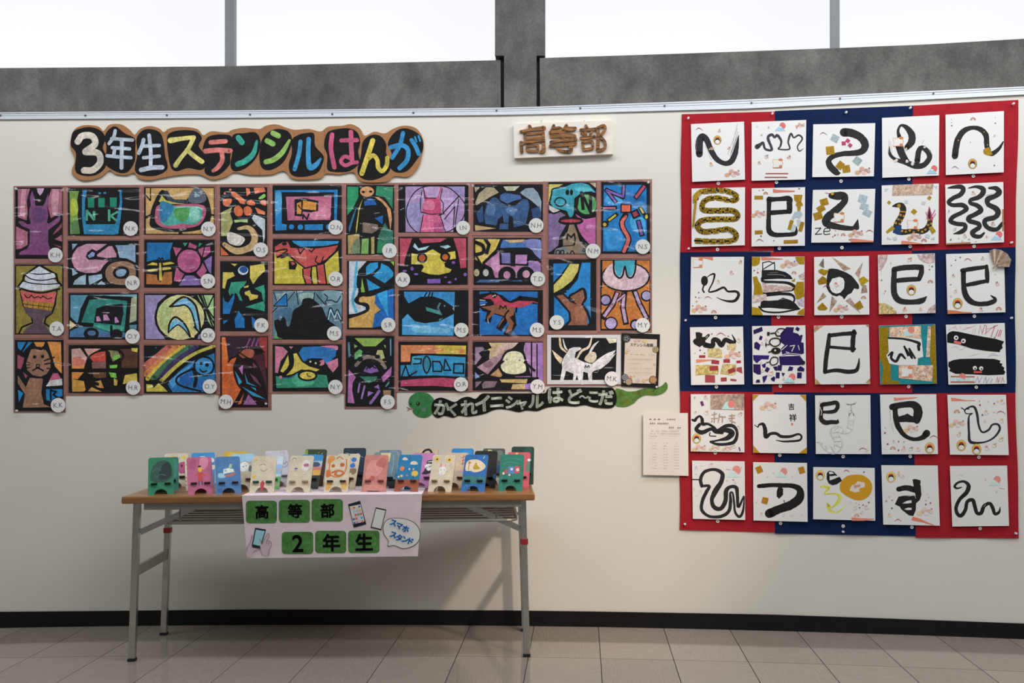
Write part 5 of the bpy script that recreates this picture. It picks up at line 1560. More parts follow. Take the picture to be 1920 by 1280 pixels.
('Q', '150,97 727,95 717,725 138,727', 'Q 417,757 40', 'thin black line snake with a round blot head', """
212123 D 296,357 38 54;212123 S 16 325,318,8 365,290,14 405,288,22 388,370,16 342,473,16 420,465,22 505,430,24 550,472,22 640,474,28 668,512,32 630,572,32 560,580,24 490,565,14 428,538,6;212123 S 17 292,400 276,452 292,482
!paper_strip c8745c P 150,97 388,97 388,136 330,120 240,106;X 225,165 60;o 688,152 30 b0806c;o 595,268 32 b88a88;o 450,365 26 a89878;N 335,538;Z 245,660 84;A 398,695 30;o 232,485 8 7a2a40;o 200,535 8 5a4a50;o 235,542 7 8a3a4a;o 210,582 12 b09878;o 168,630 8 6a6a70;o 262,540 6 c0a090"""),
('Q', '812,95 1388,92 1385,735 812,730', 'Q 1103,752 39', 'crowded collage of gold scraps and stacked black brush ovals', """
!foil_scrap a8860e P 812,97 905,97 897,170 860,195 812,197;!foil_scrap a8860e P 1285,95 1388,94 1382,178 1330,178 1298,140;!foil_scrap a8860e P 822,315 868,308 885,360 912,400 938,508 830,512 838,420;!foil_scrap a8860e P 1270,470 1300,370 1380,365 1385,540 1300,562;!foil_scrap b08e10 P 814,640 890,655 930,720 925,732 814,730;!foil_scrap a8860e P 1305,725 1320,690 1382,655 1384,732;!foil_scrap a8860e P 1240,360 1285,330 1280,368
!patterned_scrap b8a6a2 P 820,517 972,508 975,555 918,582 822,602;!patterned_scrap b4aab8 P 1300,572 1380,530 1384,640 1320,625;!patterned_scrap b8a4a0 P 1320,300 1384,260 1384,350 1340,340;!patterned_scrap b49c94 P 925,370 1000,400 1180,410 1270,430 1240,460 940,488
!paper_strip cc7460 P 915,95 1150,116 1150,122 915,132
1f1f20 L 11 930,245 930,160 1000,145 1060,170 1062,240;1f1f20 L 11 930,235 1060,155;1f1f20 P 920,240 1080,238 1180,262 1235,300 1260,340 1100,335 918,345;88888a S 5 980,290 1120,290 1180,310;77777a S 4 1000,270 1100,265
1f1f20 S 30 925,330,30 940,365,30 1060,370,26 1200,380,30 1270,415,36 1250,455,28 1150,470,14 945,488,26
1f1f20 S 30 980,510,36 1120,498,34 1240,508,30 1278,550,20 1265,595,20;1f1f20 P 915,568 1000,575 1100,568 1150,540 1240,570 1290,605 1330,655 1240,668 1000,650 900,655;77777a S 5 1110,560 1180,555
1f1f20 S 18 890,640 950,690 1120,700 1330,662;Z 1215,172 84;A 1272,268 26;o 838,245 8 7a2a40;o 877,268 10 8a3a4a;o 1300,170 20 b8a09a;o 880,225 8 c0a0a0"""),
('R', '153,97 750,85 755,725 155,732', 'R 455,750 38', 'black ring with gold scraps and rays of patterned triangles', """
!patterned_triangle 786a60 P 205,185 257,108 262,222;!patterned_triangle a08670 P 348,98 553,226 480,250 400,160;!patterned_triangle 9a8070 P 598,275 686,150 642,330;!patterned_triangle 948066 P 178,602 250,485 288,527;!patterned_triangle 9a8472 P 318,704 346,524 403,580;!patterned_triangle a48a80 P 498,575 545,538 662,712;!patterned_triangle 8a7468 P 665,492 680,398 720,405 735,482
232323 P 310,228 350,222 410,230 500,265 560,300 600,345 640,400 645,440 630,450 590,440 560,490 520,510 480,560 460,530 430,515 400,528 350,515 310,475 285,425 290,330 300,270;d8d0d2 P 430,313 470,330 485,370 478,440 440,485 395,498 350,480 325,440 318,395 350,335
!foil_scrap a8820e P 198,242 235,226 275,240 312,240 285,290 262,300 205,268;!foil_scrap 947210 P 190,355 245,305 285,330 292,385 205,400;!foil_square b09410 P 637,340 690,308 752,356 668,412;!foil_fold a27c10 P 188,648 242,594 300,655 278,678 205,676;!foil_square a07a10 P 580,625 652,570 692,645 640,672
Z 450,655 78;o 400,395 34 b08078;N 290,418;A 692,538 28"""),
('R', '848,75 1470,57 1478,708 860,722', 'R 1158,745 37', 'broad black character above a gold dog sticker with four patterned corners', """
!patterned_corner b49c9c P 850,76 956,74 948,130 918,190 888,235 860,246;!patterned_corner b49c9c P 1273,66 1470,58 1466,160 1400,168 1345,155 1300,120;!patterned_corner b4a06a P 858,600 920,600 1000,640 1050,690 1052,716 860,721;!patterned_corner b49c9c P 1474,605 1478,707 1380,710 1400,660
29282a S 58 1025,232,56 1130,215,60 1240,208,62 1320,212,64;29282a S 54 1325,205,52 1322,270,56 1298,335,52;29282a S 52 1300,338,48 1160,345,54 1050,355,50;29282a S 60 1028,232,58 1022,360,60 1025,480,66 1060,556,68 1130,585,60 1240,588,56 1330,572,62 1380,528,10
G 1213,458 52;o 1197,125 34 a88a80;A 1420,366 30;o 1145,665 34 b8785c;o 1315,665 26 c0a478;o 990,162 14 b0a490;o 1440,200 9 6a3a4a;o 1412,235 8 7a2a40;o 1408,192 5 8a5060;o 888,350 9 6a6a78;o 930,468 7 7a3a50;o 915,492 9 b8a8a8;o 885,285 5 aaa;o 885,250 5 aaa"""),
('S', '660,65 1293,48 1308,700 677,718', 'S 972,742 36', 'upright black character with a small paper fan at its corner', """
262426 S 48 835,245,44 960,225,50 1100,205,38;262426 S 48 1103,195,34 1108,280,50 1112,365,40;262426 S 44 1105,358,40 1000,380,48 890,402,42;262426 S 56 850,245,56 852,400,54 866,490,62 910,565,66 990,606,52 1100,606,52 1180,582,52 1192,552,36 1150,518,12
G 787,605 54;!paper_strip c06a44 P 677,675 770,682 850,696 942,700 942,711 677,718;N 900,125;o 745,300 24 8a8a6a;o 765,470 26 b0a080;o 1225,385 32 b07a7a;o 1045,670 32 b07878;A 1235,660 32;o 1060,110 26 9a9a7a;o 815,102 8 5a3a48;o 765,132 8 7a3a50;o 717,190 7 5a5a68;o 715,525 14 a8a080;o 712,398 7 7a3a50;o 710,90 5 aaa;o 765,92 5 aaa;o 1198,288 8 a8a890"""),
('T', '108,107 563,100 573,597 118,602', 'T 335,617 35', 'short black squiggle over red and brown paper scraps', """
!patterned_scrap b0a070 P 258,292 345,282 378,300 387,368 360,372 262,362;!patterned_scrap b0a078 P 425,250 505,245 500,308 428,298;!patterned_scrap b4a060 P 157,432 265,428 352,438 355,478 350,510 200,515 156,522;!patterned_scrap b0a06c P 388,420 505,422 500,508 470,518 368,505
212022 P 155,150 185,148 215,160 212,190 245,188 240,230 250,265 215,262 190,278 145,252 132,230 140,212 160,200;212022 S 10 235,195 265,170 272,178 240,212;212022 S 38 238,258,46 300,268,42 308,215,36 345,220,42 378,262,40 408,215,36 435,222,40 470,236,36 494,225,22 468,170,6
!red_scrap 8f3038 R 213,357 54 22;!paper_strip c87860 P 160,382 345,383 200,405 162,410;!red_scrap 8f3038 R 325,405 66 32 5;!red_scrap 8f3038 R 423,395 56 30;!red_scrap 8f3038 R 525,402 38 22 -4;!red_scrap 8c3436 R 312,458 72 40 -4;!red_scrap 8c3436 R 465,478 62 38 -22;!red_scrap 963c40 P 508,455 550,445 558,502 505,480;!red_scrap 963c40 P 238,515 320,518 324,580 238,578;!red_scrap 903840 R 398,553 50 32 -3;!red_scrap 903840 R 480,558 52 16 6
Z 480,340 68;N 375,165;o 530,217 24 b89a80;o 195,303 7 4a3a40;o 295,163 6 7a3a50;o 437,183 6 7a3a50;o 233,328 6 7a4a50;o 152,327 5 aaa"""),
('T', '640,97 1097,90 1105,590 648,595', 'T 883,610 34', 'mosaic of purple paper scraps with black outlined faces', """
!purple_scrap 22154e P 885,160 935,105 1000,108 992,150 1075,175 1060,235 1082,240 1085,330 1050,345 960,340 900,348 888,290 920,260 880,230;!purple_scrap 22154e P 870,357 1050,350 1085,400 1055,432 880,432
!purple_scrap 22154e P 650,132 725,102 732,138 655,168;!purple_scrap 22154e R 715,198 24 34 20;!purple_scrap 22154e P 660,240 680,230 713,258 700,305 658,285;!purple_scrap 2a1760 P 648,345 788,348 780,382 722,380 680,415 652,385;!purple_scrap 22154e P 650,422 712,425 716,510 690,512 652,490;!purple_scrap 22154e R 1030,122 32 28 30
!purple_scrap 2a1760 P 722,430 758,412 755,455 735,452;!purple_scrap 22154e R 770,470 32 40 30;!purple_scrap 22154e P 820,445 858,440 855,480 835,475;!purple_scrap 22154e R 877,455 36 46 8;!purple_scrap 22154e P 945,480 960,440 995,450 985,478;!purple_scrap 22154e P 1028,460 1055,438 1088,460 1086,485 1030,482;!purple_scrap 22154e R 860,518 32 50 2;!purple_scrap 22154e P 893,495 922,500 905,532;!purple_scrap 22154e P 800,545 828,526 840,540 832,572 808,562;!purple_scrap 2a1760 P 728,530 772,516 760,555 738,588;!purple_scrap 22154e P 670,580 680,555 705,555 708,580;!purple_scrap 22154e R 1046,518 38 50 3
!white_gap c8c4cc L 6 895,300 940,262;!white_gap c8c4cc L 7 965,268 1005,262 980,312;!white_gap c8c4cc L 6 1035,262 1045,300;!white_gap c8c4cc L 5 880,345 960,330 1060,340;!white_gap c8c4cc L 6 930,318 955,325;!white_gap c8c4cc P 1020,150 1062,165 1050,180
!outlined_head 1c1b1d S 9 840,152 870,120 918,125 890,165;!outlined_head 1c1b1d S 11 800,160 838,158 852,180 885,180;!black_dab 1c1b1d P 768,148 792,146 790,178 770,178;!outlined_head 1c1b1d C 10 790,240 810,205 870,205 878,250 830,270;!black_stem 1c1b1d L 8 755,255 790,255;!black_stem 1c1b1d L 8 758,240 760,272;!black_disc 1c1b1d D 845,308 42 28;!black_stem 1c1b1d L 10 782,320 810,312;!white_gap c8c4cc D 838,305 8;!outlined_head 1c1b1d C 9 795,400 815,365 858,370 855,415 810,430;!black_stem 1c1b1d L 8 762,410 795,402;!black_disc 1c1b1d D 1075,410 20 18;!black_disc 1c1b1d D 862,148 5
F 965,548 52;o 765,210 16 c0a070;o 727,245 14 b08878;o 805,498 24 b88a78;o 730,475 18 b09a80;o 912,545 14 a8a080;o 720,407 12 a8a0b0"""),
('U', '118,93 588,85 602,592 128,597', 'U 363,608 33', 'slim square black character with small brown corner pieces', """
232223 S 36 250,178,34 360,165,34 468,158,38;232223 S 38 462,142,36 452,230,42 450,305,36;232223 S 30 465,292,30 360,285,26 252,275,26;232223 S 40 250,170,30 240,260,38 222,380,38 214,490,36;232223 S 34 212,490,28 310,475,32 410,488,36 480,476,34 500,430,24 506,375,8
!patterned_corner a88068 P 118,94 203,94 170,115 122,152;!patterned_corner a88068 P 560,88 588,87 586,110;!patterned_corner a08058 P 127,545 150,562 178,594 128,596;!patterned_corner a08058 P 600,545 602,590 560,582"""),
('U', '675,93 1158,80 1172,590 687,597', 'U 932,615 32', 'teal and gold collage frame round a small black squiggle', """
1a7680 P 676,94 1157,81 1171,589 688,596;!foil_strip 96790e P 680,108 762,105 755,200 765,310 738,345 775,425 782,560 850,568 850,592 695,594 712,455 680,370;!foil_strip 96790e P 1122,95 1157,85 1171,588 1142,588 1128,470 1115,365
!patterned_strip c4a58c P 765,106 1035,95 1037,200 765,190;!patterned_strip c0a08a P 845,435 1140,432 1130,572 845,542;!patterned_strip b8a090 P 1095,97 1120,98 1118,200 1112,360 1078,362 1090,180
!white_paper d4cac4 P 752,196 900,192 1040,205 1056,360 1010,372 1005,432 840,432 765,418 738,345 760,320
!ink_stroke 222021 S 16 757,200,14 880,206,18 970,226,22 1020,246,28 1014,270,26 1018,300,24;!ink_stroke 222021 S 18 755,350,12 790,322,22 780,370,22 822,398,24 860,340,26 900,374,16;!ink_stroke 222021 L 17 892,270 925,350 900,285 960,372 935,290 985,372
!fuji_sticker 9cc0d8 P 878,180 905,130 925,122 945,135 968,178;!fuji_sticker cc7468 D 952,130 28 30;!animal_sticker X 915,490 56;o 1010,470 30 a88878;o 1070,490 30 b09080;o 850,150 20 9a7a68"""),
('V', '518,85 1022,70 1040,590 540,598', 'V 780,620 31', 'two thick black bars with round white eyes and red mouths', """
b87080 L 3 745,160 757,118;b87080 L 3 765,160 772,115;b87080 L 4 798,165 812,90 830,160;b05a70 L 5 828,165 850,88 865,95 862,160;b05a70 L 4 850,165 940,90;b86478 L 4 870,120 930,110;b04a60 L 6 905,190 935,100 960,90;b04a60 L 6 945,185 965,130;b04a60 L 6 965,185 985,130;b04a60 L 5 980,188 995,132;c090a0 L 3 540,130 600,95;c090a0 L 3 590,125 600,95 615,130;c090a0 L 3 640,120 645,95;c090a0 L 3 660,130 770,92;c090a0 L 3 680,110 740,105
b0aabc S 3 560,280 610,270 640,300 690,270;9aa4c0 S 3 880,360 920,330 960,350;c0b8a0 S 3 720,350 800,330;a0a8c0 S 3 890,345 980,345
!ink_band 161517 P 527,170 545,150 575,140 622,144 720,165 820,185 940,205 1016,228 998,262 1005,285 985,300 978,320 850,308 740,290 620,252 528,237;!ink_band 161517 P 540,405 580,388 640,378 800,375 930,378 985,392 978,412 1003,420 995,435 1020,455 1012,470 1028,490 1015,512 880,517 740,510 600,505 545,480 556,462 538,440
!eye d0ccd0 D 605,197 20;!eye d0ccd0 D 668,224 20;!eye d0ccd0 D 766,456 18;!eye d0ccd0 D 820,459 18;!pupil 161517 D 606,197 8;!pupil 161517 D 666,226 8;!pupil 161517 D 768,462 7;!pupil 161517 D 824,464 7;!mouth d05c60 R 618,238 64 22 14;!mouth c84a48 R 791,491 70 15 0
!red_bar a0503c L 8 560,528 762,530;!red_bar a0503c L 8 560,576 762,576;b4c0cc P 560,536 762,538 762,570 560,570;c87468 D 658,530 30;94bdd6 P 600,568 640,535 690,568;7a7aa8 L 3 770,580 790,530 800,580 830,530;7a7aa8 L 3 840,580 860,530 865,585 890,540;7a80a8 L 4 900,582 915,548;b0708a L 4 945,580 960,530 965,580 985,530;b0708a L 4 990,580 1005,535 1015,575
1a1a1c D 935,195 5"""),
('T', '115,680 572,678 575,1178 115,1170', 'T 325,1183 30', 'tangled black outline snake under a brown patterned band', """
!patterned_band 8f7b70 P 284,683 572,679 572,818 283,812;!fuji_sticker 94bdd6 P 380,808 410,752 440,740 470,765 492,808;!fuji_sticker c86c64 D 462,765 30 34
232324 S 20 128,900,18 150,905,26 165,885,22 192,868,18 212,895,28 218,935,32 262,935,22 310,962,22 345,990,26 415,952,30 480,955,30 512,1010,24 490,1085,32 420,1108,26 340,1108,24 282,1090,14
232324 S 28 190,940,30 162,980,32 210,1008,38 290,978,30 330,1000,36 385,1012,24;232324 S 40 345,1000,30 420,988,40 468,1012,50 430,1055,40 350,1075,16 285,1088,20;232324 S 9 280,1010 278,1035 330,1040
G 165,1060 38;8f7a6c L 9 295,858 338,848;8f7a6c L 10 318,835 316,922;8f7a6c L 9 290,890 345,886;8f7a6c L 9 300,905 292,920;8f7a6c L 9 362,848 350,922;8f7a6c L 10 362,872 412,876;8f7a6c L 10 388,876 384,922;8f7a6c L 10 445,866 492,862;8f7a6c L 10 468,852 468,935;8f7a6c L 9 440,888 490,884;8f7a6c L 9 450,905 496,925
Z 190,1140 60;Z 320,1140 46;Z 430,1142 44;!purple_scrap 5a2a5c R 212,760 24 40 -20;o 247,705 22 b07878;o 255,838 24 b0906c;o 538,850 26 a08470;o 528,962 20 a09088;o 150,710 12 5a5a60;o 155,835 12 5a5a60;o 490,1125 20 a0907c;5a2a5c R 533,1150 10 34 -15"""),
('T', '645,682 1103,685 1110,1188 650,1182', 'T 878,1203 29', 'slender black snake line with two written characters and gold corners', """
202021 S 24 660,942,5 690,962,10 700,942,16 735,938,28 752,985,36 758,1045,34 800,1018,26 850,1018,26 890,1042,26 970,1042,24 1035,1022,18 1064,1042,17 1045,1075,18 960,1084,18 900,1084,14 845,1074,5
!gold_corner a0761c P 646,684 700,686 648,740;!gold_corner a0761c P 1050,686 1102,687 1103,742;!gold_corner a0761c P 651,1118 706,1182 652,1181;!gold_corner a0761c P 1109,1135 1110,1187 1040,1186
!brush_text 202021 T 58 977,787 吉 -4 0.012;!brush_text 202021 T 66 990,880 祥 -4 0.014;b05a58 R 983,938 15 20 0;Z 785,780 72"""),
('U', '128,690 602,688 607,1193 135,1192', 'U 370,1215 28', 'small black character beside a grey pencil-drawn snake', """
a6a6aa S 50 432,835,40 440,870,52 436,930,54 420,985,54 375,1005,40 320,980,62 290,1010,72 320,1070,66 328,1130,68 280,1165,64 220,1140,46 180,1105,28 145,1090,10
bfbdc2 S 40 432,840,28 440,872,40 436,930,44 420,982,44 375,1000,30 322,984,50 298,1010,58 322,1070,54 322,1128,56 280,1158,52 222,1136,36 182,1104,18
8e8e93 L 4 415,905 455,915;8e8e93 L 4 412,935 452,950;8e8e93 L 4 400,965 440,985;8e8e93 L 4 300,985 335,960;8e8e93 L 4 275,1015 325,1005;8e8e93 L 4 285,1050 345,1045;8e8e93 L 4 292,1085 350,1085;8e8e93 L 4 290,1115 348,1135;8e8e93 L 4 260,1125 290,1180;8e8e93 L 4 215,1120 230,1160;8e8e93 L 4 370,990 362,1015
3a3a40 L 5 425,845 420,862;3a3a40 L 5 455,845 460,862;66666a S 3 440,825 437,765;66666a S 4 395,762 437,768 480,752;66666a S 3 405,770 437,768 470,765
222222 S 36 195,768,36 250,760,34 310,752,34 322,785,34 300,822,32 250,832,28 200,832,22;222222 S 34 185,770,30 182,840,30 180,890,36 215,922,40 270,918,34 318,918,30 322,900,10
!foil_speck a08028 R 318,766 26 22 20;!foil_speck a08028 R 210,925 40 24 10;o 170,752 14 b0904a;c8c0c8 L 5 170,790 185,830 180,860;N 540,1150;c8a8b0 L 3 560,1140 590,1190;c8a8b0 L 3 585,1140 545,1190"""),
('U', '685,683 1167,680 1182,1193 700,1195', 'U 945,1213 27', 'large solid black character over a row of tiny stickers', """
202020 S 60 790,790,56 870,772,52 960,768,60 1005,800,74 1010,850,78 1000,905,60;202020 S 50 838,898,44 900,888,60 990,898,50;202020 P 795,790 835,790 838,850 850,880 920,845 975,880 980,912 835,915;202020 S 44 812,800,40 822,900,46 850,975,44 905,1040,36 980,1066,32 1050,1050,44 1085,1015,62
9a989a S 5 770,810 775,900;9a989a S 4 780,930 800,1000;!paper_strip c4705c P 803,706 830,712 1002,706 1003,712 870,728 806,737;Z 955,975 64;G 1110,1140 42;A 795,1142 24;o 888,1145 28 b8827e;o 950,1145 24 8a7a68;o 1017,1150 24 c0a070;N 1148,1045;o 805,1085 14 8a8a5a;o 750,1107 8 6a3a48;o 845,1085 7 7a5a5a;o 890,1085 8 a89a70;o 843,1160 8 7a2a40;o 727,1012 8 6a3a48;o 730,965 6 9a9aa0"""),
('V', '530,685 1033,685 1057,1202 553,1198', 'V 802,1220 26', 'outlined curled snake among many small stickers', """
262630 L 9 650,796 680,816;262630 S 14 688,845,8 680,818,12 715,792,14 760,790,20 785,850,22 800,950,18 830,1005,16 885,985,18 915,942,16 965,940,18 978,985,20 925,1055,16 840,1092,14 730,1090,26 716,1010,20 712,920,20 718,865,12 745,845,9 715,848,9 688,845,9;262630 L 8 700,808 718,806
!paper_strip c4705c P 560,710 590,712 700,732 767,730 767,737 600,738 566,740;G 650,1118 42;G 780,1152 42;Z 615,930 66;o 1005,743 28 b09060;o 868,835 26 b8906c;o 630,1020 26 b8906c;o 992,1065 26 b08860;o 1000,905 24 b89868;o 935,1115 24 a89060;o 873,1138 28 b07878;A 612,828 26;N 990,835;o 830,857 8 6a3a48;o 850,908 12 b0a080;o 810,772 8 7a2a40;o 932,760 7 7a3a50;o 880,740 8 b8a8a8;o 805,740 6 a07078;o 930,830 8 b8a8a8;o 960,740 8 b0a060"""),
('W', '530,508 1015,515 1020,1055 537,1045', 'W 767,1068 25', 'long black outline snake looping down and back with fuji sticker', """
222122 L 11 535,682 608,684;222122 S 30 620,742,32 608,680,32 645,612,30 735,590,28 808,628,38 798,705,42 745,790,50 712,870,36 735,938,40 795,950,38 838,880,40 845,785,40 890,748,30 938,760,36 948,830,30 955,935,26 988,880,20 1005,836,12
222122 S 24 620,742,22 688,744,28 660,800,32 625,880,32 620,965,30 690,1022,26 795,1022,30 868,975,32 885,880,30 882,808,18 905,810,18 918,900,20 928,985,22 968,1025,26 1000,970,22 1012,840,10
F 915,618 72;o 570,572 22 8a86a0;o 703,545 22 b07878;o 605,795 20 a09a78;o 550,772 14 b08878;o 622,550 12 b8a8b8;o 910,685 8 5a6a7a;o 930,705 14 c09aa0;o 985,572 14 b07868;o 575,825 14 c0c0c0;o 855,690 8 a0a080;55555a L 4 845,588 885,594;o 572,628 10 b8a8a0"""),
('X', '85,185 803,195 812,980 90,962', 'X 452,1000 24', 'black character with three gold squares in its margins', """
19191a S 60 160,505,52 240,498,58 350,490,54 480,495,58 600,500,62 690,535,80 715,600,100 690,680,120 580,760,120 450,805,110 300,870,120;19191a P 422,510 436,452 455,510 485,540 484,620 432,674 398,640 400,570;19191a L 10 495,690 508,740
!foil_square a07216 R 166,285 82 90 -24;!foil_square a07216 R 732,292 78 88 -18;!foil_square a07216 R 243,697 80 84 14;F 465,335 84;o 197,872 26 b07868;o 490,890 24 9a94a8;o 600,880 30 b0a890;o 130,715 14 a8a088;o 360,325 16 a08890;o 280,370 18 b0a0a0;o 610,375 16 b890a0;o 745,880 14 b8b8c0"""),
('X', '887,250 1705,262 1713,965 885,945', 'X 1287,1038 23', 'yellow curled snake beside a big gold foil oval', """
!ink_blot 19191b P 1068,330 1098,298 1160,312 1212,368 1175,362 1130,372 1105,365 1105,430 1180,402 1238,378 1270,432 1200,480 1140,492 1090,465 1065,405;!ink_gap c0bcc0 P 1095,312 1135,314 1165,338 1100,346
!gold_oval a07416 B 1240,530 1258,445 1330,375 1440,350 1560,365 1650,440 1672,530 1640,620 1560,680 1460,690 1350,645 1265,585
!cloud_sticker b8a09a P 1368,562 1400,490 1440,485 1480,438 1572,456 1574,515 1500,535 1500,580 1440,588;!cloud_sticker 94786c R 1470,505 90 36 -12
bcae4c S 30 985,522,20 1010,510,32 1095,520,40 1045,595,26 1110,605,24 1185,610,30 1245,640,46 1205,730,44 1120,790,24 1085,745,44 1095,820,36 1180,856,20 1260,822,18 1328,742,6;6a6428 S 3 1040,520 1100,520 1035,612 1180,605 1225,650 1190,740 1130,795 1095,750 1090,800 1180,850
G 980,360 60;N 1330,300;!paper_strip bf6a58 P 1395,918 1500,930 1700,936 1700,944 1560,966 1400,966;A 1465,892 34;o 1450,790 36 a89880;o 1530,850 28 b89a80;o 1605,780 40 b08484;o 1388,715 18 a09888;o 1628,720 11 5a2a48;o 1550,755 10 5a2a48;o 1505,790 10 7a3a50;o 1455,722 10 a8a090;o 1495,748 8 6a5a6a;o 1562,315 11 6a3a58;o 1435,310 8 b0a8a0;o 1480,315 7 b0a8a0"""),
('Y', '78,203 755,207 780,928 102,915', 'Y 447,947 22', 'dense black character with an orange wedge at its foot', """
1c1c1d S 60 285,490,60 380,475,66 490,500,74;1c1c1d P 452,372 490,368 548,385 550,440 560,560 540,620 495,660 492,740 462,812 410,805 320,735 300,700 240,672 285,580 350,568 490,570 470,480
b0b0b4 P 330,662 380,632 440,622 442,655 390,662;b0b0b4 P 352,728 400,712 442,715 440,738 390,742;77777a S 4 400,580 480,560;b0b0b4 S 7 545,430 585,490 575,520;b0b0b4 L 5 480,560 490,600
G 195,345 58;o 335,340 32 b08888;o 287,300 34 b09068;o 295,318 20 4a3a38;!paper_strip b8604a P 455,820 520,835 580,862 640,890 715,920 690,922 600,892 438,860;Z 610,755 94;o 180,800 30 b08870;N 280,860;o 138,632 14 8a7a68;o 172,580 10 a09070;o 208,622 8 6a3a50;o 205,718 12 6a3a58;o 612,672 10 5a2a40;o 668,655 11 7a4a58;o 612,626 7 a05a60;o 632,545 9 b0a0a0;o 645,582 7 b08a80"""),
('Y', '900,213 1587,208 1610,930 930,938', 'Y 1266,962 21', 'smooth black snake with a curled neck and three humps', """
1c1b1e S 40 1042,468,12 985,480,24 958,455,30 1000,410,26 1075,400,32 1125,450,50 1100,530,52 1020,610,44 975,710,42 990,785,42 1035,808,46 1085,740,44 1110,640,42 1175,622,46 1200,700,46 1225,775,42 1275,775,46 1310,695,44 1375,660,38 1412,710,44 1440,785,38 1490,765,32 1504,700,5
d8d4c8 D 1003,450 5;c0b890 L 4 1310,700 1330,670;F 1440,400 78;o 1330,372 20 8a8a7a;o 1460,523 14 b08888;o 1020,310 14 b8a0a0;o 980,855 14 b8a0a0;44444a L 4 1490,478 1555,488;o 1045,318 10 b8a8a8"""),
]

GOLDRIM = M['gold_edge']
for crop, quad, stk, what, spec in BOARDS:
    c4 = [cpx(crop, *P2(q)) for q in quad.split()]
    cx, cy = sum(p[0] for p in c4) / 4, sum(p[1] for p in c4) / 4
    fr = wall_frame(cx, cy, 0.0105)
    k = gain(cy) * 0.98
    root = empty('calligraphy_board', fr.matrix())
    uv = [fr.px(*p) for p in c4]
    tag(root, 'white calligraphy board: ' + what, 'artwork', BD_GROUP)
    slab('board', uv, 0.0, -0.0028, M['print'], root, side_material=GOLDRIM, cols=hexcol('dbd7da', k))
    draw_text(spec, crop, fr.px, k, root, 'ink_drawing', 'ink', 0.0029)
    # small hanging tab that carries the board on the cloth
    tabx, tabz = (uv[0][0] + uv[1][0]) / 2, (uv[0][1] + uv[1][1]) / 2 - 0.02
    slab('hanging_tab', [(tabx - 0.012, tabz - 0.015), (tabx + 0.012, tabz - 0.015), (tabx + 0.012, tabz + 0.012), (tabx - 0.012, tabz + 0.012)], 0.0048, 0.0001, M['tag'], root)
    tcrop, txy, num = stk.split()
    t0 = cpx(tcrop, *P2(txy))
    fr2 = wall_frame(t0[0], t0[1], 0.0068)
    s = empty('number_sticker', fr2.matrix())
    short = ' '.join(what.split()[:7])
    tag(s, 'round white number sticker under the board with the ' + short, 'sticker', ST_GROUP)
    n = 20
    r = 3.15
    suv = [fr2.px(t0[0] + r * math.cos(6.2832 * i / n), t0[1] + r * math.sin(6.2832 * i / n)) for i in range(n)]
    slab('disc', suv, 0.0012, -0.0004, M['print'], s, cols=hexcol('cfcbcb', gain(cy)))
    d = Draw(fr2.px, 1.0, 0.0005)
    d.text(num, t0[0], t0[1], 3.2, (0.03, 0.03, 0.04, 1), bold=0.03)
    d.build('digits', s, M['print'])
    if what.startswith('upright black character'):
        fan_board = root

# paper fan fixed over the corner of one board
fc = cpx('S', 1195, 195)
ff = wall_frame(fc[0], fc[1], 0.017)
fan = empty('paper_fan', ff.matrix())
tag(fan, 'small folded paper fan sticking out over a board corner at the cloth edge', 'fan')
pv = ff.px(*cpx('S', 1192, 205))
outer = [cpx('S', *p) for p in ((1130, 30), (1165, 15), (1205, 12), (1245, 20), (1285, 35), (1320, 60), (1348, 92), (1365, 130), (1362, 165), (1345, 208))]
FCOL = ['b59a88', 'c9b4a2', 'a58a78', 'c4ac98', '9a8070', 'bfa694', 'a48c7a', 'c2ac9a', 'a08676']
for i in range(9):
    a, b = ff.px(*outer[i]), ff.px(*outer[i + 1])
    ya, yb = (-0.004 - (0.007 if i % 2 else 0.0)), (-0.004 - (0.0 if i % 2 else 0.007))
    ai, bi = [(pv[0] + (p[0] - pv[0]) * .18, pv[1] + (p[1] - pv[1]) * .18) for p in (a, b)]
    v = [(ai[0], -0.004, ai[1]), (a[0], ya, a[1]), (b[0], yb, b[1]), (bi[0], -0.004, bi[1])]
    v += [(x, y + 0.0006, z) for x, y, z in v]
    f = [(0, 3, 2, 1), (4, 5, 6, 7), (0, 1, 5, 4), (1, 2, 6, 5), (2, 3, 7, 6), (3, 0, 4, 7)]
    mesh_obj('fold', v, f, M['paint'], fan, [hexcol(FCOL[i], 1.2 if i % 2 else 0.8)] * 6)  # pleat shading put into the colour: alternate folds lighter and darker
h0, h1 = ff.px(*cpx('S', 1225, 160)), ff.px(*cpx('S', 1170, 222))
BoxB().bar((h0[0], -0.006, h0[1]), (h1[0], -0.004, h1[1]), 0.006, 0.006, (0, 1, 0)).build('handle', mat('fan_handle', hexcol('9a8470', 1.4), 0.7), fan, 0.001)

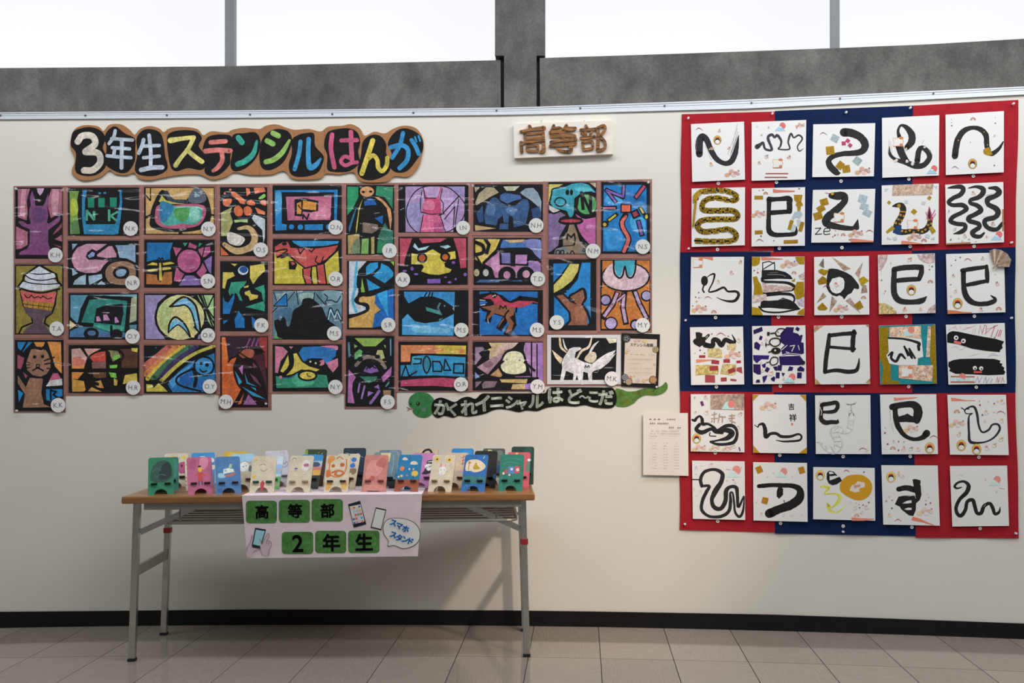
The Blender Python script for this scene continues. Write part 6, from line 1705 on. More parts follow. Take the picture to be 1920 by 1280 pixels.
# push pins
PIN_M = M['pin']
PINS = [('K', 118, 245, 'at the upper corner of the cloth by the plaque side'), ('K', 1035, 195, 'where red meets navy on the top edge, nearer the plaque'), ('L', 500, 182, 'in the middle of the navy top edge'), ('L', 1200, 132, 'where navy meets red on the top edge, away from the plaque'), ('M', 1392, 88, 'at the upper outer corner of the cloth'),
        ('N', 122, 793, 'on the inner edge low on the upper red square'), ('P', 1372, 727, 'just above the paper fan'), ('Q', 88, 788, 'on the inner edge of the middle navy square'), ('S', 1372, 763, 'on the outer edge of the middle navy square'), ('W', 463, 1093, 'at the lower inner corner below the typed list'), ('X', 1283, 1112, 'at the bottom of the lower navy square'), ('Y', 1690, 1020, 'at the lower outer corner of the cloth'),
        ('A', 92, 112, 'at the top corner of the print mount over the purple print'), ('E', 1370, 42, 'at the far top corner of the print mount over the coloured bars'), ('F', 90, 1225, 'under the brown cat print'), ('G', 1275, 1155, 'at the foot of the perched bird print'), ('J', 1235, 912, 'at the lower corner of the black caption card')]
for crop, x, y, where in PINS:
    q = cpx(crop, x, y)
    on_cloth = crop in 'KLMNPQSWXY'
    fr = wall_frame(q[0], q[1], 0.0062 if on_cloth else 0.012)
    p = empty('push_pin', fr.matrix())
    tag(p, 'clear push pin ' + where, 'pin', 'push pins')
    b = BoxB()
    b.tube([(0, 0, 0), (0, -0.0015, 0)], 0.0052, 10)
    b.tube([(0, -0.0015, 0), (0.001, -0.009, 0.001)], 0.0030, 10)
    b.build('grip', PIN_M, p)
    b = BoxB()
    b.tube([(0.001, -0.009, 0.001), (0.001, -0.0115, 0.001)], 0.0048, 10)
    b.build('head', PIN_M, p)
# ================================================================ title sign with eleven brushed letters
def pts(crop, s):
    return [cpx(crop, *P2(q)) for q in s.split()]


def sm(p, n=4):
    return smooth_path(p, True, n)


tf = CurvedFrame(wall_frame(465, 287, 0.0025), 0.0025)
title = empty('title_sign', tf.matrix())
tag(title, 'long kraft cardboard sign with wavy outline and eleven coloured Japanese letters on black', 'sign')
OUT = '40,110 60,62 110,42 180,48 208,72 240,40 300,38 345,66 370,92 400,62 450,46 500,60 522,78 560,56 640,52 700,64 728,95 770,74 850,80 880,66 940,56 1020,62 1055,45 1110,38 1170,58 1210,66 1280,62 1340,75 1380,50 1450,45 1500,37 1545,60 1570,97 1620,76 1675,85 1720,60 1780,44 1840,60 1872,110 1876,160 1868,200 1850,260 1800,310 1725,308 1690,335 1600,341 1540,330 1510,287 1440,298 1370,294 1340,320 1260,326 1190,320 1150,280 1090,298 1020,302 960,300 890,287 850,310 780,326 735,310 700,298 620,300 540,312 450,329 390,318 368,290 330,302 270,296 240,277 190,315 110,331 60,310 43,280 60,220 36,160'
kp = sm(pts('t', OUT), 4)
KCOL = hexcol('9a6a42', 1.25)
bent_slab('kraft_board', [tf.px(*p) for p in kp], 0.0, -0.006, M['kraft'], title, 0.05)
for x, y0, y1 in ((540, 60, 310), (1021, 62, 302), (1360, 65, 292)):
    d = Draw(tf.px, 1, 0.0061)
    d.stroke([cpx('t', x, y0) + (0.45,), cpx('t', x, y1) + (0.45,)], hexcol('5a3c24', 1.2))
    d.build('seam', title, M['print'])
LET = [
    ('60,70 130,52 190,68 220,110 205,160 226,210 215,268 160,305 90,302 60,272 66,190 40,150 42,100', 'd5cdc0', 'cream numeral three', '34 75,128 100,98 150,100 165,140 115,180;34 115,182 180,188 192,235 155,275 108,278'),
    ('215,110 230,72 270,48 320,85 372,112 374,170 372,230 340,282 300,292 250,272 218,240 225,160', 'b9c6d6', 'pale blue letter for year', '18 270,72 262,105 238,138;18 252,112 300,116 360,120;18 255,160 345,166;18 268,165 262,205;18 228,202 290,208 352,212;20 305,118 303,265'),
    ('380,120 400,80 440,62 500,78 522,130 530,200 542,270 480,306 400,302 372,272 386,190', 'b9c6d6', 'pale blue letter for student', '20 418,118 410,150 393,188;18 408,152 500,148;18 418,212 500,204;24 405,276 460,264 515,262;20 447,95 455,180 455,262'),
    ('540,110 560,80 620,68 690,74 722,110 705,150 738,200 742,250 715,276 650,266 590,282 560,262 545,190', 'd8cf78', 'yellow letter su', '24 558,122,30 620,112,22 680,106,22;22 680,106 650,165 610,215 585,252,26;24 645,172 690,210 722,232,26'),
    ('735,130 760,100 820,90 875,100 882,150 870,200 865,250 810,302 760,306 735,282 742,220 725,180', 'd87a74', 'salmon letter te', '24 768,132 845,126;26 740,178 805,172 870,176;24 825,182 828,225 805,262 780,280,18'),
    ('888,90 940,84 1000,80 1026,120 1020,180 990,232 940,272 890,282 870,250 880,180 875,130', '3aa592', 'teal letter n', '30 912,108 930,132;22 1008,125,12 990,190,26 950,228,30 908,246,28'),
    ('1030,130 1060,85 1110,62 1170,74 1192,120 1176,180 1140,242 1080,276 1035,266 1022,210', '92bd60', 'light green letter shi', '28 1092,84 1120,98;28 1062,124 1092,140;20 1178,122,14 1140,185,26 1095,222,28 1055,234,26'),
    ('1190,120 1220,95 1260,84 1305,86 1312,150 1354,200 1352,240 1322,292 1250,312 1190,302 1174,250 1190,190', '3c96cc', 'blue letter ru', '22 1236,128 1228,190 1205,272;24 1278,115 1276,200 1284,262,28 1315,250,26 1340,218,12'),
    ('1370,90 1400,68 1480,58 1530,78 1547,130 1536,180 1542,240 1490,282 1420,287 1375,272 1375,200 1358,150', 'c4587c', 'pink letter ha', '24 1400,92 1394,165 1412,262;22 1448,122 1530,120;24 1498,78 1500,150 1504,225;20 1500,216 1465,206 1446,232 1470,252 1500,240 1530,236'),
    ('1560,130 1600,95 1650,98 1682,140 1682,190 1708,230 1692,292 1620,327 1560,322 1532,282 1550,200', 'd8c452', 'yellow letter n', '26 1612,122 1590,190 1555,294;22 1586,218 1615,200 1636,225 1640,262 1662,282 1685,250 1688,212'),
    ('1690,140 1720,85 1770,58 1830,74 1868,110 1873,170 1842,222 1790,282 1730,287 1698,250 1710,190', '3590cc', 'blue letter ga', '24 1706,158 1760,146 1795,170 1790,225 1752,266;22 1770,84 1752,150 1714,212;22 1814,120 1835,152 1852,192;10 1832,104 1840,128;10 1850,98 1859,124'),
]
for blob, c, lab, strokes in LET:
    d = Draw(tf.px, 1.0, 0.0063)
    d.poly(sm(pts('t', blob)), (0.013, 0.013, 0.015, 1))
    panel = d.build('black_panel', title, M['print'])
    d = Draw(tf.px, 1.1, 0.0069)
    for st in strokes.split(';'):
        tk = st.split()
        w = float(tk[0]) / 2.7826
        pp = []
        for q in tk[1:]:
            v = P2(q)
            pp.append(cpx('t', v[0], v[1]) + ((v[2] / 2.7826,) if len(v) > 2 else (w,)))
        d.stroke(smooth_path(pp, False, 6), hexcol(c, 1.08))
    tag(d.build('letter', panel, M['paint']), lab)

tf.bend(title)

# ================================================================ whitewashed plaque with three scorched wooden characters
pf = wall_frame(1056, 262, 0.026)
plaque = empty('wooden_plaque', pf.matrix())
tag(plaque, 'small whitewashed wooden plaque with three scorched wooden characters hung below the aluminium edging', 'plaque')
pq = [pf.px(*cpx('p', *p)) for p in ((122, 172), (1112, 135), (1116, 472), (130, 512))]
slab('board', pq, 0.024, 0.0, M['white_plaque'], plaque)
PLQ = [('first wooden character', '34 195,252,26 300,232,30 425,215,44;34 282,200 296,225;26 232,280 330,272 422,262;28 236,280 240,335;28 420,262 422,312;22 245,325 330,318 415,305;28 200,368,24 300,352 425,335,34;36 200,362 205,455,34;34 422,345 425,445,38 395,452,28;26 262,395 262,440 350,445 365,440;26 262,395 362,388 362,440'),
       ('second wooden character', '30 525,192 508,235 492,262;26 512,222 580,212;26 580,212 600,225;30 652,190 625,235;28 640,215 742,218;30 685,218 700,235;32 488,262 600,245 735,228;28 560,245 600,265 730,292;34 500,298 620,292 735,296;34 618,232 620,340;34 495,355,26 620,340 742,332,40;32 490,395,30 620,385 742,372,34;40 690,350 695,440,40 655,450,30;28 560,415 590,440 640,450'),
       ('third wooden character', '26 845,192 862,222;28 795,235 870,232 945,225;22 838,250 850,290;24 912,240 885,292;22 800,268 830,285;28 795,318 870,312 930,298;30 812,360 822,432;26 815,358 905,348 912,415;26 820,432 912,420;36 968,215 965,440;28 968,215 1020,190 1038,225 990,300;30 985,300 1032,350 1035,415 990,438')]
for lab, strokes in PLQ:
    dd = Draw(pf.px, 1, 0.0)
    vv, ff = [], []
    for st in strokes.split(';'):
        tk = st.split()
        w = float(tk[0]) / 5.3333
        pp = []
        for q in tk[1:]:
            v = P2(q)
            pp.append(cpx('p', v[0], v[1]) + ((v[2] / 5.3333,) if len(v) > 2 else (w,)))
        tmp = Draw(pf.px, 1, 0)
        tmp.step = 0
        tmp.stroke(smooth_path(pp, False, 5), (1, 1, 1, 1), jitter=0.08)
        nj = RNG.random() * 0.001
        b = len(vv)
        n = len(tmp.v)
        vv += [(x, -0.009 - nj, z) for x, y, z in tmp.v] + [(x, 0.0, z) for x, y, z in tmp.v]
        edges = {}
        for f in tmp.f:
            ff.append(tuple(b + i for i in f))
            for i in range(len(f)):
                e = (f[i], f[(i + 1) % len(f)])
                if (e[1], e[0]) in edges:
                    del edges[(e[1], e[0])]
                else:
                    edges[e] = 1
        ff += [(b + e[0], b + n + e[0], b + n + e[1], b + e[1]) for e in edges]
    tag(mesh_obj('character', vv, ff, M['letter_wood'], plaque), lab)
for hx in (400, 832):
    hp = pf.px(*cpx('p', hx, 140))
    b = BoxB()
    b.tube([(hp[0] + .004 * math.cos(a), 0.011, hp[1] - 0.002 + .006 * math.sin(a)) for a in [i * math.pi / 8 for i in range(-4, 13)]], 0.0011, 6)
    b.build('screw_hook', M['chrome'], plaque)

# ================================================================ snake-shaped cardboard sign
sf = CurvedFrame(wall_frame(1010, 757, 0.0012), 0.0012)
snake = empty('snake_sign', sf.matrix())
tag(snake, 'green paper snake sign with pale Japanese letters along its black body', 'sign')
head = sm(pts('s', '42,105 55,70 95,42 140,40 185,50 225,95 215,150 212,190 170,218 120,215 85,195 70,170 80,155 50,140'))
body = sm(pts('s', '208,130 230,90 275,76 320,90 372,108 420,80 470,70 520,85 560,50 620,46 760,46 900,46 1010,46 1030,20 1060,2 1180,2 1300,2 1440,4 1500,10 1524,60 1520,120 1490,150 1430,152 1360,145 1300,130 1230,140 1160,135 1080,140 1020,150 960,172 880,168 830,180 760,165 690,158 640,168 590,190 520,205 460,212 400,205 360,220 300,205 250,222 212,190'), 3)
tail = sm(pts('s', '1515,20 1560,18 1600,32 1660,30 1720,12 1800,8 1850,-10 1872,-34 1888,-18 1884,20 1850,48 1800,62 1730,60 1680,85 1650,115 1600,140 1550,142 1515,125'), 3)
for nm, poly, c, yb in (('snake_head', head, '2f6a3c', 0.0), ('snake_body', body, '0e1210', -0.0006), ('snake_tail', tail, '47682f', 0.0)):
    bent_slab(nm, [sf.px(*p) for p in poly], yb, yb - 0.0008, M['paint'], snake, 0.05, cols=hexcol(c, 1.75) if nm != 'snake_body' else (0.008, 0.010, 0.009, 1))
MARKS = [('eye', [(110, 121, 3.6, 3.6, '1a2418'), (107, 118, 1.0, 1.0, '8a9080')]), ('nostril', [(57, 124, 1.6, 2.2, '14301c')]), ('cheek_mark', [(150, 160, 4.2, 3.8, '5a7464')])]
MARKS += [('green_blotch', [(x, y, r, r * .6, '5a6a24')]) for x, y, r in ((1600, 110, 8), (1680, 45, 7), (1560, 60, 5), (1760, 40, 6))]
for nm, ds in MARKS:
    d = Draw(sf.px, 1.7, 0.001)
    for x, y, rx, ry, c in ds:
        d.disc(*cpx('s', x, y), rx, ry, hexcol(c, 1.45))
    d.build(nm, snake, M['paint'])
d = Draw(sf.px, 1.7, 0.001)
d.stroke([cpx('s', 85, 158) + (1.2,), cpx('s', 50, 156) + (1.6,), cpx('s', 30, 145) + (1.4,)], hexcol('6a4a50', 1.6))
d.stroke([cpx('s', 52, 156) + (1.4,), cpx('s', 35, 168) + (1.2,)], hexcol('6a4a50', 1.6))
d.build('tongue', snake, M['paint'])
for ch, x, y, sz, rot in (('か', 280, 150, 118, 6), ('く', 358, 160, 100, 8), ('れ', 472, 148, 118, -4), ('イ', 570, 118, 128, -4), ('ニ', 670, 108, 108, -3), ('シ', 778, 112, 105, 3), ('ャ', 850, 128, 92, -2), ('ル', 952, 105, 112, 2), ('は', 1090, 62, 120, -3), ('ど', 1228, 68, 118, 0), ('〜', 1292, 72, 70, 0), ('こ', 1360, 72, 98, 2), ('だ', 1450, 78, 116, 0)):
    d = Draw(sf.px, 1.7, 0.0016)
    d.text(ch, *cpx('s', x, y), sz / 3.802, hexcol('6f7a48', 1.5), rot=rot, bold=0.052)
    d.layer += 0.0001
    d.text(ch, *cpx('s', x, y), sz / 3.802, hexcol('b0b8b4', 1.75), rot=rot, bold=0.030)
    d.build('letter', snake, M['print'])

sf.bend(snake)

# ================================================================ black caption card and typed list
cf = wall_frame(1201, 676, 0.0048)
card = empty('caption_card', cf.matrix())
tag(card, 'black bordered caption card with handwritten Japanese notes beside the white animal print', 'card')
slab('black_backing', [cf.px(*p) for p in pts('c', '60,45 862,72 825,1192 55,1158')], 0.0, -0.0008, M['black_card'], card)
d = Draw(cf.px, 1.62, 0.001)
d.poly(pts('c', '135,158 800,180 770,1105 105,1085'), hexcol('b8aca0', 1.62))
paper = d.build('note_paper', card, M['print'])
d = Draw(cf.px, 1.62, 0.0016)
for i, ch in enumerate('ステンシル版画'):
    d.text(ch, *cpx('c', 268 + i * 70, 292 + i * 1.5), 74 / 11.13, (0.02, 0.018, 0.016, 1), rot=1.5, bold=0.012)
RNG.seed(4)
for y, x0, x1 in ((492, 250, 750), (585, 205, 715), (680, 205, 540), (780, 245, 700), (870, 205, 710)):
    x = x0
    while x < x1:
        if RNG.random() < 0.86:
            h = RNG.uniform(8, 20)
            yy = y + (x - x0) * .02
            d.stroke([cpx('c', x - RNG.uniform(3, 9), yy + RNG.uniform(-h, h)) + (0.30,), cpx('c', x + RNG.uniform(2, 9), yy + RNG.uniform(-h, h)) + (0.26,)], hexcol('4a3c38', 1.2))
            d.stroke([cpx('c', x - 8, yy + RNG.uniform(-8, 8)) + (0.26,), cpx('c', x + 8, yy + RNG.uniform(-8, 8)) + (0.26,)], hexcol('5a4a46', 1.2))
        x += 26
tag(d.build('handwriting', card, M['print']), kind='stuff')
for x, y, r, cols_ in ((165, 165, 78, ('5a5a58', '2a2c2c', '6a7478')), (770, 390, 66, ('7a6c50', '9a8a68', '857650')), (130, 970, 72, ('4a4848', '7a7888', '6a686c')), (210, 1060, 78, ('4a4238', '94806c', 'a08a74')), (718, 1022, 84, ('5a4028', '9a7450', 'a8845c'))):
    d = Draw(cf.px, 1.5, 0.0024)
    q = cpx('c', x, y)
    s_ = r / 11.13
    d.disc(*q, s_, s_, hexcol(cols_[0], 1.3), 16)
    d.disc(*q, s_ * .86, s_ * .86, hexcol(cols_[1], 1.5), 16)
    for k in range(5):
        a = k * 1.2566
        d.disc(q[0] + s_ * .45 * math.cos(a), q[1] + s_ * .45 * math.sin(a), s_ * .26, s_ * .26, hexcol(cols_[2], 1.5), 8)
    d.build('flower_sticker', card, M['print'])
for x, y, r, c in ((360, 200, 40, 'b09a98'), (430, 205, 30, 'a8948c'), (540, 208, 48, 'c0a878'), (160, 450, 36, 'b89a60'), (195, 395, 40, 'b8a4a0'), (250, 965, 40, 'b08a68'), (330, 945, 16, 'b09078'), (400, 1035, 46, 'a89aa0'), (530, 1040, 46, 'b89c78'), (600, 1020, 20, 'a8886c'), (745, 700, 26, 'a89c8c')):
    d = Draw(cf.px, 1.62, 0.0021)
    d.disc(*cpx('c', x, y), r / 11.13, r / 13, hexcol(c, 1.6), 9)
    d.build('printed_flower', card, M['print'])

lf = wall_frame(1247, 832, 0.0125)
listp = empty('typed_list', lf.matrix())
tag(listp, 'white typed sheet with a three-column list pinned over the cloth edge', 'paper')
slab('sheet', [lf.px(*p) for p in pts('n', '22,20 915,22 928,1278 20,1258')], 0.0, -0.0005, M['print'], listp, cols=hexcol('bcb2ae', 1.85))
d = Draw(lf.px, 1.8, 0.0008)
RNG.seed(9)


def tiny_row(y, x0, x1, w, h, c):
    x = x0
    while x < x1:
        if RNG.random() < 0.9:
            d.rect(*cpx('n', x, y + (x - x0) * .006), w * .62 / 10.667, h * .22 / 10.667, 0, hexcol(c, 1.3))
            d.rect(*cpx('n', x + RNG.uniform(-4, 4), y + (x - x0) * .006), w * .2 / 10.667, h * RNG.uniform(.7, 1) / 10.667, RNG.uniform(-12, 12), hexcol(c, 1.3))
            d.rect(*cpx('n', x, y + h * .28 + (x - x0) * .006), w * .5 / 10.667, h * .16 / 10.667, RNG.uniform(-12, 12), hexcol(c, 1.3))
        x += w


for y, x0, x1, w, h, c in ((145, 165, 345, 86, 30, '6a5f5c'), (146, 505, 690, 37, 32, '544a48'), (224, 170, 540, 38, 34, '4c4442'), (307, 548, 660, 38, 34, '4c4442'), (311, 720, 775, 40, 34, '4c4442'), (377, 190, 365, 25, 18, '6a605e'), (377, 400, 750, 25, 22, '645a58'), (432, 165, 340, 25, 18, '6a605e'), (434, 375, 770, 25, 22, '645a58'), (483, 165, 310, 25, 20, '6a605e')):
    tiny_row(y, x0, x1, w, h, c)
for r in range(10):
    for cx_ in (248, 465, 685):
        tiny_row(620 + r * 55 + (cx_ - 248) * .012, cx_ - 36, cx_ + 44, 24, 17, '7a706e')
for r in range(11):
    d.rect(*cpx('n', 468, 592 + r * 55), 630 / 10.667, 0.12, 0.3, hexcol('a8a09e', 1.8))
for x in (148, 350, 572, 800):
    d.rect(*cpx('n', x, 866), 0.12, 550 / 10.667, 0, hexcol('a8a09e', 1.8))
tag(d.build('typed_lines', listp, M['print']), kind='stuff')
# ================================================================ painted wooden phone stands on the table
SW, SH = 0.102, 0.172


def panel_outline():
    w, h, r = SW / 2, SH, 0.010
    o = [(-w, 0.0)]
    o += [(-w, h - r)] + [(-w + r - r * math.cos(a), h - r + r * math.sin(a)) for a in (0.4, 0.8, 1.2)] + [(-w + r, h)]
    o += [(w - r, h)] + [(w - r + r * math.sin(a), h - r + r * math.cos(a)) for a in (0.4, 0.8, 1.2)] + [(w, h - r)]
    o += [(w, 0.0), (0.026, 0.0)]
    o += [(0.026 * math.cos(a), 0.026 * 1.0 * math.sin(a)) for a in [i * math.pi / 10 for i in range(1, 10)]]
    o += [(-0.026, 0.0)]
    return o


OUTL = panel_outline()


def tilt_by(CT, ST_, u, y, v):
    """panel coordinates (u across, v up the face, y into the board) to stand coordinates"""
    return (u, v * ST_ + y * CT, v * CT - y * ST_)


def make_stand(px, py, base, yaw, color, lug, label, spec, back=None, side=None):
    a = math.radians(yaw) + math.atan2(TX.y, TX.x)
    back_dir = Vector((-math.sin(a), math.cos(a), 0))
    tl_ = math.radians(31)
    if base == 1:
        P = on_z(px, py, TZ)
        q = TI @ P
        if q.y > 0.08:
            P = TM @ Vector((q.x, 0.08, TZ))
    else:
        # second and third rows: depth on the table by row, tilt from the height of the top edge
        ly = 0.205 if base == 0 else 0.335
        best = None
        for deg in range(14, 42):
            t = math.radians(deg)
            p = on_z(px, py, TZ + SH * math.cos(t)) - back_dir * SH * math.sin(t)
            q = TI @ p
            e = abs(q.y - ly)
            if best is None or e < best[0]:
                best = (e, t, p, q)
        tl_, P = best[1], best[2]
        q = best[3]
        q.y = min(max(q.y, ly - 0.01), ly + 0.03)
        P = TM @ Vector((q.x, q.y, TZ))
    CT, ST_ = math.cos(tl_), math.sin(tl_)

    def tilt(u, y, v):
        return tilt_by(CT, ST_, u, y, v)
    root = empty('phone_stand', Matrix.Translation((P.x, P.y, TZ)) @ Matrix.Rotation(a, 4, 'Z'))
    if on_cloth_table(P):
        root.location.z = TZ + 0.0016
    tag(root, label, 'phone stand', 'painted phone stands on the table')
    k = 1.55
    T = 0.0042
    o = OUTL
    n = len(o)
    tr = tess(o)
    v = [tilt(u, 0, w) for u, w in o] + [tilt(u, T, w) for u, w in o]
    f = []
    for t in tr:
        p0, p1, p2 = o[t[0]], o[t[1]], o[t[2]]
        if (p1[0] - p0[0]) * (p2[1] - p0[1]) - (p1[1] - p0[1]) * (p2[0] - p0[0]) < 0:
            t = t[::-1]
        f.append(t)
    f = f + [tuple(n + i for i in t[::-1]) for t in f] + [(i, (i + 1) % n, (i + 1) % n + n, i + n) for i in range(n)]
    me = mesh_obj('panel', v, f, M['board_paint'], root, [hexcol(color, k)] * len(f))
    me.data.materials.append(M['wood_edge'])
    for i in range(2 * len(tr), len(f)):
        me.data.polygons[i].material_index = 1
    # painted picture: millimetres on the face, x from the middle, y up from the foot

    def uv(x, y):
        return (x / 1000.0, y * SH / 0.152 / 1000.0 if y > 30 else y / 1000.0)
    d = Draw(uv, k, 0.0002, 0.00005)
    for line in spec.replace(';', '\n').split('\n'):
        tk = line.split()
        if not tk:
            continue
        c = hexcol(tk[0], k)
        if tk[1] == 'R':
            x, y = P2(tk[2])
            d.rect(x, y, float(tk[3]), float(tk[4]), float(tk[5]) if len(tk) > 5 else 0, c)
        elif tk[1] == 'D':
            x, y = P2(tk[2])
            d.disc(x, y, float(tk[3]), float(tk[-1]), c, 14)
        elif tk[1] in 'PB':
            pp = [P2(q) for q in tk[2:]]
            d.poly(smooth_path(pp, True, 4) if tk[1] == 'B' else pp, c)
        elif tk[1] in 'SL':
            w = float(tk[2])
            pp = [P2(q) + (w,) for q in tk[3:]]
            d.stroke(smooth_path(pp, False, 5) if tk[1] == 'S' else pp, c, sharp=tk[1] == 'L')
    if d.f:
        vv = [tilt(u, y, w) for u, y, w in d.v]
        mesh_obj('painted_picture', vv, d.f, M['board_paint'], root, d.c)
    lc = hexcol(lug, k)
    for sx in (-27, 27):
        b = BoxB()
        b.box(sx / 1000 - 0.0125, sx / 1000 + 0.0125, -0.013, T + 0.006, 0.0455, 0.0497)
        lo = mesh_obj('lug', [tilt(*q) for q in b.v], b.f, M['board_paint'], root, [lc] * 6)
    sc_ = hexcol(back or color, k * 0.9)
    # rear prop leaning the other way, down to the table behind
    prop = []
    top = tilt(0, T, 0.105)
    foot = (0, top[1] + 0.026, 0.0)
    for w, q in ((0.017, top), (0.030, foot)):
        for sx in (-1, 1):
            prop.append((sx * w, q[1], q[2]))
            prop.append((sx * w, q[1] + 0.0042, q[2]))
    mesh_obj('prop', prop, [(0, 4, 6, 2), (1, 3, 7, 5), (0, 1, 5, 4), (2, 6, 7, 3), (0, 2, 3, 1), (4, 5, 7, 6)], M['board_paint'], root, [sc_] * 6)
    # lower rail joining panel and prop
    b = BoxB()
    p = tilt(0, T + 0.0003, 0.0405)
    b.box(-0.006, 0.006, p[1] - 0.001, p[1] + 0.045, 0.028, 0.034)
    mesh_obj('brace', b.v, b.f, M['board_paint'], root, [sc_] * 6)
    return root


def on_cloth_table(P):
    q = TI @ P
    return pl.x - 0.03 < q.x < pr.x + 0.03 and q.y < 0.31


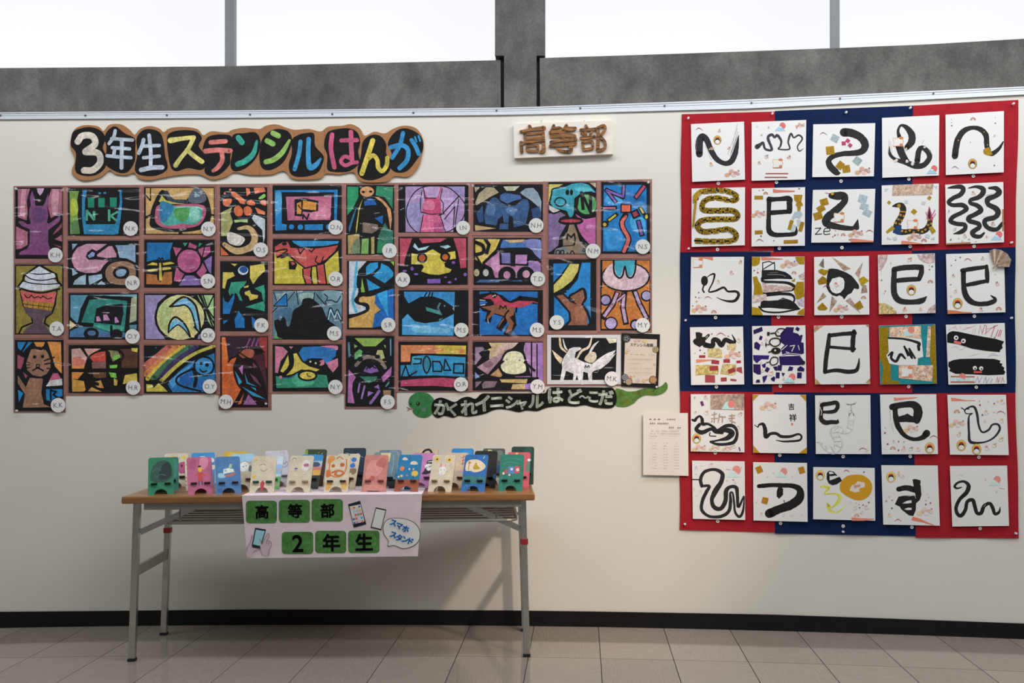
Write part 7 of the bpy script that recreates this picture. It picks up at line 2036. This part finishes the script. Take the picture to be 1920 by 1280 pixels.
WD = 'b6aa94'
STANDS = [
    # front row: x, y of the foot line
    (301.5, 927.0, 1, 18, '1f6a4c', '14302a', 'dark green phone stand with a blackish cloud of paint, front row by the table end', '25443c B -40,60 -30,120 10,140 40,120 44,70 10,50;1a2a2a B -10,70 10,125 34,128 40,80 20,60;45685c S 2 -36,90 -20,105 0,98;45685c S 2 -20,70 0,82 20,76'),
    (377, 926.0, 1, 22, 'a05070', '3a2430', 'rose pink phone stand painted with a small figure in a red shirt', '94446a B -45,110 -30,145 -15,140 -20,100;b87086 B 0,100 30,110 34,146 4,146;b03a38 P -12,88 12,88 10,52 -8,52;b03a38 L 4 -10,84 -20,76;b03a38 L 4 10,84 22,74;c09a28 D 1,100 8 11;2a1c1c D 0,113 7 4;2f2a58 L 4 -5,52 -6,36;2f2a58 L 4 6,52 7,38'),
    (433.5, 923.0, 1, 19, '3c6898', '2a2830', 'blue phone stand painted with a little boat', '7fa8c0 B -40,66 -40,82 -24,84 -10,70 -20,64;96605c P -18,74 34,88 24,74 8,68 -8,68;b8c4c0 P -20,80 -18,100 2,104 22,100 26,88 4,84;8aa490 P 2,104 8,122 18,120 16,104;8aa490 R -10,94 9 8;5078a0 S 2 -30,120 0,130 30,128;2d5488 R -35,15 20 18'),
    (490.5, 924.5, 1, 4, WD, '1c3a30', 'natural plywood phone stand with a red diamond low between its lugs', 'a83440 P 0,52 9,40 4,12 -6,12 -9,40;c8a030 D -34,136 5 4;c8a030 D -38,66 7 6;3a342c S 1.2 -20,112 -6,118 8,112;3a342c S 1.2 -16,96 0,88 16,98'),
    (558, 924.0, 1, -2, WD, '8a7a5c', 'natural plywood phone stand with faint pencil doodles and bare lugs', '6a7488 D -32,136 9 7;c0b6a4 D -32,134 7 5;445890 D -20,98 7 4;a89078 D -20,91 6 5;c4bcb8 D 20,110 18 24;a05a70 D 22,112 12 7;9a8c80 S 1 14,72 24,74 30,70'),
    (630.5, 922.5, 1, 0, WD, '2a2622', 'plywood phone stand with a loosely brushed orange face', 'b8683a S 5 -26,140 -36,110 -30,75 -5,62 24,70 36,100 34,134;c08040 B -44,118 -40,148 -20,148 -18,130;b86030 B -46,62 -46,90 -30,88 -28,66;b05028 D -20,108 8 7;b05028 D 18,112 10 8;b45a30 S 7 -22,80 0,88 24,82 14,68 -10,72 -4,80;c49050 B -42,10 -40,44 -18,42 -24,20;c49a58 B 22,18 24,46 44,44 42,14;bc6a3c S 4 -8,138 4,146 20,136'),
    (701.5, 921.5, 1, -3, 'b06c64', '6a3a34', 'salmon pink phone stand brushed all over in one colour', 'bc7c74 B -40,60 -30,120 10,130 30,90 0,60;a85c58 B 0,110 20,140 44,130 40,100;a4504c B -24,50 -14,66 0,60 -6,46;b8786e B -40,10 -30,40 20,36 40,8'),
    (762, 920.5, 1, -10, '1a6a98', '4a2a24', 'phone stand with blue sky, white clouds and an orange sun over a brown foot', '8a4830 P -51,0 -51,50 51,50 51,0 26,0 18,18 0,26 -18,18 -26,0;1a6a98 R 0,52 100 4;c87040 D -30,94 10 10;c0b4a8 B -34,130 -30,140 -18,140 -10,130;c0b4a8 B 4,112 8,124 26,124 36,112;c4a040 D 28,74 15 12;b06a60 D -4,66 5 4;c8b070 D -28,64 6 5;c0b4a8 D 2,92 4 4;c0b4a8 D 20,92 3 4;c8c0a0 D -40,60 4 4;2a4a48 L 3 24,66 24,54'),
    (824, 921.5, 1, -12, 'b8ac96', '8a7450', 'pale plywood phone stand with a white rabbit face and two sunflowers', 'c8a838 D -30,134 11 10;4a3018 D -30,133 4 4;c8a838 D 24,132 11 10;4a3018 D 24,131 4 4;c8c6c2 D 0,86 17 18;b87880 P -14,100 -12,116 -6,118 -4,102;c8c6c2 P 4,102 10,116 16,116 12,98;b87880 P 6,103 10,114 14,114 11,100;4a4440 D -6,90 1.6 2;4a4440 D 8,89 1.6 2;6a6460 L 1 0,80 0,74;6a6460 L 0.8 -24,82 -12,83;6a6460 L 0.8 12,82 24,84'),
    (886, 920.5, 1, -12, '1f5a98', '1c2a40', 'blue phone stand with a cream oval holding golden scribbles', '2c6a6a B -50,48 -40,62 40,60 50,46 40,34 -40,34;c0b29c B -42,86 -40,122 -10,132 20,126 44,104 30,86 0,78 -20,84;a08428 B -10,98 0,120 10,104 22,96 10,90 -4,90;a07a3c L 4 -30,90 -28,118;a07a3c D -28,118 7 5;b0a890 L 3 30,136 36,146;3a74ac S 3 -40,12 -30,30 -20,10'),
    (956.5, 919.0, 1, -8, '1c6456', '16302c', 'dark teal phone stand with a red and blue box figure', '2f7a6c S 3 -40,130 0,136 40,128;2f7a6c S 3 -40,110 -10,120 30,112;8a4450 P -40,72 -20,96 -16,72;44689a R -2,86 26 30;9a4450 R 24,88 22 30;b8a0a0 D 26,88 7 7;b0b8c4 D 0,90 6 5;c0a8a0 D -34,72 5 5;b8a898 D -8,66 5 4;2f7a6c S 4 -44,20 -38,40 -40,60'),
    # middle row: x, y of the top edge
    (312, 857, 0, 18, '1f5e52', '1a2c2a', 'teal green phone stand half hidden behind the dark green one', '2a6a62 B -40,40 -20,130 40,140 40,60'),
    (369, 858.5, 0, 20, WD, '3a302a', 'plain plywood phone stand hidden behind the rose pink one, red dashes on its edge', 'b07060 R -48,60 6 8;b07060 R -48,44 6 8;b8786a R -48,28 6 6;2c2824 L 1.5 -48,120 -40,120 -44,100'),
    (455, 850, 0, 12, 'a59a86', '4a3828', 'plywood phone stand with pale blue band on top and a round white outline head', '8ab0c8 P -51,118 -51,140 -42,151 42,151 51,140 51,116;c2c4c2 D 8,96 24 22;3a3a3a S 1 -14,100 0,118 20,116 30,92 10,76;4a5a60 B 26,80 30,100 40,96 38,76;2a2a2a D 4,96 2.5;2a2a2a D 16,100 2'),
    (511, 855, 0, 0, 'a8b4c0', '4a5a3c', 'phone stand with white top, blue shape and green foot behind the red diamond one', '6f98b8 P -16,126 -10,148 14,148 20,126;7aa0c0 R 20,90 60 44;5a9a5c P -51,0 -51,62 51,56 51,0 26,0 18,18 0,26 -18,18 -26,0;7a8a68 B 20,20 30,32 48,30 48,18;b89088 D 40,86 6 6'),
    (586, 852.5, 0, -6, '2a78b0', '20241f', 'phone stand painted with a sunset sky above a black foot', '8aa0b4 P -51,90 -51,120 51,124 51,96;3a4658 B -20,104 0,116 30,118 44,104 20,96;b46a68 P -51,78 -51,94 51,98 51,82;c09448 P -51,56 -51,80 51,84 51,60;2c3234 P -51,0 -51,58 51,60 51,0 26,0 18,18 0,26 -18,18 -26,0'),
    (655, 851, 0, -8, WD, '4a3a2c', 'plywood phone stand with two blue ovals and brown camouflage blots', '2a62b0 D 26,126 12 10;2a62b0 D 24,100 12 10;6a7a88 L 2 20,112 32,112;7a6248 B 0,60 10,84 40,88 44,70 30,60 20,70;70583e B 6,16 10,46 28,48 24,24;8a4448 D -20,136 10 8;c4b070 R 40,20 4 30;6a5c50 R 0,140 10 18'),
    (724, 848.5, 0, -3, '5a7886', '1a1c1e', 'grey-blue phone stand with a pale yellow patch and black foot', 'c0b284 P -20,112 -22,150 22,150 18,112;18191b P -51,0 -51,38 51,38 51,0 26,0 18,18 0,26 -18,18 -26,0;7a98a4 S 3 30,60 36,100 34,140'),
    (796, 849.5, 0, -10, 'a86a9c', '4a2438', 'pink phone stand with a black and white striped animal', '25252a P 0,60 10,74 18,118 44,122 44,66 20,58;c4c2c4 B 10,92 20,104 40,102 44,84 28,74;25252a L 3 14,70 20,90;c4c2c4 L 3 22,112 40,114;25252a L 3 28,90 40,96'),
    (858, 848.5, 0, -12, 'b09c84', '4a2c24', 'plywood phone stand with purple pencil writing down its face', '8a5068 L 3 20,130 36,136;8a5068 L 3 26,118 40,122;94587a L 3 24,102 38,108;8a4a68 L 3 30,140 30,100;a890a0 B 18,66 30,82 40,70;b0a0a8 B -10,110 -4,132 10,126'),
    (912, 845, 0, -10, '191b1e', '10151c', 'black phone stand in the middle row', '24303c S 4 -30,110 0,120 30,112;1f4a78 B 36,40 40,56 50,54 48,40'),
    (973.5, 847.5, 0, -8, 'a84450', '3a2430', 'red phone stand mostly hidden behind the dark teal one', '4a6a60 B 34,70 38,110 50,112 50,72;b0b4b4 D 46,118 8 6;c8a040 D -10,146 6 4'),
    # back row
    (331, 849.5, 2, 15, WD, '3a2c28', 'plywood phone stand with yellow stars and a dark pink blob', 'c4a432 P -24,130 -16,136 -14,146 -8,136 0,136 -8,130 -10,122 -16,128;c4a432 P 20,132 30,136 32,146 38,136 46,138 38,130 40,122 30,128;9a4468 B 14,64 10,104 34,112 50,108 50,66 34,60;2a2024 D 24,94 4 6;3a342c L 1 16,136 14,126'),
    (381, 848.5, 2, 15, '2a7cb8', '24405c', 'bright blue phone stand with a white cloud', 'c4bcb0 B -20,118 -10,136 20,132 46,124 44,108 10,112;c4bcb0 B 38,76 36,92 50,94 50,78'),
    (442, 846, 2, 5, 'b89c34', '4a3c20', 'yellow phone stand in the back row', 'c4aa48 B -40,90 -30,140 0,146 10,110;a88c2c R 30,120 30 40'),
    (518.5, 844.5, 2, 20, 'a8a8b0', '6a6470', 'whitish phone stand with two pencilled faces and blue writing', '6a6870 S 1 16,146 20,130 34,130 34,146;6a6870 S 1 22,124 26,116 34,122;3a5a8c S 2 14,96 24,106 30,92 40,104 46,96;3a5a8c S 2 16,86 30,80 46,90;8a8088 D 22,140 1.4;8a8088 D 30,140 1.4'),
    (593, 842, 2, -9, '34422e', '20201a', 'dark green and brown speckled phone stand', '7a9434 P -51,110 -51,146 -38,150 -34,112;4a3428 B 20,10 26,110 50,120 50,10;50643c D 0,130 5 4;64784a D 14,138 4 3;8a8058 D 30,134 3 3;3c2c24 D -10,120 8 5'),
    (665.5, 839.5, 2, -2, '243444', '16181a', 'dark navy phone stand brushed with pale streaks', '7a8c98 S 2 -40,132 -10,126 20,130;7a8c98 S 2 -20,116 10,122 40,114;1a1e24 R 0,30 98 50'),
    (732.5, 843.5, 2, -6, '5a7080', '24241f', 'plain grey-blue phone stand in the back row', '6c828e B -20,60 -10,140 40,142 40,70;2a2c2c D 16,60 9 9'),
    (802, 840.5, 2, -12, 'b0a084', '4a2a24', 'plywood phone stand with a thick black arch along its top', '1a1a1c S 9 -26,122 -14,142 10,146 26,126'),
    (868, 840.5, 2, -10, '1f70b0', '20304a', 'plain bright blue phone stand in the back row', '2a7ab8 B -20,90 0,140 40,140 40,90'),
    (926.5, 840.5, 2, -8, '3c443f', '2a241f', 'dark grey phone stand fading to blue with a white foot', '2c4468 P -51,44 -51,80 51,90 51,50;a8a498 P -51,0 -51,40 51,48 51,0 26,0 18,18 0,26 -18,18 -26,0;b8b070 B -30,134 -26,146 -10,144 -8,134;54605a B 0,110 10,140 40,140 40,100'),
    (980.5, 837.0, 2, -8, '1a3834', '141c1c', 'dark green-black phone stand at the back by the table end', 'c0a840 D -20,118 6 5;8a9a90 D 24,116 5 4;24463f B 0,100 10,146 40,146 40,100'),
]
for s_ in STANDS:
    make_stand(*s_)
